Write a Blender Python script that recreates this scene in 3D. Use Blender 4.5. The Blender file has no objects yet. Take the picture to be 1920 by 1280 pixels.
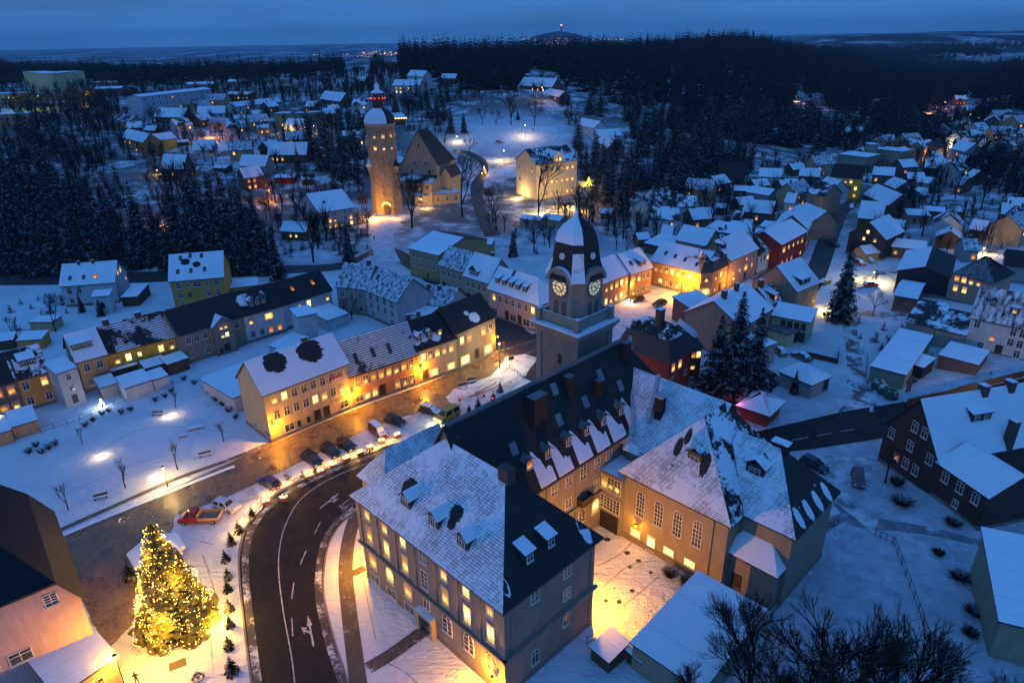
import bpy, math, random
import numpy as np
from mathutils import Vector
random.seed(7); rnd = random.random
uni = random.uniform
rng = np.random.default_rng(5)
SC = bpy.context.scene
COL = SC.collection
# ---------------------------------------------------------------- camera, sky, exposure
CAMH = 65.0; PITCH = math.radians(24); ROLL = math.radians(1.0); FPX = 1280.0
cd = bpy.data.cameras.new('camera'); cam = bpy.data.objects.new('camera', cd); COL.objects.link(cam)
cd.sensor_width = 36; cd.lens = 24.0; cd.clip_start = 1; cd.clip_end = 60000
_f = Vector((0, math.cos(PITCH), -math.sin(PITCH))); _u = Vector((0, math.sin(PITCH), math.cos(PITCH))); _r = Vector((1, 0, 0))
_cr, _sr = math.cos(ROLL), math.sin(ROLL)
right = _r * _cr - _u * _sr
up = _r * _sr + _u * _cr
# image right axis in world = r*c - u*s ; image up axis = r*s + u*c
from mathutils import Matrix
m = Matrix((right, up, -_f)).transposed().to_4x4(); m.translation = (0, 0, CAMH)
cam.matrix_world = m
SC.camera = cam
vs = SC.view_settings; vs.view_transform = 'Standard'; vs.look = 'None'; vs.exposure = 0.0; vs.gamma = 1.0
SC.cycles.max_bounces = 5; SC.cycles.diffuse_bounces = 2; SC.cycles.glossy_bounces = 2
SC.cycles.volume_bounces = 0; SC.cycles.transparent_max_bounces = 6
SC.cycles.sample_clamp_indirect = 3.0
W = bpy.data.worlds.new('World'); SC.world = W; W.use_nodes = True
nt = W.node_tree; N = nt.nodes; Lk = nt.links; N.clear()
wo = N.new('ShaderNodeOutputWorld'); bg = N.new('ShaderNodeBackground'); Lk.new(bg.outputs[0], wo.inputs[0])
sky = N.new('ShaderNodeTexSky'); sky.sky_type = 'NISHITA'; sky.sun_disc = False
sky.sun_elevation = math.radians(1.0); sky.sun_rotation = math.radians(200); sky.air_density = 1.0; sky.ozone_density = 3.0
tc = N.new('ShaderNodeTexCoord'); sep = N.new('ShaderNodeSeparateXYZ'); Lk.new(tc.outputs['Generated'], sep.inputs[0])
ramp = N.new('ShaderNodeValToRGB'); Lk.new(sep.outputs['Z'], ramp.inputs[0])
el = ramp.color_ramp.elements
el[0].position = 0.0; el[0].color = (0.10, 0.34, 0.84, 1)
el[1].position = 1.0; el[1].color = (0.085, 0.325, 0.95, 1)
for p_, c_ in ((.02, (.082, .285, .74)), (.04, (.070, .245, .67)), (.065, (.085, .31, .82)), (.14, (.032, .128, .42)), (.4, (.065, .245, .74))):
    e = el.new(p_); e.color = c_ + (1,)
# soft cloud deck: noise on the sky direction flattened towards the horizon
mp = N.new('ShaderNodeMapping'); mp.inputs['Scale'].default_value = (2.4, 2.4, 20.0); Lk.new(tc.outputs['Generated'], mp.inputs[0])
cn = N.new('ShaderNodeTexNoise'); cn.inputs['Scale'].default_value = 1.7; cn.inputs['Detail'].default_value = 3; Lk.new(mp.outputs[0], cn.inputs['Vector'])
cr = N.new('ShaderNodeMapRange'); cr.inputs[1].default_value = .3; cr.inputs[2].default_value = .7; cr.inputs[3].default_value = .74; cr.inputs[4].default_value = 1.26
Lk.new(cn.outputs[0], cr.inputs[0])
mul = N.new('ShaderNodeVectorMath'); mul.operation = 'SCALE'; Lk.new(ramp.outputs[0], mul.inputs[0]); Lk.new(cr.outputs[0], mul.inputs['Scale'])
skm = N.new('ShaderNodeVectorMath'); skm.operation = 'SCALE'; Lk.new(sky.outputs[0], skm.inputs[0]); skm.inputs['Scale'].default_value = 0.02
add = N.new('ShaderNodeVectorMath'); add.operation = 'ADD'; Lk.new(mul.outputs[0], add.inputs[0]); Lk.new(skm.outputs[0], add.inputs[1])
Lk.new(add.outputs[0], bg.inputs[0]); bg.inputs[1].default_value = 0.86
# the last glow of dusk: very soft blue directional light from behind left of the camera
sl = bpy.data.lights.new('dusk_sky_light', 'SUN'); sl.energy = 0.26; sl.angle = math.radians(70); sl.color = (.2, .58, 1)
so = bpy.data.objects.new('dusk_sky_light', sl); COL.objects.link(so)
so.rotation_euler = (math.radians(48), 0, math.radians(-40))

# ---------------------------------------------------------------- terrain and pixel mapping
TT = [-.8, -.6, -.45, -.3, -.15, 0, .15, .3, .45, .52, .6, .8]
TY = [0, 240, 300, 360, 430, 520, 650, 800, 1000, 1300, 1700, 2300, 3500, 6000, 12000, 25000]
TZ = np.array([
 [0,    0,   0,    0,   0,    0,   0,    0,   0,   0,   0,   0],      # 0
 [0,    0,   0,    0,   0,    0,   0,    0,   0,   0,   0,   2],      # 240
 [4,    4,   3,    2,   0,    0,   0,    0,   0,   0,   0,   6],      # 300
 [10,   10,  9,    8,   8,    8,   6,    2,   0,   0,   0,   12],     # 360
 [18,   18,  17,   17,  19,   20,  15,   7,   0,   0,   0,   20],     # 430
 [25,   25,  24,   25,  29,   31,  25,   14,  1,   0,   0,   24],     # 520
 [30,   30,  29,   30,  37,   38,  33,   23,  4,   0,   0,   22],     # 650
 [30,   30,  30,   31,  41,   40,  35,   30,  9,   1,   -1,  16],     # 800
 [32,   26,  24,   25,  36,   37,  39,   42,  15,  1,   -6,  8],      # 1000
 [38,   22,  10,   8,   12,   14,  30,   46,  22,  -6,  -14, 0],      # 1300
 [32,   8,   -15,  -20, -20,  -15, 5,    28,  10,  -16, -20, 0],      # 1700
 [0,    -25, -55,  -60, -55,  -50, -25,  5,   -8,  -14, -2,  12],     # 2300
 [-60,  -75, -85,  -85, -80,  -75, -55,  -20, 30,  38,  36,  44],     # 3500
 [-80,  -80, -85,  -85, -80,  -75, -65,  -20, 25,  30,  45,  50],     # 6000
 [-60,  -60, -60,  -60, -50,  -50, -45,  -20, 10,  10,  20,  20],     # 12000
 [-60,  -60, -60,  -60, -60,  -60, -60,  -40, -10, -10, 0,   0]])
_tt = np.array(TT); _ly = np.log(np.array(TY, float) + 60.0)
def TERR(x, y):
    x = np.asarray(x, float); y = np.maximum(np.asarray(y, float), 1e-3)
    t = np.clip(x / np.maximum(y, 60), -.7999, .7999); l = np.clip(np.log(y + 60), _ly[0], _ly[-1] - 1e-6)
    i = np.clip(np.searchsorted(_ly, l, 'right') - 1, 0, len(_ly) - 2); j = np.clip(np.searchsorted(_tt, t, 'right') - 1, 0, len(_tt) - 2)
    a = (l - _ly[i]) / (_ly[i + 1] - _ly[i]); b = (t - _tt[j]) / (_tt[j + 1] - _tt[j])
    a = a * a * (3 - 2 * a); b = b * b * (3 - 2 * b)
    z = (TZ[i, j] * (1 - a) + TZ[i + 1, j] * a) * (1 - b) + (TZ[i, j + 1] * (1 - a) + TZ[i + 1, j + 1] * a) * b
    z = z + 175 * np.exp(-(((x - 510) / 520) ** 2 + ((y - 7000) / 500) ** 2) ** .8)
    far = np.clip((y - 650) / 1800, 0, 1)
    z = z + far * (9 * np.sin(x / 310. + 1.3) * np.sin(y / 520.) + 5 * np.sin(x / 130. + y / 190.))
    return z
def tz(x, y): return float(TERR(x, y))
def ray(px, py):
    x = (px - 960) / FPX; y = (640 - py) / FPX
    return _f + right * x + up * y
def atz(p, z):
    d = ray(*p); t = (z - CAMH) / d.z
    return Vector((0, 0, CAMH)) + d * t
def atg(p, h=0.0):
    """the point of the ground (plus h) seen at photograph pixel p"""
    d = ray(*p); a, b = 10.0, None
    t = 10.0; prev = t
    while t < 40000:
        q = Vector((0, 0, CAMH)) + d * t
        if q.z < tz(q.x, q.y) + h: b = t; break
        prev = t; t *= 1.02
    if b is None: q = Vector((0, 0, CAMH)) + d * 30000; return q
    a = prev
    for _ in range(30):
        c = (a + b) / 2; q = Vector((0, 0, CAMH)) + d * c
        if q.z < tz(q.x, q.y) + h: b = c
        else: a = c
    q = Vector((0, 0, CAMH)) + d * b
    return q
def topix(p):
    d = Vector(p) - Vector((0, 0, CAMH)); dep = d.dot(_f)
    return (960 + FPX * d.dot(right) / dep, 640 - FPX * d.dot(up) / dep)
def hgt(base, ytop):
    """height of the vertical whose foot is the 3D point base and whose top shows at photo row ytop"""
    lo, hi = 0., 70.
    for _ in range(40):
        c = (lo + hi) / 2
        if topix((base.x, base.y, base.z + c))[1] > ytop: lo = c
        else: hi = c
    return lo
RG = {'A': (0, 0, 3), 'B': (640, 0, 3), 'C': (1280, 0, 3), 'D': (0, 427, 3), 'E': (640, 427, 3), 'G': (1280, 427, 3), 'J': (0, 853, 3), 'K': (640, 853, 3), 'L': (1280, 853, 3),
      'M': (1140, 400, 6.4), 'N': (1380, 370, 6.4), 'O': (1130, 560, 6.4), 'Q': (1280, 500, 6), 'R': (1140, 700, 3.048), 'S': (780, 560, 3.048), 'T': (1660, 440, 4.267),
      'U': (1280, 280, 6), 'V': (1520, 180, 4.8), 'W': (0, 560, 4.267), 'X': (200, 560, 5.818), 'Y': (560, 640, 4.267), 'H': (1600, 720, 4), 'Z': (0, 0, 1)}
def P(r, x, y):
    o = RG[r]; return (o[0] + x / o[2], o[1] + y / o[2])

# ---------------------------------------------------------------- materials
MATS = {}
def nmat(name):
    m = bpy.data.materials.new(name); m.use_nodes = True
    return m, m.node_tree, m.node_tree.nodes['Principled BSDF']
def nd(t, kind, **kw):
    n = t.nodes.new(kind)
    for k, v in kw.items():
        if isinstance(k, str) and hasattr(n, k): setattr(n, k, v)
    return n
def mth(t, op, a, b=None, clamp=False):
    n = t.nodes.new('ShaderNodeMath'); n.operation = op; n.use_clamp = clamp
    for i, v in enumerate((a, b)):
        if v is None: continue
        if isinstance(v, (int, float)): n.inputs[i].default_value = v
        else: t.links.new(v, n.inputs[i])
    return n.outputs[0]
def noise(t, vec, scale, detail=3, rough=.55):
    n = t.nodes.new('ShaderNodeTexNoise'); n.inputs['Scale'].default_value = scale; n.inputs['Detail'].default_value = detail; n.inputs['Roughness'].default_value = rough
    if vec is not None: t.links.new(vec, n.inputs['Vector'])
    return n.outputs[0]
def mapr(t, v, a, b, c=0., d=1.):
    n = t.nodes.new('ShaderNodeMapRange'); n.inputs[1].default_value = a; n.inputs[2].default_value = b; n.inputs[3].default_value = c; n.inputs[4].default_value = d
    t.links.new(v, n.inputs[0]); return n.outputs[0]
def mix(t, f, a, b):
    n = t.nodes.new('ShaderNodeMix'); n.data_type = 'RGBA'
    if isinstance(f, (int, float)): n.inputs[0].default_value = f
    else: t.links.new(f, n.inputs[0])
    for i, v in ((6, a), (7, b)):
        if isinstance(v, tuple): n.inputs[i].default_value = v if len(v) == 4 else v + (1,)
        else: t.links.new(v, n.inputs[i])
    return n.outputs[2]
def scalev(t, vec, s):
    n = t.nodes.new('ShaderNodeMapping'); n.inputs['Scale'].default_value = s; t.links.new(vec, n.inputs[0]); return n.outputs[0]
def bump(t, b, h, dist, strength=1.0):
    n = t.nodes.new('ShaderNodeBump'); n.inputs['Distance'].default_value = dist; n.inputs['Strength'].default_value = strength
    t.links.new(h, n.inputs['Height']); t.links.new(n.outputs[0], b.inputs['Normal'])
SNOW = (.80, .83, .88)
def plain(name, col, rough=.8, var=.18, scale=1.5, metallic=0, spec=.3, bumpd=0):
    k = ('plain', name)
    if k in MATS: return MATS[k]
    m, t, b = nmat(name); c = t.nodes.new('ShaderNodeTexCoord')
    n = noise(t, c.outputs['Object'], scale, 5, .65)
    f = mapr(t, n, .3, .7)
    dk = tuple(x * (1 - var) for x in col); lt = tuple(min(1, x * (1 + var)) for x in col)
    t.links.new(mix(t, f, dk, lt), b.inputs['Base Color']); b.inputs['Roughness'].default_value = rough; b.inputs['Metallic'].default_value = metallic
    b.inputs['Specular IOR Level'].default_value = spec
    if bumpd: bump(t, b, noise(t, c.outputs['Object'], scale * 8, 3), bumpd)
    MATS[k] = m; return m
def wallm(col):
    k = ('wall', col)
    if k in MATS: return MATS[k]
    m, t, b = nmat('render_wall'); c = t.nodes.new('ShaderNodeTexCoord'); o = c.outputs['Object']
    f1 = mapr(t, noise(t, scalev(t, o, (1, 1, .35)), .9, 5, .7), .3, .75)
    f2 = mapr(t, noise(t, scalev(t, o, (3, 3, .25)), 1.2, 4, .6), .45, .8, 0, .5)
    c1 = mix(t, f1, tuple(x * .78 for x in col), tuple(min(1, x * 1.12) for x in col))
    c2 = mix(t, f2, c1, tuple(x * .62 for x in col))
    t.links.new(c2, b.inputs['Base Color']); b.inputs['Roughness'].default_value = .9; b.inputs['Specular IOR Level'].default_value = .2
    bump(t, b, noise(t, o, 14, 3), .02)
    MATS[k] = m; return m
def roofm(kind, tile=(.022, .022, .023)):
    k = ('roof', kind, tile)
    if k in MATS: return MATS[k]
    m, t, b = nmat('roof_' + kind + '_snow'); c = t.nodes.new('ShaderNodeTexCoord'); o = c.outputs['Object']
    sp = t.nodes.new('ShaderNodeSeparateXYZ'); t.links.new(o, sp.inputs[0])
    oi = t.nodes.new('ShaderNodeObjectInfo'); rn = oi.outputs['Random']
    hx = mth(t, 'ADD', mth(t, 'ADD', sp.outputs[0], sp.outputs[1]), 0.)
    cb = t.nodes.new('ShaderNodeCombineXYZ'); t.links.new(hx, cb.inputs[0]); t.links.new(mth(t, 'MULTIPLY', sp.outputs[2], 1.45), cb.inputs[1])
    bt = t.nodes.new('ShaderNodeTexBrick'); t.links.new(cb.outputs[0], bt.inputs['Vector']); bt.inputs['Scale'].default_value = 1.0
    bt.inputs['Brick Width'].default_value = .62; bt.inputs['Row Height'].default_value = .34; bt.inputs['Mortar Size'].default_value = .03; bt.inputs['Mortar Smooth'].default_value = .3
    bt.inputs['Color1'].default_value = (1, 1, 1, 1); bt.inputs['Color2'].default_value = (.75, .75, .75, 1); bt.inputs['Mortar'].default_value = (0, 0, 0, 1)
    # random shift per object
    rv = t.nodes.new('ShaderNodeVectorMath'); rv.operation = 'ADD'; t.links.new(o, rv.inputs[0])
    cr_ = t.nodes.new('ShaderNodeCombineXYZ'); t.links.new(mth(t, 'MULTIPLY', rn, 90.), cr_.inputs[0]); t.links.new(cr_.outputs[0], rv.inputs[1]); ov = rv.outputs[0]
    big = noise(t, ov, .22, 4, .6); fine = noise(t, ov, 1.6, 5, .7)
    streak = noise(t, scalev(t, ov, (1.1, 1.1, .10)), 1.1, 4, .65)
    saw = mth(t, 'FRACT', mth(t, 'MULTIPLY', sp.outputs[2], 2.6))
    def thr(v, a, b_): return mapr(t, v, a, b_)
    if kind == 'full':
        f = mth(t, 'SUBTRACT', 1.0, thr(mth(t, 'ADD', fine, mth(t, 'MULTIPLY', big, .5)), .98, 1.06))
        f = mth(t, 'SUBTRACT', f, mth(t, 'MULTIPLY', thr(saw, .9, .96), .10), True)
    elif kind == 'tiles':
        w = mth(t, 'MULTIPLY', mth(t, 'SUBTRACT', 1.0, bt.outputs[0]), thr(mth(t, 'ADD', mth(t, 'MULTIPLY', fine, .7), mth(t, 'MULTIPLY', big, .9)), .70, .92))
        f = mth(t, 'SUBTRACT', 1.0, mth(t, 'MULTIPLY', w, 1.6), True)
        f = mth(t, 'MULTIPLY', f, mth(t, 'SUBTRACT', 1., thr(mth(t, 'ADD', fine, big), 1.26, 1.34)))
    elif kind == 'stripes':
        w = mth(t, 'LESS_THAN', mth(t, 'ADD', saw, mth(t, 'MULTIPLY', mth(t, 'SUBTRACT', fine, .5), .55)), .60)
        f = mth(t, 'MULTIPLY', w, mth(t, 'SUBTRACT', 1.0, thr(mth(t, 'ADD', big, mth(t, 'MULTIPLY', fine, .3)), .74, .80)))
    elif kind == 'broken':
        w = mth(t, 'LESS_THAN', mth(t, 'ADD', saw, mth(t, 'MULTIPLY', mth(t, 'SUBTRACT', fine, .5), .8)), .62)
        f = mth(t, 'MULTIPLY', w, thr(mth(t, 'ADD', big, mth(t, 'MULTIPLY', fine, .35)), .64, .68))
    elif kind == 'streak':
        f = thr(mth(t, 'ADD', mth(t, 'MULTIPLY', streak, 1.0), mth(t, 'MULTIPLY', fine, .35)), .52, .80)
    elif kind == 'patch':
        f = thr(mth(t, 'ADD', big, mth(t, 'MULTIPLY', fine, .6)), .78, .83)
    elif kind == 'frost':
        f = mth(t, 'MULTIPLY', thr(fine, .35, .75), .38)
    else:  # bare
        f = thr(mth(t, 'ADD', big, mth(t, 'MULTIPLY', fine, .6)), 1.03, 1.06)
    tn = mix(t, bt.outputs[0], tuple(x * .55 for x in tile), tuple(x * 1.15 for x in tile))
    tn = mix(t, thr(fine, .3, .8), tn, tuple(x * 1.6 for x in tile))
    sn = mix(t, thr(big, .3, .8), (.72, .75, .81), SNOW)
    t.links.new(mix(t, f, tn, sn), b.inputs['Base Color'])
    t.links.new(mapr(t, f, 0, 1, .55, .85), b.inputs['Roughness']); b.inputs['Specular IOR Level'].default_value = .12
    h = mth(t, 'ADD', mth(t, 'MULTIPLY', f, 1.2), mth(t, 'ADD', mth(t, 'MULTIPLY', bt.outputs[0], -.3), mth(t, 'MULTIPLY', fine, .5)))
    bump(t, b, h, .07)
    MATS[k] = m; return m
def snowm():
    k = 'snow'
    if k in MATS: return MATS[k]
    m, t, b = nmat('snow'); c = t.nodes.new('ShaderNodeTexCoord'); o = c.outputs['Object']
    f = mapr(t, noise(t, o, .5, 5, .7), .3, .8)
    t.links.new(mix(t, f, (.70, .73, .79), SNOW), b.inputs['Base Color']); b.inputs['Roughness'].default_value = .8; b.inputs['Specular IOR Level'].default_value = .25
    bump(t, b, noise(t, o, 2.5, 5, .7), .10)
    MATS[k] = m; return m
def emit(name, col, s, sampling='NONE', col2=None):
    k = ('emit', name)
    if k in MATS: return MATS[k]
    m = bpy.data.materials.new(name); m.use_nodes = True; t = m.node_tree; t.nodes.clear()
    o = t.nodes.new('ShaderNodeOutputMaterial'); e_ = t.nodes.new('ShaderNodeEmission'); t.links.new(e_.outputs[0], o.inputs[0])
    e_.inputs[0].default_value = col + (1,); e_.inputs[1].default_value = s
    m.cycles.emission_sampling = sampling
    MATS[k] = m; return m
def litpane(name, edge, core, s, cz=-.35, spread=1.5):
    """a curtained lit pane: warm room light with a brighter candle arch low in the window; each window differs"""
    k = ('pane', name)
    if k in MATS: return MATS[k]
    m = bpy.data.materials.new(name); m.use_nodes = True; t = m.node_tree; t.nodes.clear()
    o = t.nodes.new('ShaderNodeOutputMaterial'); e_ = t.nodes.new('ShaderNodeEmission'); t.links.new(e_.outputs[0], o.inputs[0])
    c = t.nodes.new('ShaderNodeTexCoord'); sp = t.nodes.new('ShaderNodeSeparateXYZ'); t.links.new(c.outputs['Object'], sp.inputs[0])
    oi = t.nodes.new('ShaderNodeObjectInfo')
    ax = mth(t, 'MULTIPLY', sp.outputs[0], spread); az = mth(t, 'MULTIPLY', mth(t, 'SUBTRACT', sp.outputs[2], cz), spread)
    r2 = mth(t, 'ADD', mth(t, 'MULTIPLY', ax, ax), mth(t, 'MULTIPLY', az, az))
    g = mth(t, 'POWER', 2.718, mth(t, 'MULTIPLY', r2, -1.8))
    vn = t.nodes.new('ShaderNodeVectorMath'); vn.operation = 'ADD'; t.links.new(c.outputs['Object'], vn.inputs[0])
    cc = t.nodes.new('ShaderNodeCombineXYZ'); t.links.new(mth(t, 'MULTIPLY', oi.outputs['Random'], 50.), cc.inputs[1]); t.links.new(cc.outputs[0], vn.inputs[1])
    n = noise(t, vn.outputs[0], 2.4, 2)
    g2 = mth(t, 'MULTIPLY', g, mapr(t, n, .3, .7, .5, 1.3), True)
    t.links.new(mix(t, g2, edge, core), e_.inputs[0])
    st = mth(t, 'MULTIPLY', mapr(t, oi.outputs['Random'], 0, 1, .55, 1.35), mth(t, 'ADD', .28, mth(t, 'MULTIPLY', g2, 1.3)))
    t.links.new(mth(t, 'MULTIPLY', st, s), e_.inputs[1])
    m.cycles.emission_sampling = 'NONE'
    MATS[k] = m; return m
PANE = {
 'L1': lambda: litpane('dim_orange_curtain', (.55, .14, .012), (1., .50, .07), 1.5, -.2, 1.2),
 'L2': lambda: litpane('dark_room_with_candle_arch', (.10, .035, .006), (1., .62, .12), 2.4, -.45, 1.9),
 'L3': lambda: litpane('bright_lit_room', (1., .52, .07), (1., .80, .28), 2.3, .1, .9),
 'L': lambda: litpane('warm_lit_curtain', (1., .36, .035), (1., .72, .16), 1.9),
 'O': lambda: litpane('orange_lit_curtain', (.75, .16, .015), (1., .42, .05), 1.1),
 'S': lambda: litpane('shop_light', (1., .55, .08), (1., .85, .35), 2.2, 0, .8),
 'Y': lambda: litpane('yellow_lit_glass', (1., .58, .05), (1., .85, .25), 1.7, 0, .6),
 'R': lambda: litpane('red_lit_curtain', (.7, .03, .01), (1., .15, .04), 1.3),
 'D': lambda: glassm(), }
def glassm():
    k = 'glass'
    if k in MATS: return MATS[k]
    m, t, b = nmat('dark_window_glass'); c = t.nodes.new('ShaderNodeTexCoord')
    n = noise(t, c.outputs['Object'], 1.2, 2)
    t.links.new(mix(t, mapr(t, n, .35, .65), (.012, .014, .018), (.05, .055, .065)), b.inputs['Base Color']); b.inputs['Roughness'].default_value = .12; b.inputs['Specular IOR Level'].default_value = .6
    MATS[k] = m; return m
FRAME = lambda: plain('white_window_frame', (.62, .60, .55), .6, .05)
DARKF = lambda: plain('dark_trim', (.03, .028, .026), .6, .2)

# ---------------------------------------------------------------- mesh builder
class MB:
    def __init__(s): s.v = []; s.f = []; s.m = []
    def poly(s, pts, mi=0):
        n = len(s.v); s.v += [tuple(p) for p in pts]; s.f.append(tuple(range(n, n + len(pts)))); s.m.append(mi); return s
    def box(s, a, b, mi=0, top=None):
        x0, y0, z0 = a; x1, y1, z1 = b; n = len(s.v)
        s.v += [(x0, y0, z0), (x1, y0, z0), (x1, y1, z0), (x0, y1, z0), (x0, y0, z1), (x1, y0, z1), (x1, y1, z1), (x0, y1, z1)]
        s.f += [(n, n + 3, n + 2, n + 1), (n + 4, n + 5, n + 6, n + 7), (n, n + 1, n + 5, n + 4), (n + 1, n + 2, n + 6, n + 5), (n + 2, n + 3, n + 7, n + 6), (n + 3, n, n + 4, n + 7)]
        s.m += [mi, mi if top is None else top, mi, mi, mi, mi]; return s
    def prism(s, pts, z0, z1, mi=0, top=None, ins=0):
        n = len(s.v); k = len(pts); cx = sum(p[0] for p in pts) / k; cy = sum(p[1] for p in pts) / k
        s.v += [(p[0], p[1], z0) for p in pts] + [(p[0] + (cx - p[0]) * ins, p[1] + (cy - p[1]) * ins, z1) for p in pts]
        for i in range(k): s.f.append((n + i, n + (i + 1) % k, n + k + (i + 1) % k, n + k + i)); s.m.append(mi)
        s.f.append(tuple(n + k + i for i in range(k))); s.m.append(mi if top is None else top)
        s.f.append(tuple(n + k - 1 - i for i in range(k))); s.m.append(mi); return s
    def lathe(s, prof, seg, mi=0, cx=0, cy=0, ph=0, cap=True):
        n = len(s.v)
        for r, z in prof:
            for i in range(seg):
                a = ph + 2 * math.pi * i / seg; s.v.append((cx + r * math.cos(a), cy + r * math.sin(a), z))
        for j in range(len(prof) - 1):
            for i in range(seg):
                k = (i + 1) % seg; s.f.append((n + j * seg + i, n + j * seg + k, n + (j + 1) * seg + k, n + (j + 1) * seg + i)); s.m.append(mi)
        if cap:
            s.f.append(tuple(n + (len(prof) - 1) * seg + i for i in range(seg))); s.m.append(mi)
            s.f.append(tuple(n + seg - 1 - i for i in range(seg))); s.m.append(mi)
        return s
    def bar(s, a, b, r0, r1=None, seg=5, mi=0):
        a = Vector(a); b = Vector(b); r1 = r0 if r1 is None else r1; d = (b - a)
        if d.length < 1e-6: return s
        d.normalize(); q = d.orthogonal().normalized(); w = d.cross(q); n = len(s.v)
        for c, r in ((a, r0), (b, r1)):
            for i in range(seg):
                t = 2 * math.pi * i / seg; s.v.append(tuple(c + q * (r * math.cos(t)) + w * (r * math.sin(t))))
        for i in range(seg):
            k = (i + 1) % seg; s.f.append((n + i, n + k, n + seg + k, n + seg + i)); s.m.append(mi)
        s.f.append(tuple(n + seg + i for i in range(seg))); s.m.append(mi); s.f.append(tuple(n + seg - 1 - i for i in range(seg))); s.m.append(mi)
        return s
    def plate(s, pts, th, mi=0, side=1):
        """a slab whose top is the polygon pts, th thick"""
        n = len(s.v); k = len(pts); s.v += [tuple(p) for p in pts] + [(p[0], p[1], p[2] - th) for p in pts]
        s.f.append(tuple(range(n, n + k))); s.m.append(mi); s.f.append(tuple(n + k + k - 1 - i for i in range(k))); s.m.append(side)
        for i in range(k): s.f.append((n + i, n + k + i, n + k + (i + 1) % k, n + (i + 1) % k)); s.m.append(side)
        return s
    def mesh(s, name, mats, smooth=False):
        me = bpy.data.meshes.new(name); me.from_pydata(s.v, [], s.f)
        for m in (mats if isinstance(mats, (list, tuple)) else [mats]): me.materials.append(m)
        me.polygons.foreach_set('material_index', s.m)
        if smooth: me.polygons.foreach_set('use_smooth', [True] * len(s.f))
        me.update(); return me
    def obj(s, name, mats, parent=None, loc=None, rz=0, smooth=False):
        return link(name, s.mesh(name, mats, smooth), parent, loc, rz)
def link(name, me, parent=None, loc=None, rz=0):
    o = bpy.data.objects.new(name, me); COL.objects.link(o)
    if parent is not None: o.parent = parent
    if loc is not None: o.location = loc
    if rz: o.rotation_euler = (0, 0, rz)
    return o
def tag(o, label=None, cat=None, group=None, kind=None):
    if label: o['label'] = label
    if cat: o['category'] = cat
    if group: o['group'] = group
    if kind: o['kind'] = kind
    return o
def thing(name, label, cat, loc=(0, 0, 0), rz=0, group=None):
    o = link(name, None, None, loc, rz); return tag(o, label, cat, group)
KIDS = {}
def copytree(o, parent=None, kids=None):
    c = o.copy(); COL.objects.link(c); c.parent = parent
    for ch in (kids if kids is not None else o.children): copytree(ch, c)
    return c
LAMPK = 9.3
def point(name, col, w, loc, parent=None, r=.15):
    l = bpy.data.lights.new(name, 'POINT'); l.energy = w * LAMPK; l.color = col; l.shadow_soft_size = r
    o = link(name, l, parent, loc); return o
WARM = (1., .60, .17); SODIUM = (1., .47, .09); WHITE = (1., .86, .62)
# ---------------------------------------------------------------- ground, fields, roads
def ground_mat():
    m, t, b = nmat('snow_ground'); g = t.nodes.new('ShaderNodeNewGeometry'); o = g.outputs['Position']
    sp = t.nodes.new('ShaderNodeSeparateXYZ'); t.links.new(o, sp.inputs[0])
    f = mapr(t, noise(t, o, .06, 6, .65), .3, .8); f2 = noise(t, o, .9, 5, .7)
    c1 = mix(t, f, (.56, .59, .64), (.76, .79, .84))
    c1 = mix(t, mapr(t, mth(t, 'ADD', f2, mth(t, 'MULTIPLY', noise(t, o, .035, 3), .45)), .86, .98, 0, .75), c1, (.22, .21, .20))
    # rough grass, hedge bottoms and dug garden soil poking out beyond the town centre
    gp = mth(t, 'MULTIPLY', mapr(t, sp.outputs[1], 190., 260.), mapr(t, mth(t, 'ADD', noise(t, o, .11, 5, .75), mth(t, 'MULTIPLY', noise(t, o, .025, 2), .5)),   .63, .78, 0, .85))
    md = t.nodes.new('ShaderNodeVectorMath'); md.operation = 'DISTANCE'; t.links.new(o, md.inputs[0]); _m = atg((955, 245)); md.inputs[1].default_value = (_m.x, _m.y, _m.z)
    gp = mth(t, 'MULTIPLY', gp, mapr(t, md.outputs['Value'], 18., 62.))
    c1 = mix(t, gp, c1, (.055, .055, .05))
    # snow colour darkened east of the town hall, standing in for light falloff
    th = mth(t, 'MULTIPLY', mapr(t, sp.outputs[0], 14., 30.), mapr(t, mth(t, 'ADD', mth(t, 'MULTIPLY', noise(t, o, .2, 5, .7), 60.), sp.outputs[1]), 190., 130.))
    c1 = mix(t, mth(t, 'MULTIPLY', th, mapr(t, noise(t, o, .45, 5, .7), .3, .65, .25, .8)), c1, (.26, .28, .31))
    # far countryside: dark woods between snowy fields
    w = noise(t, scalev(t, o, (1, .45, 0)), .0021, 6, .62)
    far = mapr(t, sp.outputs[1], 900., 1800.)
    wood = mth(t, 'MULTIPLY', mapr(t, w, .47, .50), far)
    hl = mapr(t, sp.outputs[2], -40., -25.); hl = mth(t, 'MULTIPLY', hl, mth(t, 'MULTIPLY', mapr(t, sp.outputs[1], 5000., 5500.), mapr(t, sp.outputs[0], 1500., 1400.)))
    wood = mth(t, 'MAXIMUM', wood, mth(t, 'MULTIPLY', hl, far))
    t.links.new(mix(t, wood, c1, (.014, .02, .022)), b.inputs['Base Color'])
    b.inputs['Roughness'].default_value = .85; b.inputs['Specular IOR Level'].default_value = .2
    ru = noise(t, scalev(t, o, (.25, 1.6, 1)), 1.1, 3, .6)
    bump(t, b, mth(t, 'ADD', mth(t, 'ADD', mth(t, 'MULTIPLY', f2, .6), mth(t, 'MULTIPLY', ru, .5)), mth(t, 'ADD', mth(t, 'MULTIPLY', noise(t, o, 4.5, 3), .3), mth(t, 'MULTIPLY', noise(t, o, .28, 3), 1.6))), .55)
    return m
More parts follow.
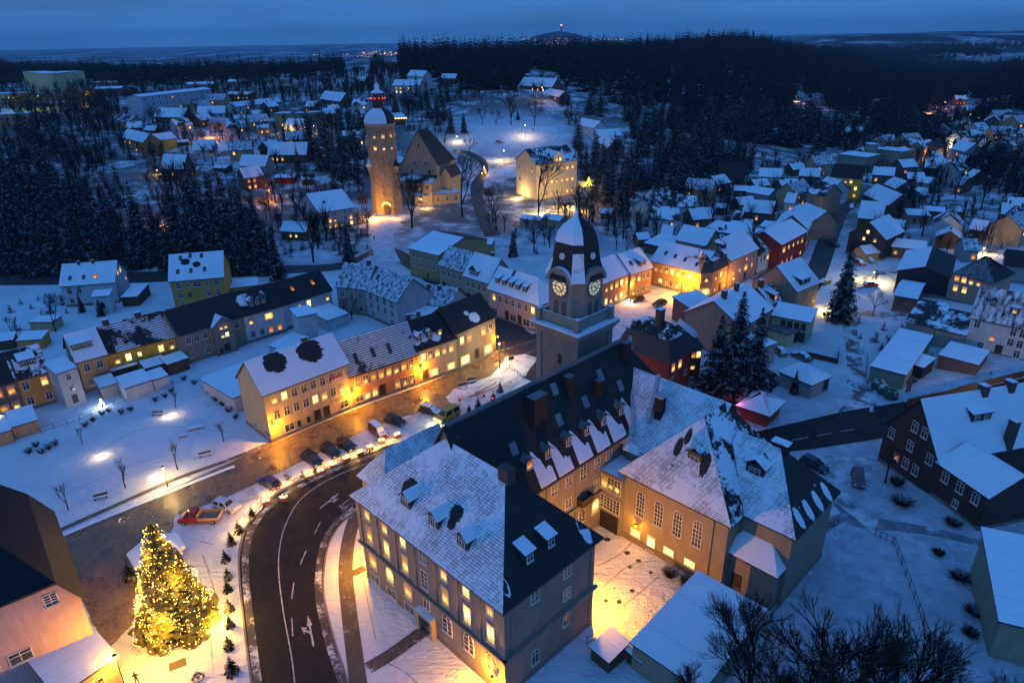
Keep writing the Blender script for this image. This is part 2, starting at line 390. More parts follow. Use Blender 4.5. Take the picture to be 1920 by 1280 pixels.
def polar_ground():
    az = np.concatenate([np.linspace(-1.25, -.85, 12), np.linspace(-.84, .84, 230), np.linspace(.85, 1.25, 12)])
    d = np.concatenate([np.linspace(4, 240, 24), np.geomspace(246, 1000, 90), np.geomspace(1012, 26000, 130)])
    A, D = np.meshgrid(np.tan(az * .8), d); X = A * D; Y = D.copy(); Z = TERR(X, Y)
    v = np.stack([X, Y, Z], -1).reshape(-1, 3); nx = len(az); ny = len(d)
    i = np.arange(ny - 1)[:, None] * nx + np.arange(nx - 1)[None]; i = i.ravel()
    f = np.stack([i, i + 1, i + nx + 1, i + nx], 1)
    return v, f
def npmesh(name, v, f, mats, mi=None, smooth=False):
    me = bpy.data.meshes.new(name); me.vertices.add(len(v)); me.vertices.foreach_set('co', np.asarray(v, np.float32).ravel())
    k = f.shape[1]; me.loops.add(f.size); me.loops.foreach_set('vertex_index', f.ravel().astype(np.int32)); me.polygons.add(len(f))
    me.polygons.foreach_set('loop_start', np.arange(len(f), dtype=np.int32) * k)
    for q in mats: me.materials.append(q)
    if mi is not None: me.polygons.foreach_set('material_index', np.asarray(mi, np.int32))
    if smooth: me.polygons.foreach_set('use_smooth', np.ones(len(f), bool))
    me.update(); me.validate(); return me
v, f = polar_ground()
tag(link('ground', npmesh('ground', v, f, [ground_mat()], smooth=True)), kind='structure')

def roadmat(name, col, snow, rough=.45, wet=.5, cob=False):
    k = ('road', name)
    if k in MATS: return MATS[k]
    m, t, b = nmat(name); g = t.nodes.new('ShaderNodeNewGeometry'); o = g.outputs['Position']
    n1 = noise(t, o, .35, 5, .65); n2 = noise(t, o, 2.2, 4, .7)
    c = mix(t, mapr(t, n1, .3, .7), tuple(x * .7 for x in col), tuple(x * 1.3 for x in col))
    h = n2
    if cob:
        vo = t.nodes.new('ShaderNodeTexVoronoi'); vo.inputs['Scale'].default_value = 3.2; t.links.new(o, vo.inputs['Vector']); vo.feature = 'DISTANCE_TO_EDGE'
        e_ = mapr(t, vo.outputs['Distance'], .0, .12)
        c = mix(t, e_, tuple(x * .35 for x in col), c); h = mth(t, 'ADD', e_, mth(t, 'MULTIPLY', n2, .6))
    c = mix(t, mapr(t, noise(t, scalev(t, o, (1, .35, 1)), 1.3, 4, .7), .5, .75, 0, .55), c, tuple(min(.5, x * 2.6 + .01) for x in col))
    sf = mapr(t, mth(t, 'ADD', n1, mth(t, 'MULTIPLY', n2, .35)), 1.0 - snow * .7, 1.12 - snow * .7)
    t.links.new(mix(t, sf, c, (.55, .57, .60)), b.inputs['Base Color'])
    t.links.new(mapr(t, n1, .35, .65, rough - wet * .3, rough + .2), b.inputs['Roughness']); b.inputs['Specular IOR Level'].default_value = .5 if cob else .25
    bump(t, b, h, .035 if cob else .02)
    MATS[k] = m; return m
def strip(name, left, right_, mat, h=.02, kind='structure', sub=6, label=None, smooth=True):
    """a surface between two pixel polylines (same count of points), draped on the ground"""
    vv = []; ff = []
    def sm(pl):
        if not smooth: return [(Vector(p)) for p in pl]
        out = []; n = len(pl)
        for i in range(n - 1):
            p0 = pl[max(i - 1, 0)]; p1 = pl[i]; p2 = pl[i + 1]; p3 = pl[min(i + 2, n - 1)]
            for s in range(sub):
                t = s / sub
                out.append(tuple(.5 * (2 * p1[k] + (p2[k] - p0[k]) * t + (2 * p0[k] - 5 * p1[k] + 4 * p2[k] - p3[k]) * t * t + (-p0[k] + 3 * p1[k] - 3 * p2[k] + p3[k]) * t ** 3) for k in range(2)))
        out.append(tuple(pl[-1])); return out
    L_ = sm([tuple(atg(p))[:2] for p in left]); R_ = sm([tuple(atg(p))[:2] for p in right_])
    M_ = 4
    for a, b in zip(L_, R_):
        for j in range(M_ + 1):
            x = a[0] + (b[0] - a[0]) * j / M_; y = a[1] + (b[1] - a[1]) * j / M_; vv.append((x, y, tz(x, y) + h))
    for i in range(len(L_) - 1):
        for j in range(M_):
            q = i * (M_ + 1) + j; ff.append((q, q + 1, q + M_ + 2, q + M_ + 1))
    me = bpy.data.meshes.new(name); me.from_pydata(vv, [], ff); me.materials.append(mat)
    # keep the faces looking up
    if len(me.polygons) and me.polygons[0].normal.z < 0: me.flip_normals()
    me.update()
    o = link(name, me); tag(o, label, kind=kind); return o
def band(name, line, w, mat, h=.03, **k):
    """a strip of width w metres along a pixel polyline"""
    pts = [atg(p) for p in line]; L_ = []; R_ = []
    for i, p in enumerate(pts):
        a = pts[max(i - 1, 0)]; b = pts[min(i + 1, len(pts) - 1)]; d = Vector((b.x - a.x, b.y - a.y)); d.normalize(); n = Vector((-d.y, d.x)) * (w / 2)
        L_.append(topix((p.x + n.x, p.y + n.y, p.z))); R_.append(topix((p.x - n.x, p.y - n.y, p.z)))
    return strip(name, L_, R_, mat, h, **k)
def fan(name, pts, mat, h=.02, kind='structure', jag=0):
    g = [atg(p) for p in pts]; out = []
    for i, p in enumerate(g):
        q = g[(i + 1) % len(g)]; n = max(1, int((q - p).length / 1.2)) if jag else 1
        for s in range(n):
            c = p.lerp(q, s / n)
            out.append(Vector((c.x + uni(-jag, jag), c.y + uni(-jag, jag), 0)))
    me = bpy.data.meshes.new(name); me.from_pydata([(p.x, p.y, tz(p.x, p.y) + h) for p in out], [], [tuple(range(len(out)))]); me.materials.append(mat)
    me.update()
    if me.polygons[0].normal.z < 0: me.flip_normals()
    return tag(link(name, me), kind=kind)
ASPH = roadmat('wet_asphalt', (.009, .0075, .0075), .0, .6, .3)
ASPH2 = roadmat('dark_cleared_road', (.035, .036, .040), .25, .55, .3)
COBB = roadmat('wet_cobbles', (.165, .11, .06), .14, .38, .8, True)
SLUSH = roadmat('tracked_snow_road', (.10, .10, .11), .55, .6, .2)
PACK = roadmat('packed_snow', (.42, .42, .44), .62, .7, .1)
DIRTP = roadmat('trodden_path', (.09, .075, .06), .32, .7, .2)
PAINT = plain('road_paint', (.42, .40, .38), .7, .6, 2.5)
# market street, cobbled
fan('cobbled_street', [(95, 1012), (330, 912), (508, 832), (662, 768), (790, 722), (858, 694), (930, 660), (985, 668), (962, 690), (850, 730), (835, 745), (900, 762), (845, 790), (790, 772), (745, 785), (690, 805), (610, 845), (560, 868), (470, 912), (420, 935), (330, 965), (318, 1010), (262, 1050), (250, 1170), (205, 1215), (190, 1200), (150, 1115), (125, 1065)], COBB, .03, jag=.12)
# the curved main road
strip('main_road', [(480, 1330), (468, 1240), (457, 1150), (450, 1070), (453, 1020), (470, 975), (510, 932), (570, 898), (640, 868), (700, 846), (740, 830), (830, 815), (920, 772), (985, 732), (1030, 690)],
      [(665, 1330), (648, 1270), (625, 1200), (606, 1120), (606, 1070), (615, 1020), (640, 980), (690, 944), (745, 915), (800, 892), (860, 872), (940, 835), (1010, 785), (1070, 740)][:14] + [(1100, 712)], ASPH, .02)
band('road_line', [(557, 1330), (548, 1240), (532, 1150), (523, 1080), (524, 1030), (535, 985), (560, 940), (600, 908), (640, 888), (680, 872), (720, 858)], .14, PAINT, .032)
for sg in ([(601, 978), (590, 1000)], [(574, 1032), (563, 1058)], [(551, 1092), (547, 1122)], [(547, 1158), (549, 1192)], [(656, 935), (634, 951)], [(700, 908), (678, 921)]):
    band('lane_dash', sg, .13, PAINT, .034, smooth=False)
def arrow(a, b, turn=0, head=1.5):
    A_ = atg(a); B_ = atg(b); d = Vector((B_.x - A_.x, B_.y - A_.y)); L_ = d.length; d.normalize(); n = Vector((-d.y, d.x)); mb = MB()
    def q(s, w): return (A_.x + d.x * s + n.x * w, A_.y + d.y * s + n.y * w, .036)
    mb.poly([q(0, -.11), q(L_ - head, -.11), q(L_ - head, .11), q(0, .11)]); mb.poly([q(L_ - head, -.32), q(L_, 0), q(L_ - head, .32)])
    if turn:
        s0 = L_ * .40; k = turn
        mb.poly([q(s0, .1 * k), q(s0 + .35, .1 * k), q(s0 + .9, .65 * k), q(s0 + .6, .7 * k)]); mb.poly([q(s0 + .2, .8 * k), q(s0 + 1.1, .35 * k), q(s0 + 1.5, 1.0 * k)])
    o = mb.obj('road_arrow', PAINT); tag(o, kind='structure')
    if o.data.polygons[0].normal.z < 0: o.data.flip_normals()
arrow((588, 1211), (577, 1153), 1, 1.8); arrow((600, 953), (636, 924), -1, 1.6); arrow((640, 975), (680, 945), 1, 1.6)
# the street crossing behind the market row, running away up-left behind the pink row and along the wood
strip('side_street', [(930, 655), (870, 592), (800, 530), (745, 492), (700, 478), (640, 505), (520, 514), (380, 524), (240, 531), (100, 534), (-80, 536)],
      [(1015, 640), (960, 600), (880, 550), (790, 490), (720, 462), (640, 492), (520, 498), (380, 505), (240, 510), (100, 508), (-80, 500)], ASPH2, .025)
fan('junction', [(930, 655), (1015, 620), (1060, 660), (1010, 720), (960, 700)], ASPH2, .022)
for sg in ([(870, 612), (925, 668)], [(930, 660), (1006, 637)], [(952, 680), (1005, 655)]):
    band('road_line', sg, .12, PAINT, .04, smooth=False)
fan('pedestrian_lane', [(788, 735), (800, 728), (880, 800), (855, 812)], roadmat('paved_crossing', (.14, .12, .10), .2, .4, .6), .05)
# eastern main road at the right
strip('east_road', [(1405, 812), (1500, 790), (1600, 768), (1700, 752), (1790, 735), (1870, 715), (1990, 690)],
      [(1440, 850), (1520, 842), (1600, 830), (1700, 812), (1800, 790), (1880, 770), (1990, 745)], ASPH, .03)
for sg in ([(1486, 825), (1516, 820)], [(1531, 817), (1560, 812)], [(1575, 809), (1602, 805)]):
    band('lane_dash', sg, .15, PAINT, .045, smooth=False)
strip('footpath', [(1700, 757), (1770, 745), (1850, 725), (1990, 693)], [(1690, 748), (1760, 733), (1850, 712), (1990, 678)], roadmat('gritted_path', (.25, .20, .17), .5, .6, .2), .06)
# lane climbing from that road, with wheel tracks
strip('snowy_lane', [(1560, 782), (1597, 740), (1590, 700), (1585, 650), (1580, 610), (1590, 590)], [(1650, 770), (1640, 740), (1622, 700), (1612, 650), (1608, 610), (1618, 590)], SLUSH, .028)
strip('snowy_lane', [(1555, 560), (1620, 580), (1700, 588), (1760, 590)], [(1560, 572), (1620, 592), (1700, 602), (1760, 606)], SLUSH, .034)
strip('snowy_lane', [(1590, 540), (1620, 520), (1660, 505), (1720, 505), (1780, 518)], [(1598, 552), (1630, 533), (1660, 515), (1710, 514), (1770, 527)], SLUSH, .036)
# curving street to the upper right
strip('valley_road', [(1490, 540), (1508, 515), (1526, 470), (1540, 430), (1556, 400), (1590, 375), (1617, 362), (1650, 345), (1690, 320), (1740, 300), (1775, 290), (1840, 282)],
      [(1535, 545), (1548, 520), (1562, 480), (1578, 430), (1590, 400), (1610, 382), (1628, 370), (1662, 350), (1705, 326), (1745, 305), (1780, 296), (1845, 287)], ASPH2, .05)
# square behind the tower: packed snow
fan('town_square', [(1130, 585), (1165, 568), (1200, 553), (1222, 532), (1280, 552), (1315, 556), (1330, 570), (1290, 600), (1150, 630), (1110, 610)], PACK, .03)
# school and castle drive
strip('castle_drive', [(850, 281), (880, 284), (905, 296), (916, 315), (908, 340), (906, 370), (915, 400), (925, 420), (940, 440)],
      [(850, 285), (876, 291), (896, 303), (902, 318), (884, 345), (884, 375), (893, 405), (900, 425), (910, 445)][:9], ASPH2, .08)
strip('castle_lane', [(735, 405), (700, 410), (692, 440), (705, 490)], [(760, 425), (742, 430), (738, 460), (752, 492)], PACK, .05)
fan('crossing_island', [(838, 750), (880, 733), (912, 716), (930, 694), (948, 670), (985, 664), (1008, 672), (985, 705), (950, 735), (905, 775), (868, 792), (852, 770)], PACK, .07, jag=.2)
band('wheel_tracks', [(880, 745), (915, 732), (935, 722)], .5, COBB, .09); band('wheel_tracks', [(890, 738), (920, 724), (932, 716)], .5, COBB, .09)
KERB = plain('kerb_stone', (.20, .18, .16), .8, .25, 3)
def kerb(line):
    o = band('kerb', line, .24, KERB, .13); return o
SLU = roadmat('brown_slush', (.07, .06, .055), .45, .6, .3)
for ln in ([(490, 1330), (478, 1240), (467, 1150), (460, 1070), (463, 1022), (479, 980), (518, 938), (576, 904), (645, 873), (705, 851)], [(655, 1330), (639, 1270), (616, 1200), (598, 1120), (598, 1070), (607, 1020), (633, 976), (684, 940)]):
    band('slush', ln, .9, SLU, .03)
kerb([(478, 1330), (466, 1240), (455, 1150), (448, 1070), (451, 1020), (468, 974), (508, 931), (568, 897), (638, 867), (698, 845)])
kerb([(667, 1330), (650, 1270), (627, 1200), (608, 1120), (608, 1070), (617, 1020), (642, 980), (690, 945)])
kerb([(100, 1002), (210, 952), (330, 898)])
RUT = roadmat('ruts', (.16, .17, .19), .35, .6, .2)
for ln, w_ in (([(1500, 1130), (1520, 1070), (1560, 1020), (1595, 975)], .35), ([(1530, 1135), (1548, 1080), (1585, 1030), (1612, 985)], .35), ([(1700, 1000), (1780, 1020), (1900, 1060)], .3), ([(1690, 1010), (1770, 1032), (1890, 1075)], .3), ([(1600, 860), (1590, 900), (1600, 950)], .3), ([(1622, 865), (1612, 905), (1618, 945)], .3),
    ([(1640, 850), (1660, 880), (1655, 930)], .25), ([(1130, 1100), (1180, 1060), (1230, 1050)], .22), ([(1120, 1060), (1160, 1040), (1190, 1010)], .22), ([(1150, 1150), (1200, 1110), (1235, 1080)], .22), ([(700, 1230), (760, 1260), (800, 1300)], .18), ([(665, 1120), (680, 1090), (690, 1130), (705, 1200)], .15), ([(150, 870), (250, 810), (320, 800), (430, 810)], .16), ([(60, 960), (180, 900), (280, 860)], .14),
    ([(360, 1110), (390, 1170), (400, 1260)], .2), ([(380, 1040), (400, 1100), (412, 1200)], .2), ([(355, 1010), (400, 1020)], .2)):
    band('wheel_tracks', ln, w_, roadmat('faint_ruts', (.34, .35, .38), .45, .7, .1), .012)
# town hall paths
band('hall_path', [(640, 955), (672, 945), (655, 1005), (648, 1070), (655, 1150), (672, 1280), (680, 1330)], 1.9, DIRTP, .03)
band('hall_path', [(690, 1252), (735, 1225), (790, 1185), (812, 1168)], 1.7, DIRTP, .034)
band('hall_path', [(650, 1078), (668, 1072), (684, 1064)], 1.2, DIRTP, .036)
# courtyard melt spots, drive at the right
for (x, y, r_) in [(1139, 1011, 1.0), (1176, 1036, .9), (1197, 1051, .75), (1181, 1063, .6), (1220, 1073, .55), (1185, 1107, .7), (1136, 1126, .6), (1161, 1128, .7), (1152, 1102, .3)]:
    c = atg((x, y)); mb = MB(); n = 14; mb.poly([(c.x + r_ * .5 * uni(.8, 1.1) * math.cos(6.283 * i / n), c.y + r_ * .5 * uni(.8, 1.1) * math.sin(6.283 * i / n), .03) for i in range(n)])
    tag(mb.obj('manhole_cover', plain('wet_iron_cover', (.05, .045, .04), .5, .3)), 'round dark manhole cover melted free in the courtyard snow', 'manhole cover', 'manhole covers in the courtyard')
fan('snowy_drive', [(1500, 850), (1640, 860), (1625, 905), (1600, 960), (1640, 1000), (1800, 1030), (1920, 1060), (1920, 1050), (1790, 1010), (1660, 960), (1580, 950), (1560, 1010), (1480, 1110), (1560, 1010), (1510, 900)], roadmat('rutted_snow', (.33, .34, .37), .5, .7, .1), .02)
strip('wheel_tracks', [(1560, 940), (1600, 985), (1680, 995), (1800, 1015), (1925, 1050)], [(1585, 930), (1625, 965), (1700, 980), (1810, 1005), (1925, 1036)], roadmat('ruts', (.16, .17, .19), .35, .6, .2), .034)
band('wheel_tracks', [(1520, 1020), (1550, 985), (1590, 965), (1600, 960)], 1.5, roadmat('ruts', (.16, .17, .19), .35, .6, .2), .034)
# park path edge along the cobbles
band('park_path', [(90, 1004), (200, 955), (330, 898), (430, 862), (508, 830)], 1.0, DIRTP, .05)
band('snow_bank', [(100, 1012), (200, 970), (300, 930), (400, 890), (440, 875)], .8, snowm(), .16)
# car park beside the market street
fan('parking_strip', [(330, 965), (420, 937), (470, 913), (560, 869), (610, 846), (690, 806), (745, 786), (790, 772), (835, 770), (830, 785), (740, 826), (640, 862), (560, 900), (505, 935), (470, 975), (440, 975), (400, 985)], PACK, .045, jag=.25)
# ---------------------------------------------------------------- buildings
WC = {'cream': (.50, .38, .22), 'white': (.55, .55, .55), 'pinkwhite': (.52, .46, .46), 'ochre': (.60, .28, .07), 'tan': (.50, .31, .16), 'yellow': (.85, .46, .05), 'brown': (.13, .10, .08),
      'greybrown': (.28, .21, .16), 'orange': (.50, .22, .10), 'beige': (.48, .36, .23), 'pink': (.50, .34, .29), 'red': (.30, .055, .035), 'darkred': (.20, .03, .025), 'grey': (.30, .30, .29),
      'dark': (.035, .033, .035), 'stone': (.34, .29, .21), 'green': (.36, .42, .30), 'blue': (.22, .30, .36), 'brick': (.16, .085, .06), 'hall': (.235, .21, .175), 'greenish': (.25, .28, .20), 'wood': (.10, .07, .045), 'salmon': (.46, .25, .18), 'paleyellow': (.72, .58, .32)}
WIN = {}
WTYPE = {  # letter: (w, h, pane key, frame kind, arched)
 'L': (1.05, 1.6, 'L', 1, 0), 'l': (.75, .95, 'L', 1, 0), 'o': (.9, 1.1, 'O', 1, 0), 'O': (1.05, 1.6, 'O', 1, 0), 'D': (1.0, 1.55, 'D', 1, 0), 'd': (.8, 1.1, 'D', 1, 0), 'v': (.9, 1.3, 'D', 0, 0),
 'S': (2.7, 2.0, 'S', 1, 0), 's': (2.5, 2.0, 'D', 1, 0), 'P': (1.15, 2.2, 'D', 2, 0), 'p': (1.2, 2.2, 'S', 1, 0), 'A': (1.25, 2.1, 'D', 3, 1), 'a': (1.25, 2.1, 'L', 3, 1),
 'T': (1.05, 2.1, 'L', 3, 0), 't': (1.05, 2.1, 'D', 3, 0), 'R': (.9, 1.2, 'R', 1, 0), 'H': (1.2, 3.9, 'D', 4, 1), 'W': (2.1, 1.5, 'L', 1, 0), 'w': (1.9, 1.3, 'D', 1, 0), 'Y': (1.1, 1.0, 'Y', 1, 0), 'g': (2.6, 2.2, 'D', 2, 0),
 'M': (1.0, 1.9, 'L', 1, 1), 'm': (1.0, 1.9, 'D', 1, 1), 'q': (.5, .9, 'D', 0, 0), 'k': (1.1, 1.3, 'D', 3, 0)}
def winmesh(ch):
    if WTYPE[ch][2] == 'L':
        v_ = random.choice(['L', 'L', 'L1', 'L2', 'L2', 'L3'] if ch not in 'UKBM' else ['L', 'L', 'L3'])
    else: v_ = WTYPE[ch][2]
    if (ch, v_) in WIN: return WIN[(ch, v_)]
    w, h, pk, fk, arch = WTYPE[ch]; pk = v_; fr = MB(); pn = MB(); t = .09
    def outline(wd, hh, base=-.5):
        if not arch: return [(-wd / 2, -hh / 2), (wd / 2, -hh / 2), (wd / 2, hh / 2), (-wd / 2, hh / 2)]
        pts = [(-wd / 2, -hh / 2), (wd / 2, -hh / 2)]; r = wd / 2; zc = hh / 2 - r
        for i in range(9): a = math.pi * i / 8; pts.append((r * math.cos(a), zc + r * math.sin(a)))
        return pts
    o1 = outline(w + 2 * t, h + 2 * t); o2 = outline(w, h); n = len(o1); y0, y1 = -.07, .02
    # ring standing 7 cm proud of the wall
    for i in range(n):
        a, b, c, d = o1[i], o1[(i + 1) % n], o2[(i + 1) % n], o2[i]
        fr.poly([(a[0], y0, a[1]), (b[0], y0, b[1]), (c[0], y0, c[1]), (d[0], y0, d[1])])
        fr.poly([(a[0], y1, a[1]), (b[0], y1, b[1]), (b[0], y0, b[1]), (a[0], y0, a[1])])
    if fk in (1, 3, 4):
        nv = {1: 1, 3: 1, 4: 2}[fk]; nh = {1: 1, 3: 3, 4: 5}[fk]; b_ = .035
        for i in range(nv):
            x = w * ((i + 1) / (nv + 1) - .5); fr.box((x - b_, -.055, -h / 2), (x + b_, -.02, h / 2 - (.12 if arch else 0)))
        for i in range(nh):
            z = h * ((i + 1) / (nh + 1) - .5) if fk != 1 else h * .16
            fr.box((-w / 2, -.05, z - b_), (w / 2, -.022, z + b_))
    if fk != 2: fr.box((-w / 2 - .14, -.17, -h / 2 - .16), (w / 2 + .14, .0, -h / 2 - .09))
    pn.poly([(p[0], -.018, p[1]) for p in o2])
    if ch in 'Pg': pm = plain('dark_door', (.05, .032, .022), .5, .3)
    else: pm = PANE[pk]()
    fm = DARKF() if fk in (0, 2) else FRAME()
    WIN[(ch, v_)] = (fr.mesh('window', [fm]), pn.mesh('pane', [pm])); return WIN[(ch, v_)]
def addwin(root, ch, x, y, z, rz, scl=1.0):
    fm, pm = winmesh(ch)
    o = link('door' if ch in 'PpgS' and ch != 'S' else 'window', fm, root, (x, y, z), rz)
    if scl != 1.0: o.scale = (scl, 1, scl)
    link('door_leaf' if ch in 'Pg' else 'pane', pm, o); return o
def frames(L, D):
    return {'f': ((0, 0), 0., L), 'r': ((L, 0), math.pi / 2, D), 'b': ((L, D), math.pi, L), 'l': ((0, D), -math.pi / 2, D)}
SL = {'full': 0, }
def roofpolys(kind, L, D, he, hr, ov, hip, lo=.5):
    """list of (tag, points) of the upper surfaces; eave plane passes he at the wall line"""
    swap = kind in ('gy',)
    a, b = (D, L) if swap else (L, D)   # a along the ridge, b across
    h0, h1 = hip; s = hr / (b / 2); ze = he - min(s * ov, .22); zr = he + hr; out = []
    def f(p, q, z): return (L - q, p, z) if swap else (p, q, z)
    xa = h0 if h0 > 0 else -ov; xb = a - h1 if h1 > 0 else a + ov; x0, x1 = -ov, a + ov; y0, y1 = -ov, b + ov
    out.append(('r' if swap else 'f', [f(x0, y0, ze), f(x1, y0, ze), f(xb, b / 2, zr), f(xa, b / 2, zr)]))
    out.append(('l' if swap else 'b', [f(x1, y1, ze), f(x0, y1, ze), f(xa, b / 2, zr), f(xb, b / 2, zr)]))
    if h0 > 0: out.append(('f' if swap else 'l', [f(x0, y1, ze), f(x0, y0, ze), f(xa, b / 2, zr)]))
    if h1 > 0: out.append(('b' if swap else 'r', [f(x1, y0, ze), f(x1, y1, ze), f(xb, b / 2, zr)]))
    return out, f, a, b
CUR_OV = [.35]
def zroof(kind, L, D, he, hr, x, y, hip=(0, 0)):
    if kind == 'flat': return he + .2
    if kind == 's': return he + hr * y / D
    if kind == 'sx': return he + hr * x / L
    a, b = (x, y) if kind == 'gx' else (y, x); A_, B_ = (L, D) if kind == 'gx' else (D, L)
    o = CUR_OV[0]; dz = min(hr / (B_ / 2) * o, .22); ze = he - dz; g = hr + dz; h2 = B_ / 2
    z = ze + g * (h2 + o - abs(b - h2)) / (h2 + o)
    if hip[0] > 0: z = min(z, ze + g * (a + o) / (hip[0] + o))
    if hip[1] > 0: z = min(z, ze + g * (A_ + o - a) / (hip[1] + o))
    return z
def block(root, L, D, he, hr, rf, wall, sn, win, hip=(0, 0), ov=.35, base=-2., ch=(), dorm=(), sky_=(), tile=(.022, .022, .023), melt=(), th=.22, off=(0, 0), plinth=True, zs=None):
    """walls, roof, windows, chimneys of one rectangular block with its front left corner at off"""
    CUR_OV[0] = ov; ox, oy = off; mats = [wallm(WC[wall] if isinstance(wall, str) else wall)]
    def S(p): return [(q[0] + ox, q[1] + oy, q[2]) for q in p]
    wb = MB(); sm = {}
    kinds = (sn.split(',') * 4)[:4]; order = {'f': 0, 'b': 1, 'l': 2, 'r': 3}
    if len(sn.split(',')) == 1: kinds = [sn] * 4
    elif len(sn.split(',')) == 2: kinds = [sn.split(',')[0], sn.split(',')[1], sn.split(',')[0], sn.split(',')[1]] if rf != 'gy' else [sn.split(',')[0]] * 4
    if rf == 'gy' and len(sn.split(',')) == 2: kinds = [sn.split(',')[0], sn.split(',')[0], sn.split(',')[0], sn.split(',')[1]]
    rm = [roofm(k, tile) for k in kinds] + [plain('eave_edge', (.05, .05, .052), .7, .2)]
    rb = MB(); w_ = .06
    if rf in ('gx', 'gy'):
        polys, f, a, b = roofpolys(rf, L, D, he, hr, ov, hip)
        for tg, pts in polys: rb.plate(S(pts), th, order[tg], 4)
        wb.prism([(ox, oy), (ox + L, oy), (ox + L, oy + D), (ox, oy + D)], base, he - .02)
        for e_, hp in ((0, hip[0]), (a, hip[1])):
            if hp <= 0:
                g0 = [f(e_, 0, he - .02), f(e_, b, he - .02), f(e_, b / 2, he + hr - .12)]; tk = .25 if e_ == 0 else -.25
                g1 = [f(e_ + tk, 0, he - .02), f(e_ + tk, b, he - .02), f(e_ + tk, b / 2, he + hr - .12)]
                wb.poly(S(g0)); wb.poly(S(g1)); wb.poly(S([g0[0], g0[2], g1[2], g1[0]])); wb.poly(S([g0[1], g0[2], g1[2], g1[1]]))
    elif rf in ('s', 'sx'):
        if rf == 's': top = [(-ov, -ov, he), (L + ov, -ov, he), (L + ov, D + ov, he + hr), (-ov, D + ov, he + hr)]
        else: top = [(-ov, -ov, he), (L + ov, -ov, he + hr), (L + ov, D + ov, he + hr), (-ov, D + ov, he)]
        rb.plate(S(top), th, 0, 4)
        zz = (he, he, he + hr, he + hr) if rf == 's' else (he, he + hr, he + hr, he); c = [(0, 0), (L, 0), (L, D), (0, D)]
        n = len(wb.v); wb.v += [(ox + p[0], oy + p[1], base) for p in c] + [(ox + p[0], oy + p[1], z - .12) for p, z in zip(c, zz)]
        for i in range(4): k = (i + 1) % 4; wb.f.append((n + i, n + k, n + 4 + k, n + 4 + i)); wb.m.append(0)
        wb.f.append((n + 4, n + 5, n + 6, n + 7)); wb.m.append(0)
    elif rf == 'man':
        ins = hip[0] or 1.0; hl = hr * .62
        wb.box((ox, oy, base), (ox + L, oy + D, he))
        c0 = [(-ov, -ov), (L + ov, -ov), (L + ov, D + ov), (-ov, D + ov)]; c1 = [(ins, ins), (L - ins, ins), (L - ins, D - ins), (ins, D - ins)]
        for i, tg in enumerate(('f', 'r', 'b', 'l')):
            k = (i + 1) % 4; rb.poly(S([(*c0[i], he - .1), (*c0[k], he - .1), (*c1[k], he + hl), (*c1[i], he + hl)]), 4)
        hl += he; q = ins - .3; ww, dd = L - 2 * ins, D - 2 * ins; hh = min(ww, dd) / 2
        up_ = [(q, q, hl), (L - q, q, hl), (L - q, D - q, hl), (q, D - q, hl)]
        if ww >= dd: r1, r2 = (q + hh, D / 2, he + hr), (L - q - hh, D / 2, he + hr)
        else: r1, r2 = (L / 2, q + hh, he + hr), (L / 2, D - q - hh, he + hr)
        if ww >= dd:
            rb.plate(S([up_[0], up_[1], r2, r1]), .2, 0, 4); rb.plate(S([up_[2], up_[3], r1, r2]), .2, 1, 4); rb.plate(S([up_[3], up_[0], r1]), .2, 2, 4); rb.plate(S([up_[1], up_[2], r2]), .2, 3, 4)
        else:
            rb.plate(S([up_[1], up_[2], r2, r1]), .2, 3, 4); rb.plate(S([up_[3], up_[0], r1, r2]), .2, 2, 4); rb.plate(S([up_[0], up_[1], r1]), .2, 0, 4); rb.plate(S([up_[2], up_[3], r2]), .2, 1, 4)
    else:
        wb.box((ox, oy, base), (ox + L, oy + D, he)); rb.box((ox - ov, oy - ov, he + .003), (ox + L + ov, oy + D + ov, he + .22), 4, 0)
    wb.obj('wall', mats, root)
    ro = rb.obj('roof', rm, root)
    # plinth round the foot of the walls
    if plinth and rf in ('gx', 'gy', 'man') and he > 4:
        mb = MB(); mb.box((ox - .05, oy - .05, base), (ox + L + .05, oy + D + .05, .7)); mb.obj('plinth', [wallm((.20, .18, .16))], root)
    for m_ in melt:   # bare patches round chimneys: (x, y, r[, kind])
        x, y, r_ = m_[:3]; mb = MB(); n = 12; lf = []; rt = []; ax_ = rf == 'gy'
        for i in range(n + 1):
            v_ = -1 + 2 * i / n; hw_ = r_ * 1.15 * math.sqrt(max(.02, 1 - v_ * v_)); q0 = hw_ + uni(-.12, .25) * r_; q1 = hw_ + uni(-.12, .25) * r_
            for dv in (0, 1.6 / n):
                vv = min(1.05, v_ + dv); lf.append((-(q0 if dv else q0 + .12 * r_), vv * r_ * .85)); rt.append((q1 if dv else q1 + .12 * r_, vv * r_ * .85))
        pts = []
        for (a_, b_) in rt + lf[::-1]:
            px_, py_ = (x + b_, y + a_) if ax_ else (x + a_, y + b_); pts.append((px_ + ox, py_ + oy, zroof(rf, L, D, he, hr, px_, py_, hip) + .03))
        mb.poly(pts); mb.obj('bare_patch' if len(m_) < 4 else 'snow_patch', [roofm('bare' if len(m_) < 4 else 'full', tile)], ro)
    for c_ in ch:
        x, y = c_[:2]; w = c_[2] if len(c_) > 2 else .7; hh = c_[3] if len(c_) > 3 else 1.3; z = zroof(rf, L, D, he, hr, x, y, hip); mb = MB()
        mb.box((-w / 2, -w / 2 * .8, -1), (w / 2, w / 2 * .8, hh), 0); mb.box((-w / 2 - .08, -w / 2 * .8 - .08, hh), (w / 2 + .08, w / 2 * .8 + .08, hh + .14), 0, 1)
        mb.obj('chimney', [plain('chimney_brick', (.09, .06, .05), .9, .3), snowm()], ro, (ox + x, oy + y, z))
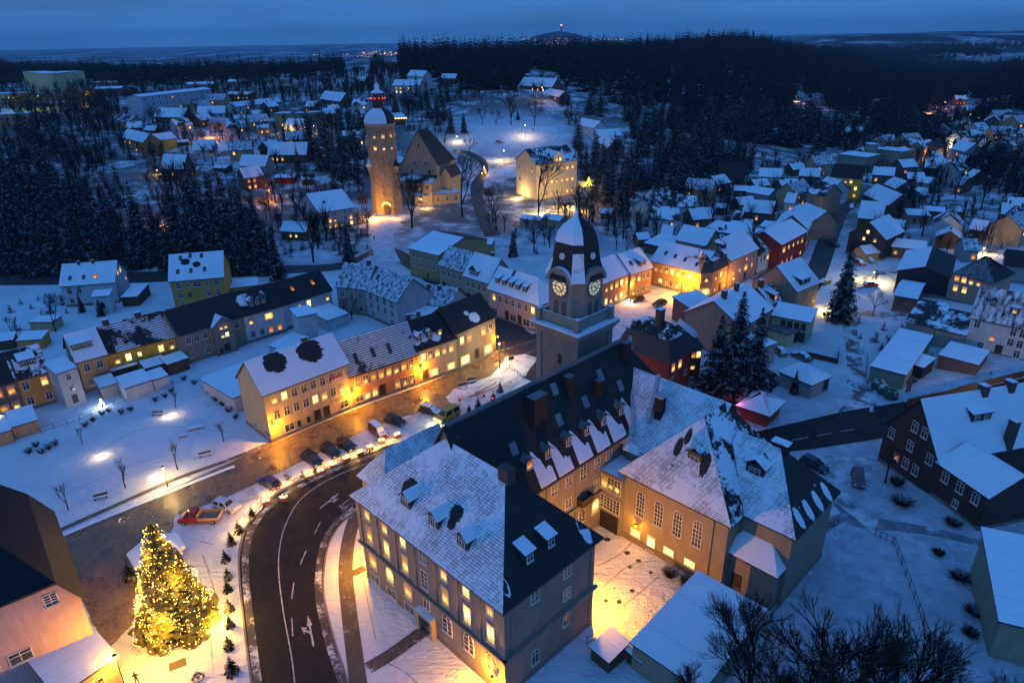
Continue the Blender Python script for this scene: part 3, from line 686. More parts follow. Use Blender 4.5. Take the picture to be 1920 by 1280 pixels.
    for s_ in sky_:
        x, y = s_[:2]; lit = len(s_) > 2; z = zroof(rf, L, D, he, hr, x, y, hip); e_ = .01; dzx = (zroof(rf, L, D, he, hr, x + e_, y, hip) - z) / e_; dzy = (zroof(rf, L, D, he, hr, x, y + e_, hip) - z) / e_
        mb = MB(); w, l = .4, .5
        pts = [(-w, -l), (w, -l), (w, l), (-w, l)] if abs(dzy) > abs(dzx) else [(-l, -w), (l, -w), (l, w), (-l, w)]
        mb.plate([(p[0], p[1], p[0] * dzx + p[1] * dzy + .16) for p in pts], .3, 0, 1)
        mb.obj('skylight', [PANE['O']() if lit else glassm(), DARKF()], ro, (ox + x, oy + y, z))
    for d_ in dorm:
        dormer(root, rf, L, D, he, hr, hip, ox, oy, *d_)
    if win:
        fr_ = frames(L, D)
        for k, rows in win.items():
            (bx, by), rz, ln = fr_[k]; n = len(rows); hs = (he - .5) / n
            gy_top = None
            for i, row in enumerate(rows):
                if isinstance(row, tuple): zc, row = row
                else: zc = he - .25 - hs * (i + .5) if zs is None else zs[i]
                m_ = len(row); mg = min(1.0, ln * .05); step = (ln - 2 * mg) / m_
                for j, c_ in enumerate(row):
                    if c_ in ' .': continue
                    s = mg + step * (j + .5); w, h = WTYPE[c_][:2]; sc = min(1.0, (step - .2) / w) if w > step - .2 else 1.0
                    z = zc if c_ not in 'PpgSs' else max(h / 2 + .15, min(zc, h / 2 + .6))
                    z = min(z, he + 50)
                    x = bx + math.cos(rz) * s + math.sin(rz) * .0; y = by + math.sin(rz) * s
                    addwin(root, c_, ox + x, oy + y, z, rz, max(.45, sc))
    return ro
def dormer(root, rf, L, D, he, hr, hip, ox, oy, side, s, up_, w=1.6, n=1, lit='D', style='shed', snow='full'):
    """a dormer on slope side; s metres along it, up_ metres in from the eave"""
    if side == 'f': x, y, rz = s, up_, 0.
    elif side == 'r': x, y, rz = L - up_, s, math.pi / 2
    elif side == 'l': x, y, rz = up_, s, -math.pi / 2
    else: x, y, rz = s, D - up_, math.pi
    z = zroof(rf, L, D, he, hr, x, y, hip); sl = hr / ((D if rf == 'gx' else L) / 2); h = 1.45; dp = min(h / max(sl, .3) + .5, 4.)
    if (side in 'lr' and rf == 'gx') : sl = hr / (hip[1] or 5.); dp = h / sl + .5
    mb = MB(); dark = 1
    mb.box((-w / 2, 0, -.6), (w / 2, dp + .4, h - .12), 1)
    if style == 'shed':
        dp2 = min(dp + 2.2, dp * 1.9); mb.plate([(-w / 2 - .2, -.25, h), (w / 2 + .2, -.25, h), (w / 2 + .2, dp2, h + .32 * dp2 * min(sl, 1)), (-w / 2 - .2, dp2, h + .32 * dp2 * min(sl, 1))], .14, 0, 1)
    else:
        g = w * .5; L2 = dp + g / max(sl, .4) + .3
        mb.plate([(-w / 2 - .25, -.3, h - .15), (0, -.3, h + g), (0, L2, h + g), (-w / 2 - .25, dp, h - .15)], .14, 0, 1)
        mb.plate([(0, -.3, h + g), (w / 2 + .25, -.3, h - .15), (w / 2 + .25, dp, h - .15), (0, L2, h + g)], .14, 0, 1)
        mb.poly([(-w / 2, -.01, h - .12), (w / 2, -.01, h - .12), (0, -.01, h + g - .16)], 1)
    d = mb.obj('dormer', [roofm(snow), plain('dormer_cladding', (.045, .042, .040), .8, .25)], root, (x + ox, y + oy, z), rz)
    for i in range(n):
        wx = w * ((i + .5) / n - .5); fm, pm = winmesh({'D': 'd', 'L': 'l', 'O': 'o'}[lit if isinstance(lit, str) and len(lit) == 1 else lit[i]])
        me = (fm, pm)
        o = link('window', fm, d, (wx, -.03, .72)); sc_ = min(.95, (w / n - .12) / .95); o.scale = (sc_, 1, sc_); o2 = link('pane', pm, o)
def vplane(pix, a, n):
    """where the view ray through pix meets the vertical plane through a that holds the horizontal direction n: (distance along n, height)"""
    d = ray(*pix); q = Vector((-n[1], n[0], 0)); o = Vector((0, 0, CAMH)); t = (Vector((a.x, a.y, 0)) - o).dot(q) / d.dot(q); w = o + d * t
    return (w.x - a.x) * n[0] + (w.y - a.y) * n[1], w.z
LOG = []; FOOT = [(-19.75, 70.28, .6992, -.7149, 42, 48)]
def bld(label, r, A, B, D=9., he=6., hr=3., rf='gx', wall='cream', sn='full', win=None, cat='house', name='house', group='houses of the town', gnd=False, dl=0., pkA=None, pkB=None, pkF=None, bkA=None, bkB=None, hipped=0, **k):
    """A, B: pixels (in crop r) of the front left and right wall corners, at eave height, or at the ground when gnd.
    pkA / pkB: pixel of the ridge end over the left / right wall, pkF: of the front gable's peak, bkA / bkB: of the back eave corner"""
    pa, pb = P(r, *A), P(r, *B)
    if gnd:
        a = atg(pa); b = atg(pb); z0 = min(a.z, b.z)
        if isinstance(he, tuple): he = hgt(a, P(r, 0, he[1])[1]) + a.z - z0
    else:
        z0 = 0.
        for _ in range(12):
            a = atz(pa, z0 + he); b = atz(pb, z0 + he); z0 = (z0 + min(tz(a.x, a.y), tz(b.x, b.y))) / 2
    d = Vector((b.x - a.x, b.y - a.y)); L = d.length; rz = math.atan2(d.y, d.x); dn = d / L; n = (-dn.y, dn.x)
    for pk, c in ((pkA, a), (pkB, b)):
        if pk: v, z = vplane(P(r, *pk), c, n); D = 2 * v; hr = z - z0 - he
    for bk, c in ((bkA, a), (bkB, b)):
        if bk:
            w = atz(P(r, *bk), z0 + he); D = (w.x - c.x) * n[0] + (w.y - c.y) * n[1]
    if pkF:
        v, z = vplane(P(r, *pkF), a, (dn.x, dn.y)); hr = z - z0 - he
    FOOT.append((a.x, a.y, dn.x, dn.y, L, max(2.2, min(D, 34.))))
    LOG.append((label[:34], round(L, 1), round(D, 1), round(he, 1), round(hr, 1), round(a.y)))
    D = max(2.2, min(D, 34.)); hr = max(.6, min(hr, 14.)); he = max(1.8, min(he, 16.))
    root = thing(name, label, cat, (a.x, a.y, z0 + dl), rz, group)
    if hipped: k['hip'] = (hipped * D / 2, hipped * D / 2) if rf == 'gx' else (hipped * L / 2, hipped * L / 2)
    block(root, L, D, he, hr, rf, wall, sn, win, **k)
    return root, L, D, he, hr
def loc2w(root, p):
    c, s = math.cos(root.rotation_euler[2]), math.sin(root.rotation_euler[2])
    return Vector((root.location[0] + p[0] * c - p[1] * s, root.location[1] + p[0] * s + p[1] * c, root.location[2] + p[2]))
def infoot(x, y, m=1.5):
    for (ax, ay, dx, dy, L_, D_) in FOOT:
        u_ = (x - ax) * dx + (y - ay) * dy; v_ = -(x - ax) * dy + (y - ay) * dx
        if -m < u_ < L_ + m and -m < v_ < D_ + m: return True
    return False
# ---------------------------------------------------------------- the market row
MG = 'houses of the market row'
yb = bld('pale yellow three storey house with pink blind gable and two dark melted rounds', 'Z', (510, 830), (662, 765), he=9.8, pkA=(459.5, 677), wall='cream', sn='full,bare', gnd=True, group=MG,
    win={'f': [(8.0, 'LLDDDDDD'), (5.0, 'DDDDLLDL'.replace('L', 'L')), (1.6, ' sqqPP s')], 'l': [(1.4, '  w  w')]}, melt=[(4.6, 3.3, 1.7), (11.5, 3.1, 1.9)], ch=[(11.6, 5.2, .9, .9)])
ob = bld('long orange two storey house with striped snow roof and three skylights', 'Z', (662, 765), (786.8, 720.5), he=('y', 704), pkA=(632, 640), wall='orange', sn='stripes,bare', gnd=True, group=MG,
    win={'f': ['LLLL LLL'.replace(' ', 'L'), 'sSLP LLL']}, sky_=[(2.4, 1.2), (6.1, 1.3), (9.6, 1.2)], ch=[(1.8, 5., 1.1, 1.4)])
gb = bld('beige market house with bare dark roof, three little dormers and two lit shop windows', 'Z', (786.8, 720.5), (858, 694), he=('y', 656), D=9.5, hr=4.6, wall='beige', sn='bare,bare', gnd=True, group=MG,
    win={'f': ['LLLLL', 'PS S']}, dorm=[('f', 1.5, 1.0, 1.1, 1, 'D', 'gable', 'full'), ('f', 4.0, 1.0, 1.3, 1, 'D', 'gable', 'patch'), ('f', 6.4, 1.0, 1.0, 1, 'L', 'gable', 'bare')], melt=[(2.6, 1.6, 1.1, 's'), (.7, 1.2, .8, 's'), (5.3, .9, .9, 's')], ch=[(1.5, 4.8), (4., 4.8)])
bb = bld('brown corner house of the market row with two big glowing shop windows', 'Z', (858, 694), (930, 659), he=('y', 624), D=9.5, hr=4.4, wall=(.26, .19, .13), sn='bare,bare', gnd=True, group=MG,
    win={'f': ['LL L L'.replace(' L L', ' LL'), 'SP S'.replace(' ', '')], 'r': ['  ', ' ']}, melt=[(6.8, 1., 1.1, 's'), (5.6, 2.2, .5, 's')])
# annex behind the yellow house
bld('low pinkish annex with snowy flat roof behind the yellow market house', 'D', (1150, 930), (1330, 1040), D=14, he=3.2, rf='flat', wall='pinkwhite', gnd=True, group=MG)
# ---------------------------------------------------------------- the row across the park (rear sides facing us)
PG = 'terraced houses along the park'
bld('brown end house at the left picture edge with orange lit windows', 'D', (-150, 915), (92, 850), D=9.5, he=7.0, hr=4.2, wall=(.20, .13, .09), sn='bare,bare', group=PG, win={'f': [' OO', ' WL']})
bld('ochre terraced house with double dormer under patchy snow', 'D', (92, 850), (268, 802), D=9.5, he=7.0, hr=4.2, wall='ochre', sn='patch,bare', group=PG, win={'f': ['D L', 'D D']}, dorm=[('f', 2.6, 1.5, 2.6, 2, 'D', 'shed')])
bld('narrow pinkish stair wing with sloping snow roof in front of the ochre houses', 'W', (450, 600), (612, 545), D=5.2, he=7.6, hr=.9, rf='s', wall='pinkwhite', sn='full', group=PG, win={'f': [' d ', ' d ', ' P ']}, ov=.15)
bld('tan terraced house with triple dormer left of the yellow house', 'D', (430, 750), (592, 706), D=9.5, he=7.2, hr=4.4, wall='tan', sn='full,bare', group=PG, win={'f': ['DD', 'd ']}, dorm=[('f', 1.9, 1.6, 3.6, 3, 'D', 'shed')])
bld('bright yellow terraced house with broken snow stripes and candle arches in its windows', 'D', (592, 706), (1002, 600), D=9.5, he=6.4, hr=4.6, wall='yellow', sn='broken,bare', group=PG, win={'f': [(4.3, 'LLl LL'.replace(' ', ' ')), ' ']}, sky_=[(2.4, 1.9), (5.4, 1.9), (8.4, 1.9)], ch=[(2.2, 4.8, 1.2, .9), (8.5, 4.7, 1.2, .9)])
gh = bld('grey brown terraced house with a gabled stair wing and bare dark roof', 'D', (1005, 600), (1362, 490), D=9.5, he=7.4, hr=4.4, wall='greybrown', sn='bare,bare', group=PG, win={'f': ['DDDDd D'.replace('Dd', 'D '), 'd DD   ']})
bld('gabled stair wing of grey render with four small yellow windows', 'X', (1155, 310), (1375, 245), D=3.5, he=7.2, rf='gy', pkF=(1245, 195), wall='greybrown', sn='full,full', group=PG, win={'f': [(6.6, ' ll '), (4.6, ' ll '), (1.2, 'qP ')]}, ov=.2)
bld('white terraced house with a wide triple dormer half bare of snow', 'D', (1365, 492), (1590, 430), D=9.5, he=7.2, hr=4.4, wall='white', sn='bare,bare', group=PG, win={'f': ['L W '.replace('W', 'W'), 'DDOO']}, dorm=[('f', 4.4, 1.2, 4.4, 3, 'D', 'shed', 'patch')], melt=[(2., 2.6, 1.4, 's')])
bld('long white terraced house with dark roof and lit skylight', 'D', (1590, 430), (1765, 375), D=9.5, he=6.8, hr=4.2, wall='white', sn='bare,bare', group=PG, win={'f': ['dlL', '   ']}, sky_=[(4.5, 2.4, 1)])
bld('white house at the end of the terrace with a glowing window over a balcony', 'D', (1765, 375), (1862, 345), D=9.5, he=6.8, hr=4.2, wall='white', sn='bare,bare', group=PG, win={'f': [' L', ' ']}, sky_=[(1.5, 2.4, 1)])
bld('narrow brick and white tower annex in the yard behind the terrace', 'Z', (559, 595), (592, 588), D=6, he=8, rf='flat', wall='white', group='yard sheds')
# yard sheds
YG = 'yard sheds'
for lb, r_, A_, B_, D_, he_, w_, rf_, hr_ in [
 ('white garden shed with sloping snow roof by the park fence', 'X', (195, 975), (490, 880), 4.6, 3.0, 'white', 's', .9),
 ('small white lean-to beside the white garden shed', 'X', (500, 885), (665, 830), 3.4, 2.7, 'white', 's', .7),
 ('dark grey shed with half snowy roof behind the tan house', 'W', (800, 710), (935, 670), 4.2, 2.8, 'grey', 's', .6),
 ('carport roof with snow lit orange beneath, at the yellow house', 'X', (660, 715), (885, 640), 3.4, 2.8, 'wood', 's', .3),
 ('flat snow covered terrace roof at the yellow house', 'X', (420, 760), (655, 690), 3.2, 2.8, 'wood', 's', .3),
 ('snowy terrace shelter left of the yellow house', 'X', (60, 800), (330, 720), 4.0, 2.6, 'wood', 'flat', .3),
 ('long low garage with snow roof at the left edge of the park', 'W', (90, 1025), (295, 965), 6, 2.6, 'tan', 's', .6),
 ('low garage extension at the far left of the park', 'W', (-60, 1090), (85, 1045), 6, 2.6, 'tan', 's', .6),
 ('bright snow roofed garage between the two rows', 'X', (2010 - 50, 655), (2120, 600), 5, 2.6, 'white', 's', .6),
 ('small ochre summer house left of the white villa', 'W', (130, 335), (330, 320), 4, 2.6, 'ochre', 's', .6),
 ('little shed with snow roof at the left edge', 'W', (-40, 345), (100, 325), 4, 2.4, 'wood', 's', .6),
 ('flat cream garden house behind the leafless tree', 'W', (230, 190), (410, 190), 4, 2.4, 'cream', 'flat', .6),
 ('garage with snow roof right of the white villa', 'D', (680, 390), (770, 385), 9, 2.8, 'wood', 's', .5),
 ('flat garage covered in snow beside the ochre villa', 'D', (1275, 345), (1450, 325), 7, 3, 'ochre', 'flat', .5),
 ('snow covered flat roof between the terraces', 'D', (1510, 660), (1600, 690), 7, 3, 'white', 's', .5),
 ('long snowy workshop roof beside the tower annex', 'D', (1840, 520), (1960, 480), 9, 3, 'white', 's', .5)]:
    bld(lb, r_, A_, B_, D_, he_, hr_, rf_, w_, 'full', cat='shed', name='shed', group=YG, ov=.15, plinth=False)
# ---------------------------------------------------------------- villas by the wood
bld('white villa with steep snow roof, lit attic windows and a porch', 'D', (338, 325), (640, 302), he=6.2, pkB=(652, 182), wall='white', sn='full,full', group='villas below the wood', win={'f': ['DD   ', 'D    '], 'r': [(7.6, ' LL '), (4.4, 'D  o'), (2, '    ')]}, sky_=[(2.2, 1.6), (5.6, 1.6), (8.5, 1.6, 1)], ch=[(4., 5, .6, .8), (7.5, 5.1, .6, .8)])
bld('white columned porch with snow roof on the white villa', 'D', (515, 388), (612, 380), D=3, he=5.0, hr=.8, rf='s', wall='white', sn='full', group='villas below the wood', win={'f': ['v']}, cat='porch', name='porch', ov=.2)
bld('ochre villa with snowy roof and six skylights', 'D', (953, 297), (1252, 272), he=8.6, pkB=(1250, 127), wall='ochre', sn='full,full', group='villas below the wood', win={'f': ['Dq dD'.replace('q', 'd').replace(' ', 'w'), 'Dq DD', 'Dd DD'], 'r': ['  ', '  ']}, sky_=[(2, 1.8), (5.2, 1.8), (8.6, 1.9), (2.6, 5.), (5, 5.4), (7.8, 5.2)], melt=[(3.8, 4., .9), (6.6, 3.2, .8)])
# ---------------------------------------------------------------- behind the market row
BG = 'houses behind the market row'
bld('pinkish gabled house with streaked snow roof behind the market row', 'E', (135, 345), (310, 415), he=7.5, pkB=(398, 282), wall='pinkwhite', sn='streak,full', group=BG, win={'f': ['DDDD', 'DDDD', 'D D']}, sky_=[(1.5, 3)])
bld('grey house with streaked snow roof at the bend of the side street', 'E', (-30, 325), (135, 342), he=7.5, D=11, hr=4.6, wall='grey', sn='streak,full', group=BG, win={'f': ['DDD', 'D D']}, ch=[(7, 5.5, .9, 1)])
bld('low wing with streaked snow roof and two black chimneys', 'E', (400, 412), (610, 440), he=4.5, D=9, hr=3.4, wall='white', sn='streak,full', group=BG, ch=[(3, 3.5, .8, 1), (6, 3.5, .8, 1)])
bld('low snow covered yard building in front of the pinkish gable', 'E', (310, 468), (480, 500), he=3.4, D=7, hr=.8, rf='s', wall='white', sn='full', group=BG, ov=.15)
# ---------------------------------------------------------------- row across the side street
RG_ = 'row across the side street'
bld('tall orange ochre house with smooth snow roof at the head of the row', 'E', (380, 112), (545, 152), he=8.6, D=12, hr=3.4, pkA=(520, 17), wall=(.50, .28, .11), sn='full,bare', group=RG_, win={'f': ['DDDD', 'DDDD', '  q ']}, hipped=.0)
bld('beige house with streaked roof, second in the row', 'E', (550, 205), (690, 248), he=7.6, pkA=(612, 100), wall='beige', sn='streak,bare', group=RG_, win={'f': ['DDDD', 'PDDD']})
eb = bld('cream house with a gabled dormer of three windows, third in the row', 'E', (690, 265), (828, 308), he=7.6, pkA=(755, 135), wall='cream', sn='full,full', group=RG_, win={'f': ['DDDD', 'PsPs']}, dorm=[('f', 3.4, .3, 3.0, 3, 'D', 'gable')], ch=[(6, 5, .8, 1.4)])
bld('pink house with five dark dormers and one glowing window, fourth in the row', 'E', (828, 337), (1112, 432), he=7.4, pkA=(893, 215), wall='pink', sn='full,full', group=RG_, win={'f': ['LDDDDDL', 's PsPsL'.replace('L', 'D')]}, dorm=[('f', 2 + 2.4 * i, 1.1, 1.3, 1, 'D', 'shed') for i in range(5)], sky_=[(5.5, 3.6)], hip=(0, 4.5))
bld('cream garden house with snow roof above the row', 'E', (735, 90), (842, 95), D=5, he=4.2, hr=.8, rf='s', wall='cream', sn='full', group='sheds above the row', win={'f': ['d ', ' ']}, cat='shed', name='shed', ov=.15)
# ---------------------------------------------------------------- square behind the tower
SG = 'houses on the lit square'
aa = bld('brown brick house with a curved gable and tall lit windows on the square', 'M', (-130, 860), (275, 700), he=7.6, D=10, hr=4.2, wall=(.36, .17, .08), sn='full,full', group=SG, win={'f': ['LLLLLL', 'PLLLLL'.replace('P', 'L')]}, gnd=False)
bld('plain ochre brown house with dormer between the brick house and the corner', 'M', (278, 722), (528, 640), he=7.4, D=10, hr=4.4, wall=(.38, .21, .09), sn='full,bare', group=SG, win={'f': ['LLDD', 'LDDd']}, dorm=[('f', 5.6, .8, 2.6, 1, 'D', 'shed')], sky_=[(2.2, 2.)])
oc = bld('long orange house with pilasters and two rows of bright windows on the square', 'M', (520, 560), (1120, 705), he=7.2, D=11, hr=4.4, wall=(.58, .27, .09), sn='full,bare', group=SG, win={'f': ['O LLLLLL'.replace('O ', 'OO'), ' YLlLLLL'.replace('l', 'D')]}, sky_=[(3, 2.5), (6.2, 2.2), (9.5, 2.), (13.5, 1.5)], melt=[])
bld('chamfered corner house with mansard roof at the lit square', 'M', (1120, 708), (1262, 700), he=7.2, D=10, hr=4.2, rf='man', hip=(.9, 0), wall=(.55, .28, .12), sn='patch', group=SG, win={'f': ['W', 'S'], 'r': [' L', ' L']}, dorm=[])
bld('ochre wing of the corner house with wide lit windows along the hill street', 'M', (1262, 700), (1462, 600), he=7.2, D=9, hr=4.2, rf='man', hip=(.9, 0), wall=(.55, .28, .12), sn='patch', group=SG, win={'f': ['WLW', 'lPL']})
bld('salmon pink house with big snow roof on the hill street', 'M', (1470, 560), (1800, 415), he=8.6, D=11, hr=4.4, wall='salmon', sn='full,bare', group=SG, win={'f': ['d lD', 'LlWL', '  P '], 'r': ['  ']}, melt=[(1.5, 4.2, 1.7)])
bld('white house with lit twin windows on the hill street', 'N', (275, 690), (540, 580), he=6.2, D=11, hr=4.2, wall='white', sn='patch,bare', group=SG, win={'f': ['DDLLLL', '      ']})
rh = bld('dark red brick house with two pointed gables on the hill street', 'N', (545, 560), (850, 400), he=8.6, D=11, hr=3.0, wall='darkred', sn='full,full', group=SG, win={'f': ['W lll W'.replace(' ', ''), 'oLoPl'.replace('L', 'o')]})
bld('narrow lit house at the top of the hill street beside the road', 'N', (858, 380), (930, 235), he=8, D=10, hr=4, wall='brown', sn='full,full', group=SG, win={'f': ['LLL', 'LLL']})
# the big hotel-like dark mansard house behind the hall
hb = bld('red house with dark slate mansard roof and three lit attic windows behind the town hall', 'O', (800, 765), (1065, 615), he=8.4, D=12, hr=6.2, rf='man', hip=(1.2, 0), wall='red', sn='patch', group='houses behind the town hall', win={'f': ['LL ', 'd d', 'd  ']}, dorm=[], ch=[(3.5, 5, 1.5, 2.8), (2, 9.5, 1.0, 2.)])
bld('red wing with small turret behind the snowy firs', 'O', (1065, 590), (1195, 575), he=8.6, D=9, hr=3, rf='man', hip=(1.0, 0), wall='red', sn='full', group='houses behind the town hall', win={'f': ['oL', 'W ', 'd ']})
bld('broad white snow roof with two brick chimneys, house behind the firs', 'Q', (660, 670), (1000, 455), he=8, pkA=(360, 378), wall='greybrown', sn='full,full', group='houses behind the town hall', win={'f': ['w D D', 'w D D', '    ']}, ch=[(3.5, 6.3, 1.2, 1.6), (9.5, 6.4, 1., 1.6)], ov=.5)
bld('low dark house with bare roof under the broad white roof', 'Q', (120, 480), (390, 410), he=5, D=7, hr=1.2, rf='s', wall='brick', sn='full', group='houses behind the town hall')
bg_ = bld('tall brown gabled house with big blank wall beside the hill street', 'N', (210, 1050), (735, 1130), he=8.2, rf='gx', D=16, hr=5, pkA=None, wall='greybrown', sn='full,full', group='houses behind the town hall', win={'f': ['    ', '    ']}, dorm=[]) if 0 else \
     bld('tall brown gabled house with a big blank wall and slate dormers beside the hill street', 'N', (732, 1120), (1000, 1010), he=8.4, pkA=(495, 815), wall='greybrown', sn='full,full', group='houses behind the town hall', win={'f': ['d dd', 'd  d', '    ']}, dorm=[('f', 4.6, .6, 4.2, 2, 'D', 'shed')])
bld('small house with half bare roof and red lit dormer between the big roofs', 'Q', (1010, 445), (1150, 390), he=5.4, D=9, hr=3.6, wall='brown', sn='patch,patch', group='houses behind the town hall', win={'f': ['od', '  ']}, dorm=[('f', 2.5, 1., 1.8, 1, 'O', 'shed')], ch=[(-.0 + 1, 4.5, 1.2, 1.6)])
bld('mint green house with shallow snow roof above a walled yard', 'Q', (1010, 540), (1430, 620), he=5.6, D=6, hr=1.2, rf='s', wall='green', sn='full', group='houses behind the town hall', win={'f': [' vvvv', '   oP']})
bld('flat roofed garage with terrace below the mint green house', 'Q', (960, 695), (1190, 770), he=3.2, D=8, hr=1, rf='flat', wall='paleyellow', sn='frost', group='houses behind the town hall', cat='garage', name='garage', win={'r': ['g']})
bld('grey block with flat snow roof beside the firs', 'Q', (930, 900), (1050, 860), he=4.6, D=7, rf='flat', wall='grey', group='houses behind the town hall')
bld('low house with hipped snow roof below the parked snowy cars', 'G', (548, 800), (725, 875), he=3.4, D=9, hr=1.9, bkB=(818, 822), hipped=1., wall='grey', sn='full', group='houses right of the town hall', win={'r': ['d P']})
kb = bld('red kiosk shop with pyramid snow roof beside the main road', 'G', (330, 990), (480, 1040), he=3.0, D=9, hr=2.2, bkB=(690, 1012), hipped=1., wall='red', sn='full', group='houses right of the town hall', cat='kiosk', name='kiosk', ov=.7)
# ---------------------------------------------------------------- right side yards
YR = 'buildings of the right hand yards'
bld('long low hall with broad smooth snow roof beside the snowy lane', 'G', (1060, 775), (1255, 825), he=3.6, bkA=(1030, 540), hr=.8, rf='s', wall='greenish', sn='full', group=YR, ov=.2)
bld('small dark shed joined to the long low hall', 'T', (150, 1010), (305, 1060), he=3.0, D=5, hr=.5, rf='s', wall='dark', sn='full', group=YR, cat='shed', name='shed', ov=.2)
bld('angular snow covered flat roof in the right hand yard', 'T', (430, 965), (740, 1045), he=3.0, D=9, rf='flat', wall='brown', sn='full', group=YR, cat='shed', name='shed', ov=.2)
bld('grey storage building with dark patchy roof in the right hand yard', 'T', (170, 690), (400, 740), he=5.0, D=12, hr=1.8, rf='s', wall='grey', sn='patch', group=YR)
bld('grey lower store with patchy snow roof beside the storage building', 'T', (405, 745), (640, 800), he=4.4, D=10, hr=1.6, rf='s', wall='grey', sn='patch', group=YR)
bld('brown barn with long snow roof behind the grey storage building', 'T', (75, 480), (250, 510), he=4.4, D=6, hr=1.8, pkA=(120, 388), wall='brown', sn='full,full', group=YR)
bld('ochre pink villa with slate turret roof and six glowing candle windows', 'T', (540, 300), (865, 375), he=7.6, D=12, hr=4.2, hipped=.9, wall='salmon', sn='frost,bare', group=YR, win={'f': [(6.4, 'LLLL '), (3.8, 'LL w'), ' ']}, ch=[])
bld('large white house with streaked snow roof and lit dormers at the right picture edge', 'T', (690, 655), (1180, 760), he=7.4, D=12, hr=4.6, pkA=(775, 405), wall='white', sn='streak,full', group=YR, win={'f': ['D   DD', '  o DD', ' D P D']}, dorm=[('f', 3.0, .9, 1.2, 1, 'D', 'gable', 'patch'), ('f', 7.0, .7, 1.5, 1, 'L', 'shed'), ('f', 10.4, .7, 1.5, 1, 'L', 'shed')])
bld('dark gabled barn behind the ochre pink villa', 'T', (520, 340), (560, 175), he=6, D=12, hr=2, wall='dark', sn='bare,full', group=YR)
bld('long slate roofed building behind the right hand villa', 'T', (960, 235), (1180, 262), he=5, D=10, hr=3, wall='grey', sn='bare,bare', group=YR)
bld('small flat garden house with snow roof above the lit car park', 'T', (230, 200), (395, 225), he=2.6, D=5, rf='flat', wall='cream', sn='full', group=YR, cat='shed', name='shed')
dk = bld('black slate clad house with two lit gable windows beside the valley road', 'N', (1360, 420), (1800, 500), he=7., rf='gy', D=14, pkF=(1590, 290), wall='dark', sn='full,full', group=YR, win={'f': [(8.2, '  l  '), (6., '  L L '.replace('L', 'l')), (1.8, '   l')]})
bld('white wing with snow roof on the black slate clad house', 'G', (1115, 50), (1205, 30), he=6.2, D=9, hr=3.6, wall='white', sn='full,full', group=YR, win={'f': [' R', '  ']})
bld('small ochre garage with gabled snow roof by the black house', 'N', (1400, 620), (1560, 675), he=2.8, rf='gy', D=6, hr=1.8, wall='tan', sn='full,full', group=YR, cat='garage', name='garage')
bld('low dark barn with two lit windows right of the black house', 'T', (60, 90), (320, 115), he=3.8, D=6, hr=1.8, wall='brown', sn='full,full', group=YR, win={'f': ['l  l   '.replace('   ', '  ')]})
# big dark house bottom right
DR = 'dark houses in the right foreground'
db = bld('large dark brown house with broad smooth snow roof in the right foreground', 'H', (180, 572), (570, 828), he=7.0, gnd=True, rf='gy', D=20, hr=7.5, wall=(.075, .045, .035), sn='full,full', group=DR, win={'f': [(9.6, '  DD '), (6.2, 'D D D'), (3., ' oDD ')]}, dorm=[('r', 9, 2.6, 3.6, 2, 'D', 'shed')], ch=[(5.5, 11, 1.3, .9), (5.5, 16, 1.3, .9), (10.5, 12.5, 1.2, 4.0)])
bld('dark brown wing with smooth snow roof stepping down from the large house', 'H', (570, 830), (935, 1098), he=6.0, gnd=True, rf='gx', D=9, hr=2.4, wall=(.075, .045, .035), sn='full,full', group=DR, win={'f': ['DDD', ' dg']}, hip=(0, 0))
bld('house with smooth snow roof cut by the right picture edge', 'L', (1795, 925), (2100, 1000), he=5.5, D=13, hr=2.5, rf='s', wall='greenish', sn='full', group=DR)
# left foreground
LG = 'houses in the left foreground'
_b = atz((150, 1118), 11.0); _r = Vector((_b.x, _b.y)).normalized(); _p = Vector((-_r.y, _r.x)); _a = Vector((_b.x + _p.x * 12, _b.y + _p.y * 12))
lh = thing('house', 'pink rendered house with black half hipped roof in the left foreground', 'house', (_a.x, _a.y, 0), math.atan2(-_p.y, -_p.x), 'houses in the left foreground'); FOOT.append((_a.x, _a.y, -_p.x, -_p.y, 12, 20))
mb = MB(); mb.box((0, 0, -1), (12, 19, 11)); mb.poly([(0, 0, 11), (12, 0, 11), (10.5, 0, 14.2), (3.6, 0, 14.2)]); mb.obj('wall', [wallm(WC['pink'])], lh)
mb = MB(); mb.plate([(12.5, -.6, 10.6), (12.5, 19.5, 10.6), (10.5, 19.5, 14.3), (10.5, -.6, 14.3)], .25, 0, 1); mb.plate([(10.5, -.6, 14.3), (10.5, 19.5, 14.3), (7, 19.5, 18.2), (7, 4.2, 18.2)], .25, 0, 1)
mb.plate([(-.5, 19.5, 10.6), (-.5, -.6, 10.6), (3.6, -.6, 14.3), (3.6, 19.5, 14.3)], .25, 2, 1); mb.plate([(3.6, 19.5, 14.3), (3.6, -.6, 14.3), (7, 4.2, 18.2), (7, 19.5, 18.2)], .25, 0, 1); mb.plate([(3.6, -.6, 14.3), (10.5, -.6, 14.3), (7, 4.2, 18.2)], .25, 0, 1)
mb.obj('roof', [roofm('bare', (.009, .009, .012)), DARKF(), roofm('patch', (.009, .009, .012))], lh)
for x, z, c_ in ((9.6, 12.2, 'k'), (4.4, 12.6, 'k'), (3.4, 12.3, 'd'), (3.2, 7.2, 'k'), (8.8, 7.2, 'd') if 0 else (5.6, 7.0, 'w')): addwin(lh, c_, x, 0, z, 0)
bld('lean-to with thick snow roof and lit arched window on the pink house', 'J', (330, 1340), (640, 1130), he=4.6, D=5, hr=1.4, rf='s', wall='cream', sn='full', group=LG, win={'f': [' WO ']})
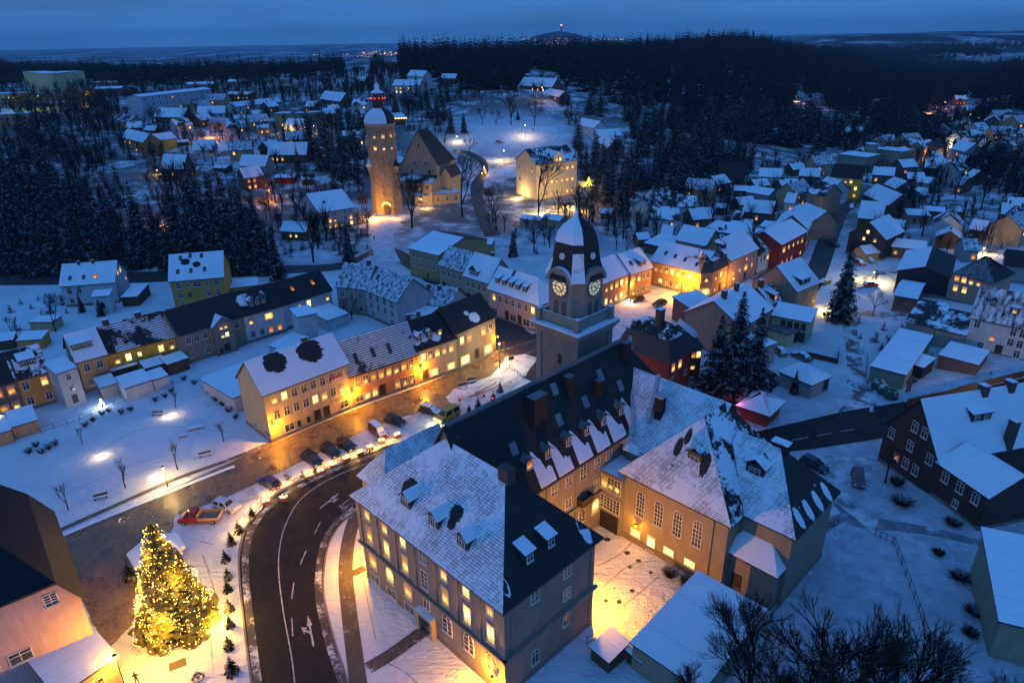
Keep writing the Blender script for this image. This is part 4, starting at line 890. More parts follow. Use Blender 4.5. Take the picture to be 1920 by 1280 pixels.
bld('long garage with smooth snow roof below the courtyard', 'Z', (1187, 1203), (1315, 1290), he=4.0, bkA=(1308, 1083), hr=.9, rf='s', wall='greenish', sn='full', group='houses right of the town hall', cat='garage', name='garage', ov=.3)
# ---------------------------------------------------------------- town hall
WTYPE.update({'U': (1.1, 2.5, 'L', 3, 0), 'u': (1.1, 2.5, 'D', 3, 0), 'K': (1.05, 1.5, 'L', 3, 0), 'B': (1.5, 2.3, 'L', 3, 1), 'b': (1.5, 2.6, 'D', 3, 1), 'X': (1.5, 1.0, 'Y', 1, 0)})
HB = Vector((-1.363, 51.470)); HD = Vector((.69920507, -.71492116)); HN = Vector((.71492116, .69920507)); HRZ = math.atan2(HD.y, HD.x)
HA = HB - HD * 26.3
def hw(x, y, z=0): q = HA + HD * x + HN * y; return Vector((q.x, q.y, z))
hall = thing('town_hall', 'large grey brown town hall with steep slate roofs, lit tall windows and a clock tower', 'town hall', (HA.x, HA.y, 0), HRZ)
SLATE = (.026, .025, .024)
block(hall, 26.3, 14.6, 13.3, 8.7, 'gx', 'hall', 'tiles,bare,tiles,bare', None, hip=(9.2, 6.9), ov=.7, tile=SLATE, melt=[(7.9, 2.6, .9), (8.3, 1.8, .7), (15.9, 3.0, .75), (16.0, 2.2, .5), (25.6, .9, .55, 's'), (25.7, 13.2, .8, 's')])
def arrw(ch, x, y, z, side):
    rz = {'f': 0, 'r': math.pi / 2, 'l': -math.pi / 2}[side]; addwin(hall, ch, x, y, z, rz)
cols = [2.0 + 3.72 * i for i in range(7)]
for i, x in enumerate(cols):
    arrw('K' if i != 3 else 'k', x, 0, 11.3, 'f'); arrw('U' if i != 3 else 'u', x, 0, 8.0, 'f')
    if i != 3: arrw({0: 'B', 1: 'B', 2: 'B', 4: 'b', 5: 'b', 6: 'B'}[i], x, 0, 3.9, 'f'); arrw('w', x, 0, .9, 'f') if i < 3 else None
arrw('P', cols[3], -.02, 1.6, 'f'); arrw('m', cols[3], 0, 4.6, 'f')
mb = MB()
for i in range(8):
    x = .14 + 3.72 * i; mb.box((x - .38, -.16, 6.1), (x + .38, -.005, 12.9))
mb.obj('pilaster', [wallm(WC['hall'])], hall)
mb = MB(); mb.box((-.45, -.45, 5.75), (26.75, 0, 6.02)); mb.box((26.3, -.45, 5.75), (26.75, 14.9, 6.02)); mb.obj('string_course', [wallm((.25, .21, .17)), snowm()], hall)
mb = MB(); mb.box((cols[3] - 1.5, -.9, 2.9), (cols[3] + 1.5, -.02, 3.2), 0, 1); mb.box((cols[3] - 1.5, -.7, 0), (cols[3] - 1.1, -.02, 2.9)); mb.box((cols[3] + 1.1, -.7, 0), (cols[3] + 1.5, -.02, 2.9)); mb.obj('portal', [wallm(WC['stone']), snowm()], hall)
for s_, z in ((4.6, 11.3), (9.8, 11.3), (9.8, 8.1), (9.8, 5.0 - .6), (4.6, 2.6), (4.6, 8.1)):
    if (s_, z) != (4.6, 8.1): arrw('k' if z > 6 else 'm', 26.3, s_, z, 'r')
for x, y in ((26.37, 1.0), (26.37, 13.9)):
    mb = MB(); mb.bar((x, y, 0), (x, y, 13.2), .07); mb.obj('downpipe', [plain('zinc', (.16, .17, .18), .5, .2, metallic=.4)], hall)
for s_ in (9.1, 14.2, 19.1): dormer(hall, 'gx', 26.3, 14.6, 13.3, 8.7, (9.2, 6.9), 0, 0, 'f', s_ - .3, 1.3, 1.7, 1, 'D', 'gable', 'full')
for s_ in (4.9, 8.2): dormer(hall, 'gx', 26.3, 14.6, 13.3, 8.7, (9.2, 6.9), 0, 0, 'r', s_, 1.0, 1.3, 1, 'D', 'shed', 'full')
for x, y, w in ((19.6, 7.3, 1.5),):
    mb = MB(); mb.box((-w / 2, -.6, -1), (w / 2, .6, .9)); mb.obj('chimney', [plain('chimney_brick', (.09, .06, .05), .9, .3)], hall, (x, y, 22.1))
def skyl(x, y, z, dx, dy):
    mb = MB(); pts = [(-.4, -.55), (.4, -.55), (.4, .55), (-.4, .55)]; mb.plate([(p[0], p[1], p[0] * dx + p[1] * dy + .16) for p in pts], .3, 0, 1); mb.obj('skylight', [plain('frosted_pane', (.16, .2, .22), .4, .2), DARKF()], hall, (x, y, z))
for x, y in ((11.4, 3.6), (18.0, 4.1)): skyl(x, y, 13.3 + 8.7 * y / 7.3, 0, 1.19)
skyl(24.3, 7.0, 13.3 + 8.7 * 2.0 / 6.9, -1.26, 0)
# main wing
mo = (3.6, 7.4); ML, MD = 11.8, 40.6
block(hall, ML, MD, 13.3, 10.7, 'gy', 'hall', 'bare,bare,bare,bare', None, hip=(0, 7), ov=.6, off=mo, tile=SLATE)
def mz(x, y): return 13.08 + 10.92 * (6.5 - abs(x - 9.5)) / 6.5
for y in (16.2, 19.6, 23.6, 27.4, 31.0, 35.0):
    dormer(hall, 'gy', ML, MD, 13.3, 10.7, (0, 7), mo[0], mo[1], 'r', y - mo[1], 1.0, 1.25, 1, 'D' if y > 17 else 'O', 'gable', 'frost')
    # wedge of snow kept beside the dormer down to the eave
    mb = MB(); pts = [(15.9, y + .6), (15.9, y + 3.5)]
    for k_ in range(9): q_ = k_ / 8; pts.append((14.9 - 1.5 * max(0, 1 - abs(q_ - .8) * 2.2) + uni(-.22, .22), y + 3.5 - 2.8 * q_))
    mb.plate([(p[0], p[1], mz(*p) + .10) for p in pts], .10, 0, 0); mb.obj('snow_patch', [snowm()], hall)
for x, y, w, d, h in ((11.9, 20.3, 1.3, 2.4, 3.6), (11.3, 27.1, .9, 1.1, 2.6), (12.3, 32.5, .9, 1., 2.0), (11.0, 40.3, .9, 1.1, 2.6)):
    mb = MB(); mb.box((-w / 2, -d / 2, -2), (w / 2, d / 2, h)); mb.box((-w / 2 - .1, -d / 2 - .1, h), (w / 2 + .1, d / 2 + .1, h + .18), 0, 1); mb.obj('chimney', [plain('dark_brick', (.022, .018, .018), .9, .3), plain('lead_cap', (.12, .13, .14), .5)], hall, (x, y, mz(x, y)))
for x, y in ((12.8, 15.1), (12.6, 23.8), (12.4, 29.4), (11.2, 34.), (10.6, 25.), (12.6, 37)): skyl(x, y, mz(x, y), -1.81, 0)
mb = MB(); mb.box((9.25, 7.4, 23.75), (9.75, 41, 24.1)); mb.obj('ridge_cap', [plain('lead_cap', (.12, .13, .14), .5)], hall)
for s_, col in ((16.6, 'kka'), (19.8, 'kk '), (22.6, 'kkm'), (25.6, 'u Aa'), (28.6, 'kka'), (31.2, 'kk ')):
    for ch_, z in zip(col.replace(' ', '.'), (11.3, 7.7, 3.9)):
        if ch_ != '.': arrw(ch_ if ch_ != 'a' else 'B', 15.4, s_, z, 'r')
mb = MB(); mb.box((15.4, 24.4, 6.3), (16.5, 26.8, 6.5)); mb.box((16.44, 24.4, 6.5), (16.5, 26.8, 7.5)); mb.box((15.4, 24.4, 6.5), (16.5, 24.46, 7.5)); mb.box((15.4, 26.74, 6.5), (16.5, 26.8, 7.5)); mb.obj('balcony', [DARKF(), snowm()], hall)
mb = MB(); mb.box((15.4, 14.6, 5.9), (15.7, 32, 6.15)); mb.obj('string_course', [wallm((.25, .21, .17)), snowm()], hall)
for y in (18.2, 24., 30.): mb = MB(); mb.bar((15.5, y, 0), (15.5, y, 13.2), .07); mb.obj('downpipe', [plain('zinc', (.16, .17, .18), .5, .2, metallic=.4)], hall)
# west bays seen over the snowy hip
block(hall, 5.2, 11, 12.2, 4.0, 'gy', 'hall', 'tiles', None, hip=(2.5, 0), ov=.5, off=(-4.6, 3.6), tile=SLATE)
block(hall, 5, 6.5, 7.5, 2.6, 'gx', 'hall', 'patch', None, hip=(2.5, 0), ov=.4, off=(-9.4, 8.6), tile=SLATE)
# rear wing and its pale copings
block(hall, 17.8, 14, 12.2, 7.9, 'gx', 'hall', 'tiles,bare', None, ov=.4, off=(9.5, 34.2), tile=(.05, .06, .07))
cp = plain('pale_lead_coping', (.30, .33, .36), .5, .2)
mb = MB(); mb.bar((8.2, 45, 22.8), (17.0, 34.6, 13.6), .32, .32, 4); mb.obj('coping', [cp], hall)
mb = MB(); mb.bar((16.2, 41.2, 20.4), (18.2, 36.2, 15.4), .34, .34, 4); mb.obj('coping', [cp], hall)
mb = MB(); mb.box((-.55, -.55, -3), (.55, .55, 5.2)); mb.box((-.7, -.7, 5.2), (.7, .7, 5.5), 1, 1); mb.obj('chimney', [plain('dark_brick', (.022, .018, .018), .9, .3), cp], hall, (18.9, 37.8, 14.0))
# octagonal stair turret with its snow cone and the link to the assembly hall
mb = MB(); mb.lathe([(2.3, 0), (2.3, 11.6)], 8, 0, 17.4, 35.9, .39); mb.obj('turret', [wallm(WC['hall'])], hall)
mb = MB(); mb.lathe([(2.8, 11.5), (2.8, 11.7), (.3, 13.6), (.05, 14.2)], 8, 0, 17.4, 35.9, .39); mb.obj('turret_roof', [snowm()], hall)
block(hall, 3.9, 5, 9.6, 1, 'flat', 'hall', 'full', None, ov=.25, off=(15.3, 29.6))
for z in (7.9, 4.6):
    for x in (16.1, 17.2, 18.3): arrw('T' if z > 6 else 't', x, 29.6, z, 'f')
mb = MB(); mb.box((15.6, 29.5, 0), (18.7, 29.66, 2.9)); mb.obj('passage_shade_slab', [plain('painted_passage_shade', (.02, .018, .016), .9)], hall)  # no opening modelled: dark slab carries the shade inside the archway
# assembly hall
ao = (18.9, 30)
block(hall, 15.8, 16, 11, 9, 'gy', (.29, .24, .175), 'tiles,bare,tiles,patch', None, hip=(5.8, 4.8), ov=.6, off=ao, tile=SLATE, melt=[(6.2, 3.0, .6), (6.9, 4.0, .5), (10.4, 2.6, .7)])
for x in (3.1, 6.0, 8.9, 11.8): arrw('H', ao[0] + x, 30, 6.9, 'f')
for x in (2.6, 8.0, 11.2): arrw('X', ao[0] + x, 30, 1.75, 'f')
arrw('p', ao[0] + 5.2, 29.97, 1.5, 'f')
mb = MB(); mb.box((ao[0] - .12, 29.86, -1), (ao[0] + 15.9, 30, .9)); mb.obj('plinth', [wallm((.20, .16, .12))], hall)
for x in (.3, 13.9): mb = MB(); mb.bar((ao[0] + x, 29.9, 0), (ao[0] + x, 29.9, 10.9), .07); mb.obj('downpipe', [plain('zinc', (.16, .17, .18), .5, .2, metallic=.4)], hall)
dormer(hall, 'gy', 15.8, 16, 11, 9, (5.8, 4.8), ao[0], ao[1], 'f', 8.7, 2.4, 2.2, 1, 'D', 'gable', 'frost') if 0 else None
mb = MB(); mb.box((-1, 0, -.6), (1, 1.7, 1.5), 1); mb.plate([(-1.3, -.3, 1.4), (0, -.3, 2.3), (0, 2.6, 2.3), (-1.3, 1.5, 1.4)], .14, 0, 1); mb.plate([(0, -.3, 2.3), (1.3, -.3, 1.4), (1.3, 1.5, 1.4), (0, 2.6, 2.3)], .14, 0, 1)
dmo = mb.obj('dormer', [roofm('patch'), plain('dormer_cladding', (.045, .042, .040), .8, .25)], hall, (ao[0] + 8.9, 32.6, 11 + 9 * 2.6 / 5.8))
addwin(dmo, 'w', 0, -.02, .6, 0, .6)
block(hall, 10.6, 12, 11, 6.8, 'gx', (.28, .24, .18), 'tiles,bare,tiles,bare', None, hip=(0, 5.5), ov=.6, off=(30.6, 33.2), tile=SLATE, melt=[(10.2, 2., .7, 's'), (10.3, 4.4, .7, 's'), (10.3, 7, .7, 's'), (10.3, 9.6, .7, 's')])
mb = MB(); mb.box((-1.2, 0, -.6), (1.2, 2.2, 1.6), 1); mb.plate([(-1.5, -.3, 1.5), (0, -.3, 2.5), (0, 2.9, 2.5), (-1.5, 2., 1.5)], .14, 0, 1); mb.plate([(0, -.3, 2.5), (1.5, -.3, 1.5), (1.5, 2., 1.5), (0, 2.9, 2.5)], .14, 0, 1)
dmo = mb.obj('dormer', [roofm('patch'), plain('dormer_cladding', (.045, .042, .040), .8, .25)], hall, (34.2, 36.2, 11 + 6.8 * 3 / 6))
addwin(dmo, 'w', 0, -.02, .6, 0, .7)
mb = MB(); mb.box((-1., -.5, -1), (1., .5, .7)); mb.box((-1.1, -.6, .7), (1.1, .6, .9), 1, 1); mb.obj('chimney', [plain('dark_brick', (.022, .018, .018), .9, .3), snowm()], hall, (35.6, 39.6, 17.6))
for x, y in ((39.3, 38.0), (39.9, 41.2)): skyl(x, y, 11 + 6.8 * (41.2 - x) / 5.5, -1.24, 0)
# porch with hipped snow roof
block(hall, 7.0, 5.6, 6.0, 3.2, 'gx', (.28, .24, .18), 'full,full,full,full', None, hip=(2.6, 2.4), ov=.5, off=(33.6, 31.4), tile=SLATE)
arrw('P', 36.0, 31.38, 1.6, 'f')
# ------- clock tower (stands in the street side of the main wing)
TX, TYY = 2.25, 38.8
tw = link('clock_tower', None, hall, (TX, TYY, 0))
stone = wallm((.24, .21, .175)); trim = wallm((.27, .24, .20))
mb = MB(); s = 4.0
mb.box((-s, -s, -1), (s, s, 25.1))
mb.obj('wall', [stone], tw)
mb = MB()
for sx in (-1, 1):
    for sy in (-1, 1): mb.box((sx * s - .9 if sx > 0 else -s - .12, sy * s - .9 if sy > 0 else -s - .12, 12), (s + .12 if sx > 0 else -s + .9, s + .12 if sy > 0 else -s + .9, 24.4))
mb.box((-4.25, -4.25, 24.4), (4.25, 4.25, 24.8)); mb.box((-4.5, -4.5, 24.8), (4.5, 4.5, 25.3)); mb.box((-4.85, -4.85, 25.3), (4.85, 4.85, 25.7)); mb.obj('cornice', [trim], tw)
mb = MB(); mb.box((-4.8, -4.8, 25.702), (4.8, 4.8, 25.95)); mb.obj('snow_ledge', [snowm()], tw)
# parapet walls
mb = MB(); q = 3.75
for a_, b_ in (((-q, -q), (q, -q + .35)), ((-q, q - .35), (q, q)), ((-q, -q + .35), (-q + .35, q - .35)), ((q - .35, -q + .35), (q, q - .35))): mb.box((*a_, 25.9), (*b_, 27.7), 0, 1)
for sx in (-1, 1):
    for sy in (-1, 1): mb.box((sx * q - .45, sy * q - .45, 25.9), (sx * q + .45, sy * q + .45, 27.95), 0, 1)
mb.obj('parapet', [trim, snowm()], tw)
# bell storey: square with chamfered corners
bs, cf = 3.45, 1.35
def octo(b, c): return [(-b + c, -b), (b - c, -b), (b, -b + c), (b, b - c), (b - c, b), (-b + c, b), (-b, b - c), (-b, -b + c)]
mb = MB(); mb.prism(octo(bs, cf), 25.9, 33.0); mb.obj('bell_storey', [stone], tw)
mb = MB(); mb.prism(octo(bs + .2, cf + .05), 32.7, 33.0); mb.obj('cornice', [trim], tw)
# dome: bell shaped eight sided roof
prof = [(1.12, 32.98), (1.09, 33.3), (.96, 34.3), (.87, 35.6), (.82, 37.0), (.77, 38.2), (.68, 39.4), (.51, 40.4), (.29, 41.1), (.13, 41.6), (.07, 42.6)]
mb = MB(); ring = octo(bs, cf); n0 = 0
for i in range(len(prof) - 1):
    r0, z0_ = prof[i]; r1, z1_ = prof[i + 1]
    for j in range(8):
        k = (j + 1) % 8; a, b = ring[j], ring[k]
        f0 = 1.0 if i < 2 else 1.0
        mi = 0 if (j == 7 and z0_ < 35.5) or (j in (0, 1, 7) and z0_ > 37.9) or (j == 1 and z0_ < 34.2) else 1
        if j == 1 and 34.2 <= z0_ < 36.5: mi = 2
        mb.poly([(a[0] * r0, a[1] * r0, z0_), (b[0] * r0, b[1] * r0, z0_), (b[0] * r1, b[1] * r1, z1_), (a[0] * r1, a[1] * r1, z1_)], mi)
mb.obj('dome', [roofm('full', SLATE), roofm('bare', SLATE), roofm('tiles', SLATE)], tw)
mb = MB(); mb.bar((0, 0, 42), (0, 0, 44.6), .07, .03); mb.lathe([(.02, 42.3), (.28, 42.6), (.02, 42.9)], 8); mb.obj('finial', [plain('copper_green', (.10, .22, .19), .5)], tw)
# arched dormer hoods over the clocks
def face(ang):
    e_ = link('clock_gable', None, tw, (0, 0, 0), ang)
    return e_
DIAL = plain('dial_face', (.55, .52, .42), .5, .03); BLK = plain('dial_black', (.015, .015, .015), .5, .1)
mD = bpy.data.materials.new('lit_dial'); mD.use_nodes = True; _b = mD.node_tree.nodes['Principled BSDF']; _b.inputs['Base Color'].default_value = (.55, .52, .42, 1); _b.inputs['Emission Color'].default_value = (1, .66, .20, 1); _b.inputs['Emission Strength'].default_value = .5
mD2 = bpy.data.materials.new('lit_dial_pale'); mD2.use_nodes = True; _b = mD2.node_tree.nodes['Principled BSDF']; _b.inputs['Base Color'].default_value = (.5, .55, .45, 1); _b.inputs['Emission Color'].default_value = (.85, .85, .40, 1); _b.inputs['Emission Strength'].default_value = .3
for fi, ang in enumerate((0., math.pi / 2, math.pi, -math.pi / 2)):
    def T(px_, py_, pz_): c, s_ = math.cos(ang), math.sin(ang); return (px_ * c - py_ * s_, px_ * s_ + py_ * c, pz_)
    mb = MB(); R0, R1, zc = 1.75, 2.15, 32.75; N_ = 14
    for i in range(N_):
        a0, a1 = math.pi * i / N_, math.pi * (i + 1) / N_
        ro = [(R1 * math.cos(a) * 1.12, zc + R1 * math.sin(a)) for a in (a0, a1)]; ri = [(R0 * math.cos(a), zc + R0 * math.sin(a)) for a in (a0, a1)]
        yf, yk = -bs - .42, -bs + 2.6
        mb.poly([T(ri[0][0], yf, ri[0][1]), T(ro[0][0], yf, ro[0][1]), T(ro[1][0], yf, ro[1][1]), T(ri[1][0], yf, ri[1][1])], 0)
        snowtop = 1 if a0 > .5 and a1 < 2.7 or fi == 3 else 0
        mb.poly([T(ro[0][0], yf, ro[0][1]), T(ro[0][0], yk, ro[0][1]), T(ro[1][0], yk, ro[1][1]), T(ro[1][0], yf, ro[1][1])], 1)
        mb.poly([T(ri[1][0], yf, ri[1][1]), T(ri[1][0], -bs, ri[1][1]), T(ri[0][0], -bs, ri[0][1]), T(ri[0][0], yf, ri[0][1])], 0)
        mb.poly([T(0, -bs - .12, zc), T(ri[0][0], -bs - .12, ri[0][1]), T(ri[1][0], -bs - .12, ri[1][1])], 0)
    mb.obj('clock_hood', [trim, roofm('full' if fi != 1 else 'patch', (.06, .16, .14))], tw)
    # dial
    cz_ = 31.95; d_ = MB(); seg = 32
    d_.poly([T(1.5 * math.cos(2 * math.pi * i / seg), -bs - .16, cz_ + 1.5 * math.sin(2 * math.pi * i / seg)) for i in range(seg)], 1)
    for i in range(12):   # pale outer ring split by dark bars
        for r0, r1, g in ((.80, 1.32, .055),):
            a0 = 2 * math.pi * i / 12 + g + .26 * 0; a1 = 2 * math.pi * (i + 1) / 12 - g
            q_ = [a0 + (a1 - a0) * j / 3 for j in range(4)]
            d_.poly([T(r0 * math.cos(a), -bs - .175, cz_ + r0 * math.sin(a)) for a in q_] + [T(r1 * math.cos(a), -bs - .175, cz_ + r1 * math.sin(a)) for a in reversed(q_)], 0)
    d_.poly([T(.66 * math.cos(2 * math.pi * i / 20), -bs - .175, cz_ + .66 * math.sin(2 * math.pi * i / 20)) for i in range(20)], 0)
    cf_ = d_.obj('clock_face', [mD if fi == 0 else mD2, BLK], tw)
    def hand(a, l, w):  # a: clockwise from 12
        u_ = (math.sin(a), math.cos(a)); v_ = (u_[1], -u_[0]); h = MB()
        h.poly([T(-u_[0] * .2 + v_[0] * w, -bs - .20, cz_ - u_[1] * .2 + v_[1] * w), T(u_[0] * l * .8 + v_[0] * w, -bs - .20, cz_ + u_[1] * l * .8 + v_[1] * w), T(u_[0] * l, -bs - .20, cz_ + u_[1] * l), T(u_[0] * l * .8 - v_[0] * w, -bs - .20, cz_ + u_[1] * l * .8 - v_[1] * w), T(-u_[0] * .2 - v_[0] * w, -bs - .20, cz_ - u_[1] * .2 - v_[1] * w)])
        h.obj('clock_hand', [BLK], cf_)
    hand(math.radians(142), .85, .10); hand(math.radians(276), 1.2, .06)
    for x in (-.75, .75):
        w_ = MB(); seg = 8; pts = [(x - .42, 27.5), (x + .42, 27.5), (x + .42, 29.4)] + [(x + .42 * math.cos(math.pi * i / seg), 29.4 + .42 * math.sin(math.pi * i / seg)) for i in range(1, seg)] + [(x - .42, 29.4)]
        w_.poly([T(p[0], -bs - .03, p[1]) for p in pts])
        for i in range(7): w_.poly([T(x - .36, -bs - .06, 28.0 + i * .28), T(x + .36, -bs - .06, 28.0 + i * .28), T(x + .36, -bs - .035, 28.12 + i * .28), T(x - .36, -bs - .035, 28.12 + i * .28)], 1)
        w_.obj('louvre_window', [plain('louvre_dark', (.03, .03, .03), .8), plain('louvre_slat', (.14, .14, .13), .7)], tw)
    w_ = MB(); w_.box((-.36, -.05, -.8), (.36, .0, .8)); o_ = w_.obj('slit_window', [plain('louvre_dark', (.03, .03, .03), .8)], tw, T(.6, -s - .02, 20.8), ang)
    w_ = MB(); w_.lathe([(.5, 0), (.5, .15)], 10); o_ = w_.obj('bullseye_window', [FRAME()], tw, T(0, -3.02, 36.4)); o_.rotation_euler = (math.pi / 2 - .25, 0, ang)
# small snow roofed side building at the tower foot
block(hall, 5, 6, 6.5, 5.5, 'gx', (.30, .18, .12), 'tiles', {'l': ['L ', ' ']}, hip=(2.5, 2.5), ov=.7, off=(-7.6, 33.0), tile=(.08, .08, .10))

# ---------------------------------------------------------------- castle hill
RG['I'] = (660, 160, 4.925)
c = atg(P('I', 312, 1185)); TR = 5.0
tower = thing('castle_tower', 'tall rough stone castle tower with snow streaked onion dome and lit windows', 'tower', (c.x, c.y + TR, c.z), 0); tower.scale = (1.13, 1.13, .965)
cz0 = Vector((c.x, c.y, c.z)); ctop = hgt(cz0, 232); TH = ctop
stonec = plain('castle_rubble', (.27, .20, .12), .95, .45, .9, bumpd=.1)
mb = MB(); mb.lathe([(5.35, -2), (5.15, TH * .5), (4.95, TH)], 10, 0, 0, 0, .31); mb.obj('wall', [stonec], tower)
mb = MB(); mb.lathe([(5.2, TH), (5.5, TH + .5), (5.45, TH + .9), (5.3, TH + 1.0)], 10, 0, 0, 0, .31); mb.obj('cornice', [plain('tower_cornice', (.25, .23, .2), .8)], tower)
mb = MB(); pr = [(5.3, 1.0), (5.35, 2.2), (5.0, 3.6), (4.2, 5.0), (2.9, 6.2), (1.8, 6.8)]
for i in range(len(pr) - 1):
    for j in range(10):
        a0 = .31 + 2 * math.pi * j / 10; a1 = .31 + 2 * math.pi * (j + 1) / 10; am = (a0 + a1) / 2 % 6.2832
        (r0, z0_), (r1, z1_) = pr[i], pr[i + 1]; mi = 0 if math.cos(am - 4.0) > .15 else 1
        mb.poly([(r0 * math.cos(a0), r0 * math.sin(a0), TH + z0_), (r0 * math.cos(a1), r0 * math.sin(a1), TH + z0_), (r1 * math.cos(a1), r1 * math.sin(a1), TH + z1_), (r1 * math.cos(a0), r1 * math.sin(a0), TH + z1_)], mi)
mb.obj('dome', [roofm('full'), roofm('bare')], tower)
mb = MB(); mb.lathe([(1.9, TH + 6.6), (1.9, TH + 9.4), (2.5, TH + 9.5), (2.5, TH + 10.), (1.6, TH + 10), (1.6, TH + 12.6)], 8); mb.obj('lantern', [plain('lantern_wood', (.10, .045, .035), .8)], tower)
mb = MB(); mb.lathe([(2.3, TH + 12.5), (1.9, TH + 13.1), (1.0, TH + 13.6), (.7, TH + 14.6), (.9, TH + 14.9), (.6, TH + 15.8), (.1, TH + 16.4), (.04, TH + 18.6)], 8); mb.obj('lantern_roof', [roofm('full')], tower)
for i in range(6):
    a = 3.4 + i * .55; mb = MB(); mb.lathe([(.02, -.3), (.24, 0), (.02, .3)], 6); mb.obj('red_lamp', [emit('red_lamp', (1, .06, .02), 2.5)], tower, (2.6 * math.cos(a), 2.6 * math.sin(a), TH + 10.6))
def ontower(ch, ang, z, sc=1.):
    r_ = 5.2 - .0128 * z + .14; r_ *= math.cos(.0) ; x, y = (r_ - .10) * math.cos(ang), (r_ - .10) * math.sin(ang); addwin(tower, ch, x, y, z, ang + math.pi / 2, sc)
for z in (TH - 3.6, TH - 8.2):
    for a in (3.45, 4.08, 4.71, 5.34, 5.97): ontower('L', .31 + 2 * math.pi * (round((a - .31) / .6283 - .5) + .5) / 10, z)
ontower('t', 4.7124, TH - 14, .7); ontower('l', 4.7124, TH - 19.4, .8); ontower('q', 4.7124, TH - 26); ontower('q', 4.7124, TH - 23)
mb = MB()
for i in range(10): a0, a1 = math.pi * i / 10, math.pi * (i + 1) / 10; mb.poly([(1.2 * math.cos(a0), 0, 1.2 * math.sin(a0)), (1.7 * math.cos(a0), 0, 1.7 * math.sin(a0)), (1.7 * math.cos(a1), 0, 1.7 * math.sin(a1)), (1.2 * math.cos(a1), 0, 1.2 * math.sin(a1))])
mb.obj('candle_arch', [emit('arch_candle_light', (1, .62, .12), 4)], tower, (.6, -5.42, 3.4))
mb = MB(); mb.box((-.9, -.02, -3.4), (.9, .1, 0)); mb.obj('door', [plain('dark_door', (.05, .032, .022), .5, .3)], tower, (.6, -5.42, 3.4))
for sx in (-1, 1):
    mb = MB(); zz = hgt(cz0, 309); mb.lathe([(1.7, zz - .3), (1.7, zz), (.02, zz + 2.8)], 4, 0, sx * 4.6, -1.8, .785); mb.obj('corner_spire', [roofm('full' if sx < 0 else 'bare')], tower)
    mb = MB(); mb.lathe([(.4, zz - 3.2), (1.3, zz - .3)], 4, 0, sx * 4.6, -1.8, .785); mb.obj('corner_bracket', [stonec], tower)
cb, L_, D_, he_, hr_ = bld('pale castle palace with tall stepped gable and huge dark roof', 'I', (490, 1062), (812, 1084), gnd=True, he=('y', 680), rf='gy', D=17, pkF=(645, 345), wall='stone', sn='bare,bare,full,bare', hip=(0, 8), name='castle_palace', cat='castle', group='castle buildings', ov=.4,
    win={'f': [(26., '  q q  '.replace('q', '.')), ]}, ch=[(8, 12, .8, 1)])
for x, z, ch_ in ((L_ * .5, he_ + 1.2, 'm'), (L_ * .5, he_ + hr_ * .55, 'q'), (L_ * .36, he_ + .4, 'q'), (L_ * .66, he_ + .4, 'q'), (L_ * .26, he_ - 3.2, 'v'), (L_ * .76, he_ - 3.2, 'v')): addwin(cb, ch_, x, 0, z, 0)
for z in (7, 4): addwin(cb, 'D', L_ * .3, 0, z, 0); addwin(cb, 'D', L_ * .8, 0, z, 0)
mb = MB(); mb.box((L_ * .3, -.12, he_ - 4.6), (L_ * .72, -.01, he_ - 1.9)); mb.obj('rendered_panel', [wallm((.28, .29, .31))], cb)
block(cb, L_ * .95, 6, 9.5, 2.2, 's', 'stone', 'patch', {'f': [(7.6, 'v  v v')]}, off=(.4, -6.05), ov=.3)
block(cb, 5, 10, 11, 4, 'gy', 'stone', 'bare,full,full,bare', {'r': [' D D ', '  D  ']}, off=(L_ + .02, 2), ov=.3)
bld('low castle gatehouse wall with snow capped roof and dark arches', 'I', (590, 1120), (1000, 1085), gnd=True, he=('y', 1020), D=5, hr=.8, rf='s', wall='stone', sn='full', win={'f': ['b m m m b']}, name='castle_wall', cat='castle', group='castle buildings', ov=.2)
st = bld('square white castle tower with pyramid spire and a row of lights under its roof', 'I', (415, 1050), (540, 1040), gnd=True, he=('y', 370), D=7, hr=2.2, rf='gx', hip=(3, 3), wall=(.50, .43, .36), sn='full', name='castle_keep', cat='tower', group='castle buildings', ov=1.2)[0]
KH = LOG[-1][3]
mb = MB(); mb.box((-.4, -.4, KH - .2), (LOG[-1][1] + .4, 7.4, KH + 3.2)); mb.obj('gallery', [plain('gallery_wood', (.06, .04, .03), .8)], st)
mb = MB(); KW = LOG[-1][1]
mb.plate([(-1, -1, KH + 3.2), (KW + 1, -1, KH + 3.2), (KW - 1.2, 2.2, KH + 5.2), (1.2, 2.2, KH + 5.2)], .2, 0, 1); mb.lathe([(3.9, KH + 3.3), (2.2, KH + 5.4), (1.3, KH + 8.5), (.06, KH + 14)], 4, 1, KW / 2, 3.5, .785)
mb.obj('spire', [snowm(), roofm('bare')], st)
mb = MB()
for i in range(12): x = -.7 + (KW + 1.4) * i / 11; mb.box((x - .16, -1.15, KH + 2.6), (x + .16, -1.05, KH + 3.0))
mb.obj('light_chain', [emit('chain_bulb', (1., .6, .15), 5)], st)
sc_ = bld('large cream school house lit from below with many glowing windows', 'B', (1098, 1132), (1322, 1096), gnd=True, he=('y', 925), pkA=(1038, 838), wall=(.52, .45, .34), sn='patch,full,full,full', name='school_house', cat='school', group='castle hill houses',
    win={'f': ['DDDDLLL', 'OLLLLLL', 'dDODoLo'], 'l': ['D L', 'D O', '   ']}, ov=.3)
_, L_, D_, he_, hr_ = sc_
mb = MB(); w = 4.6; x0 = L_ * .42; mb.box((x0, -.06, he_ - .4), (x0 + w, 4, he_ + 2.0), 0); mb.poly([(x0, -.06, he_ + 2), (x0 + w, -.06, he_ + 2), (x0 + w / 2, -.06, he_ + 4.2)], 0)
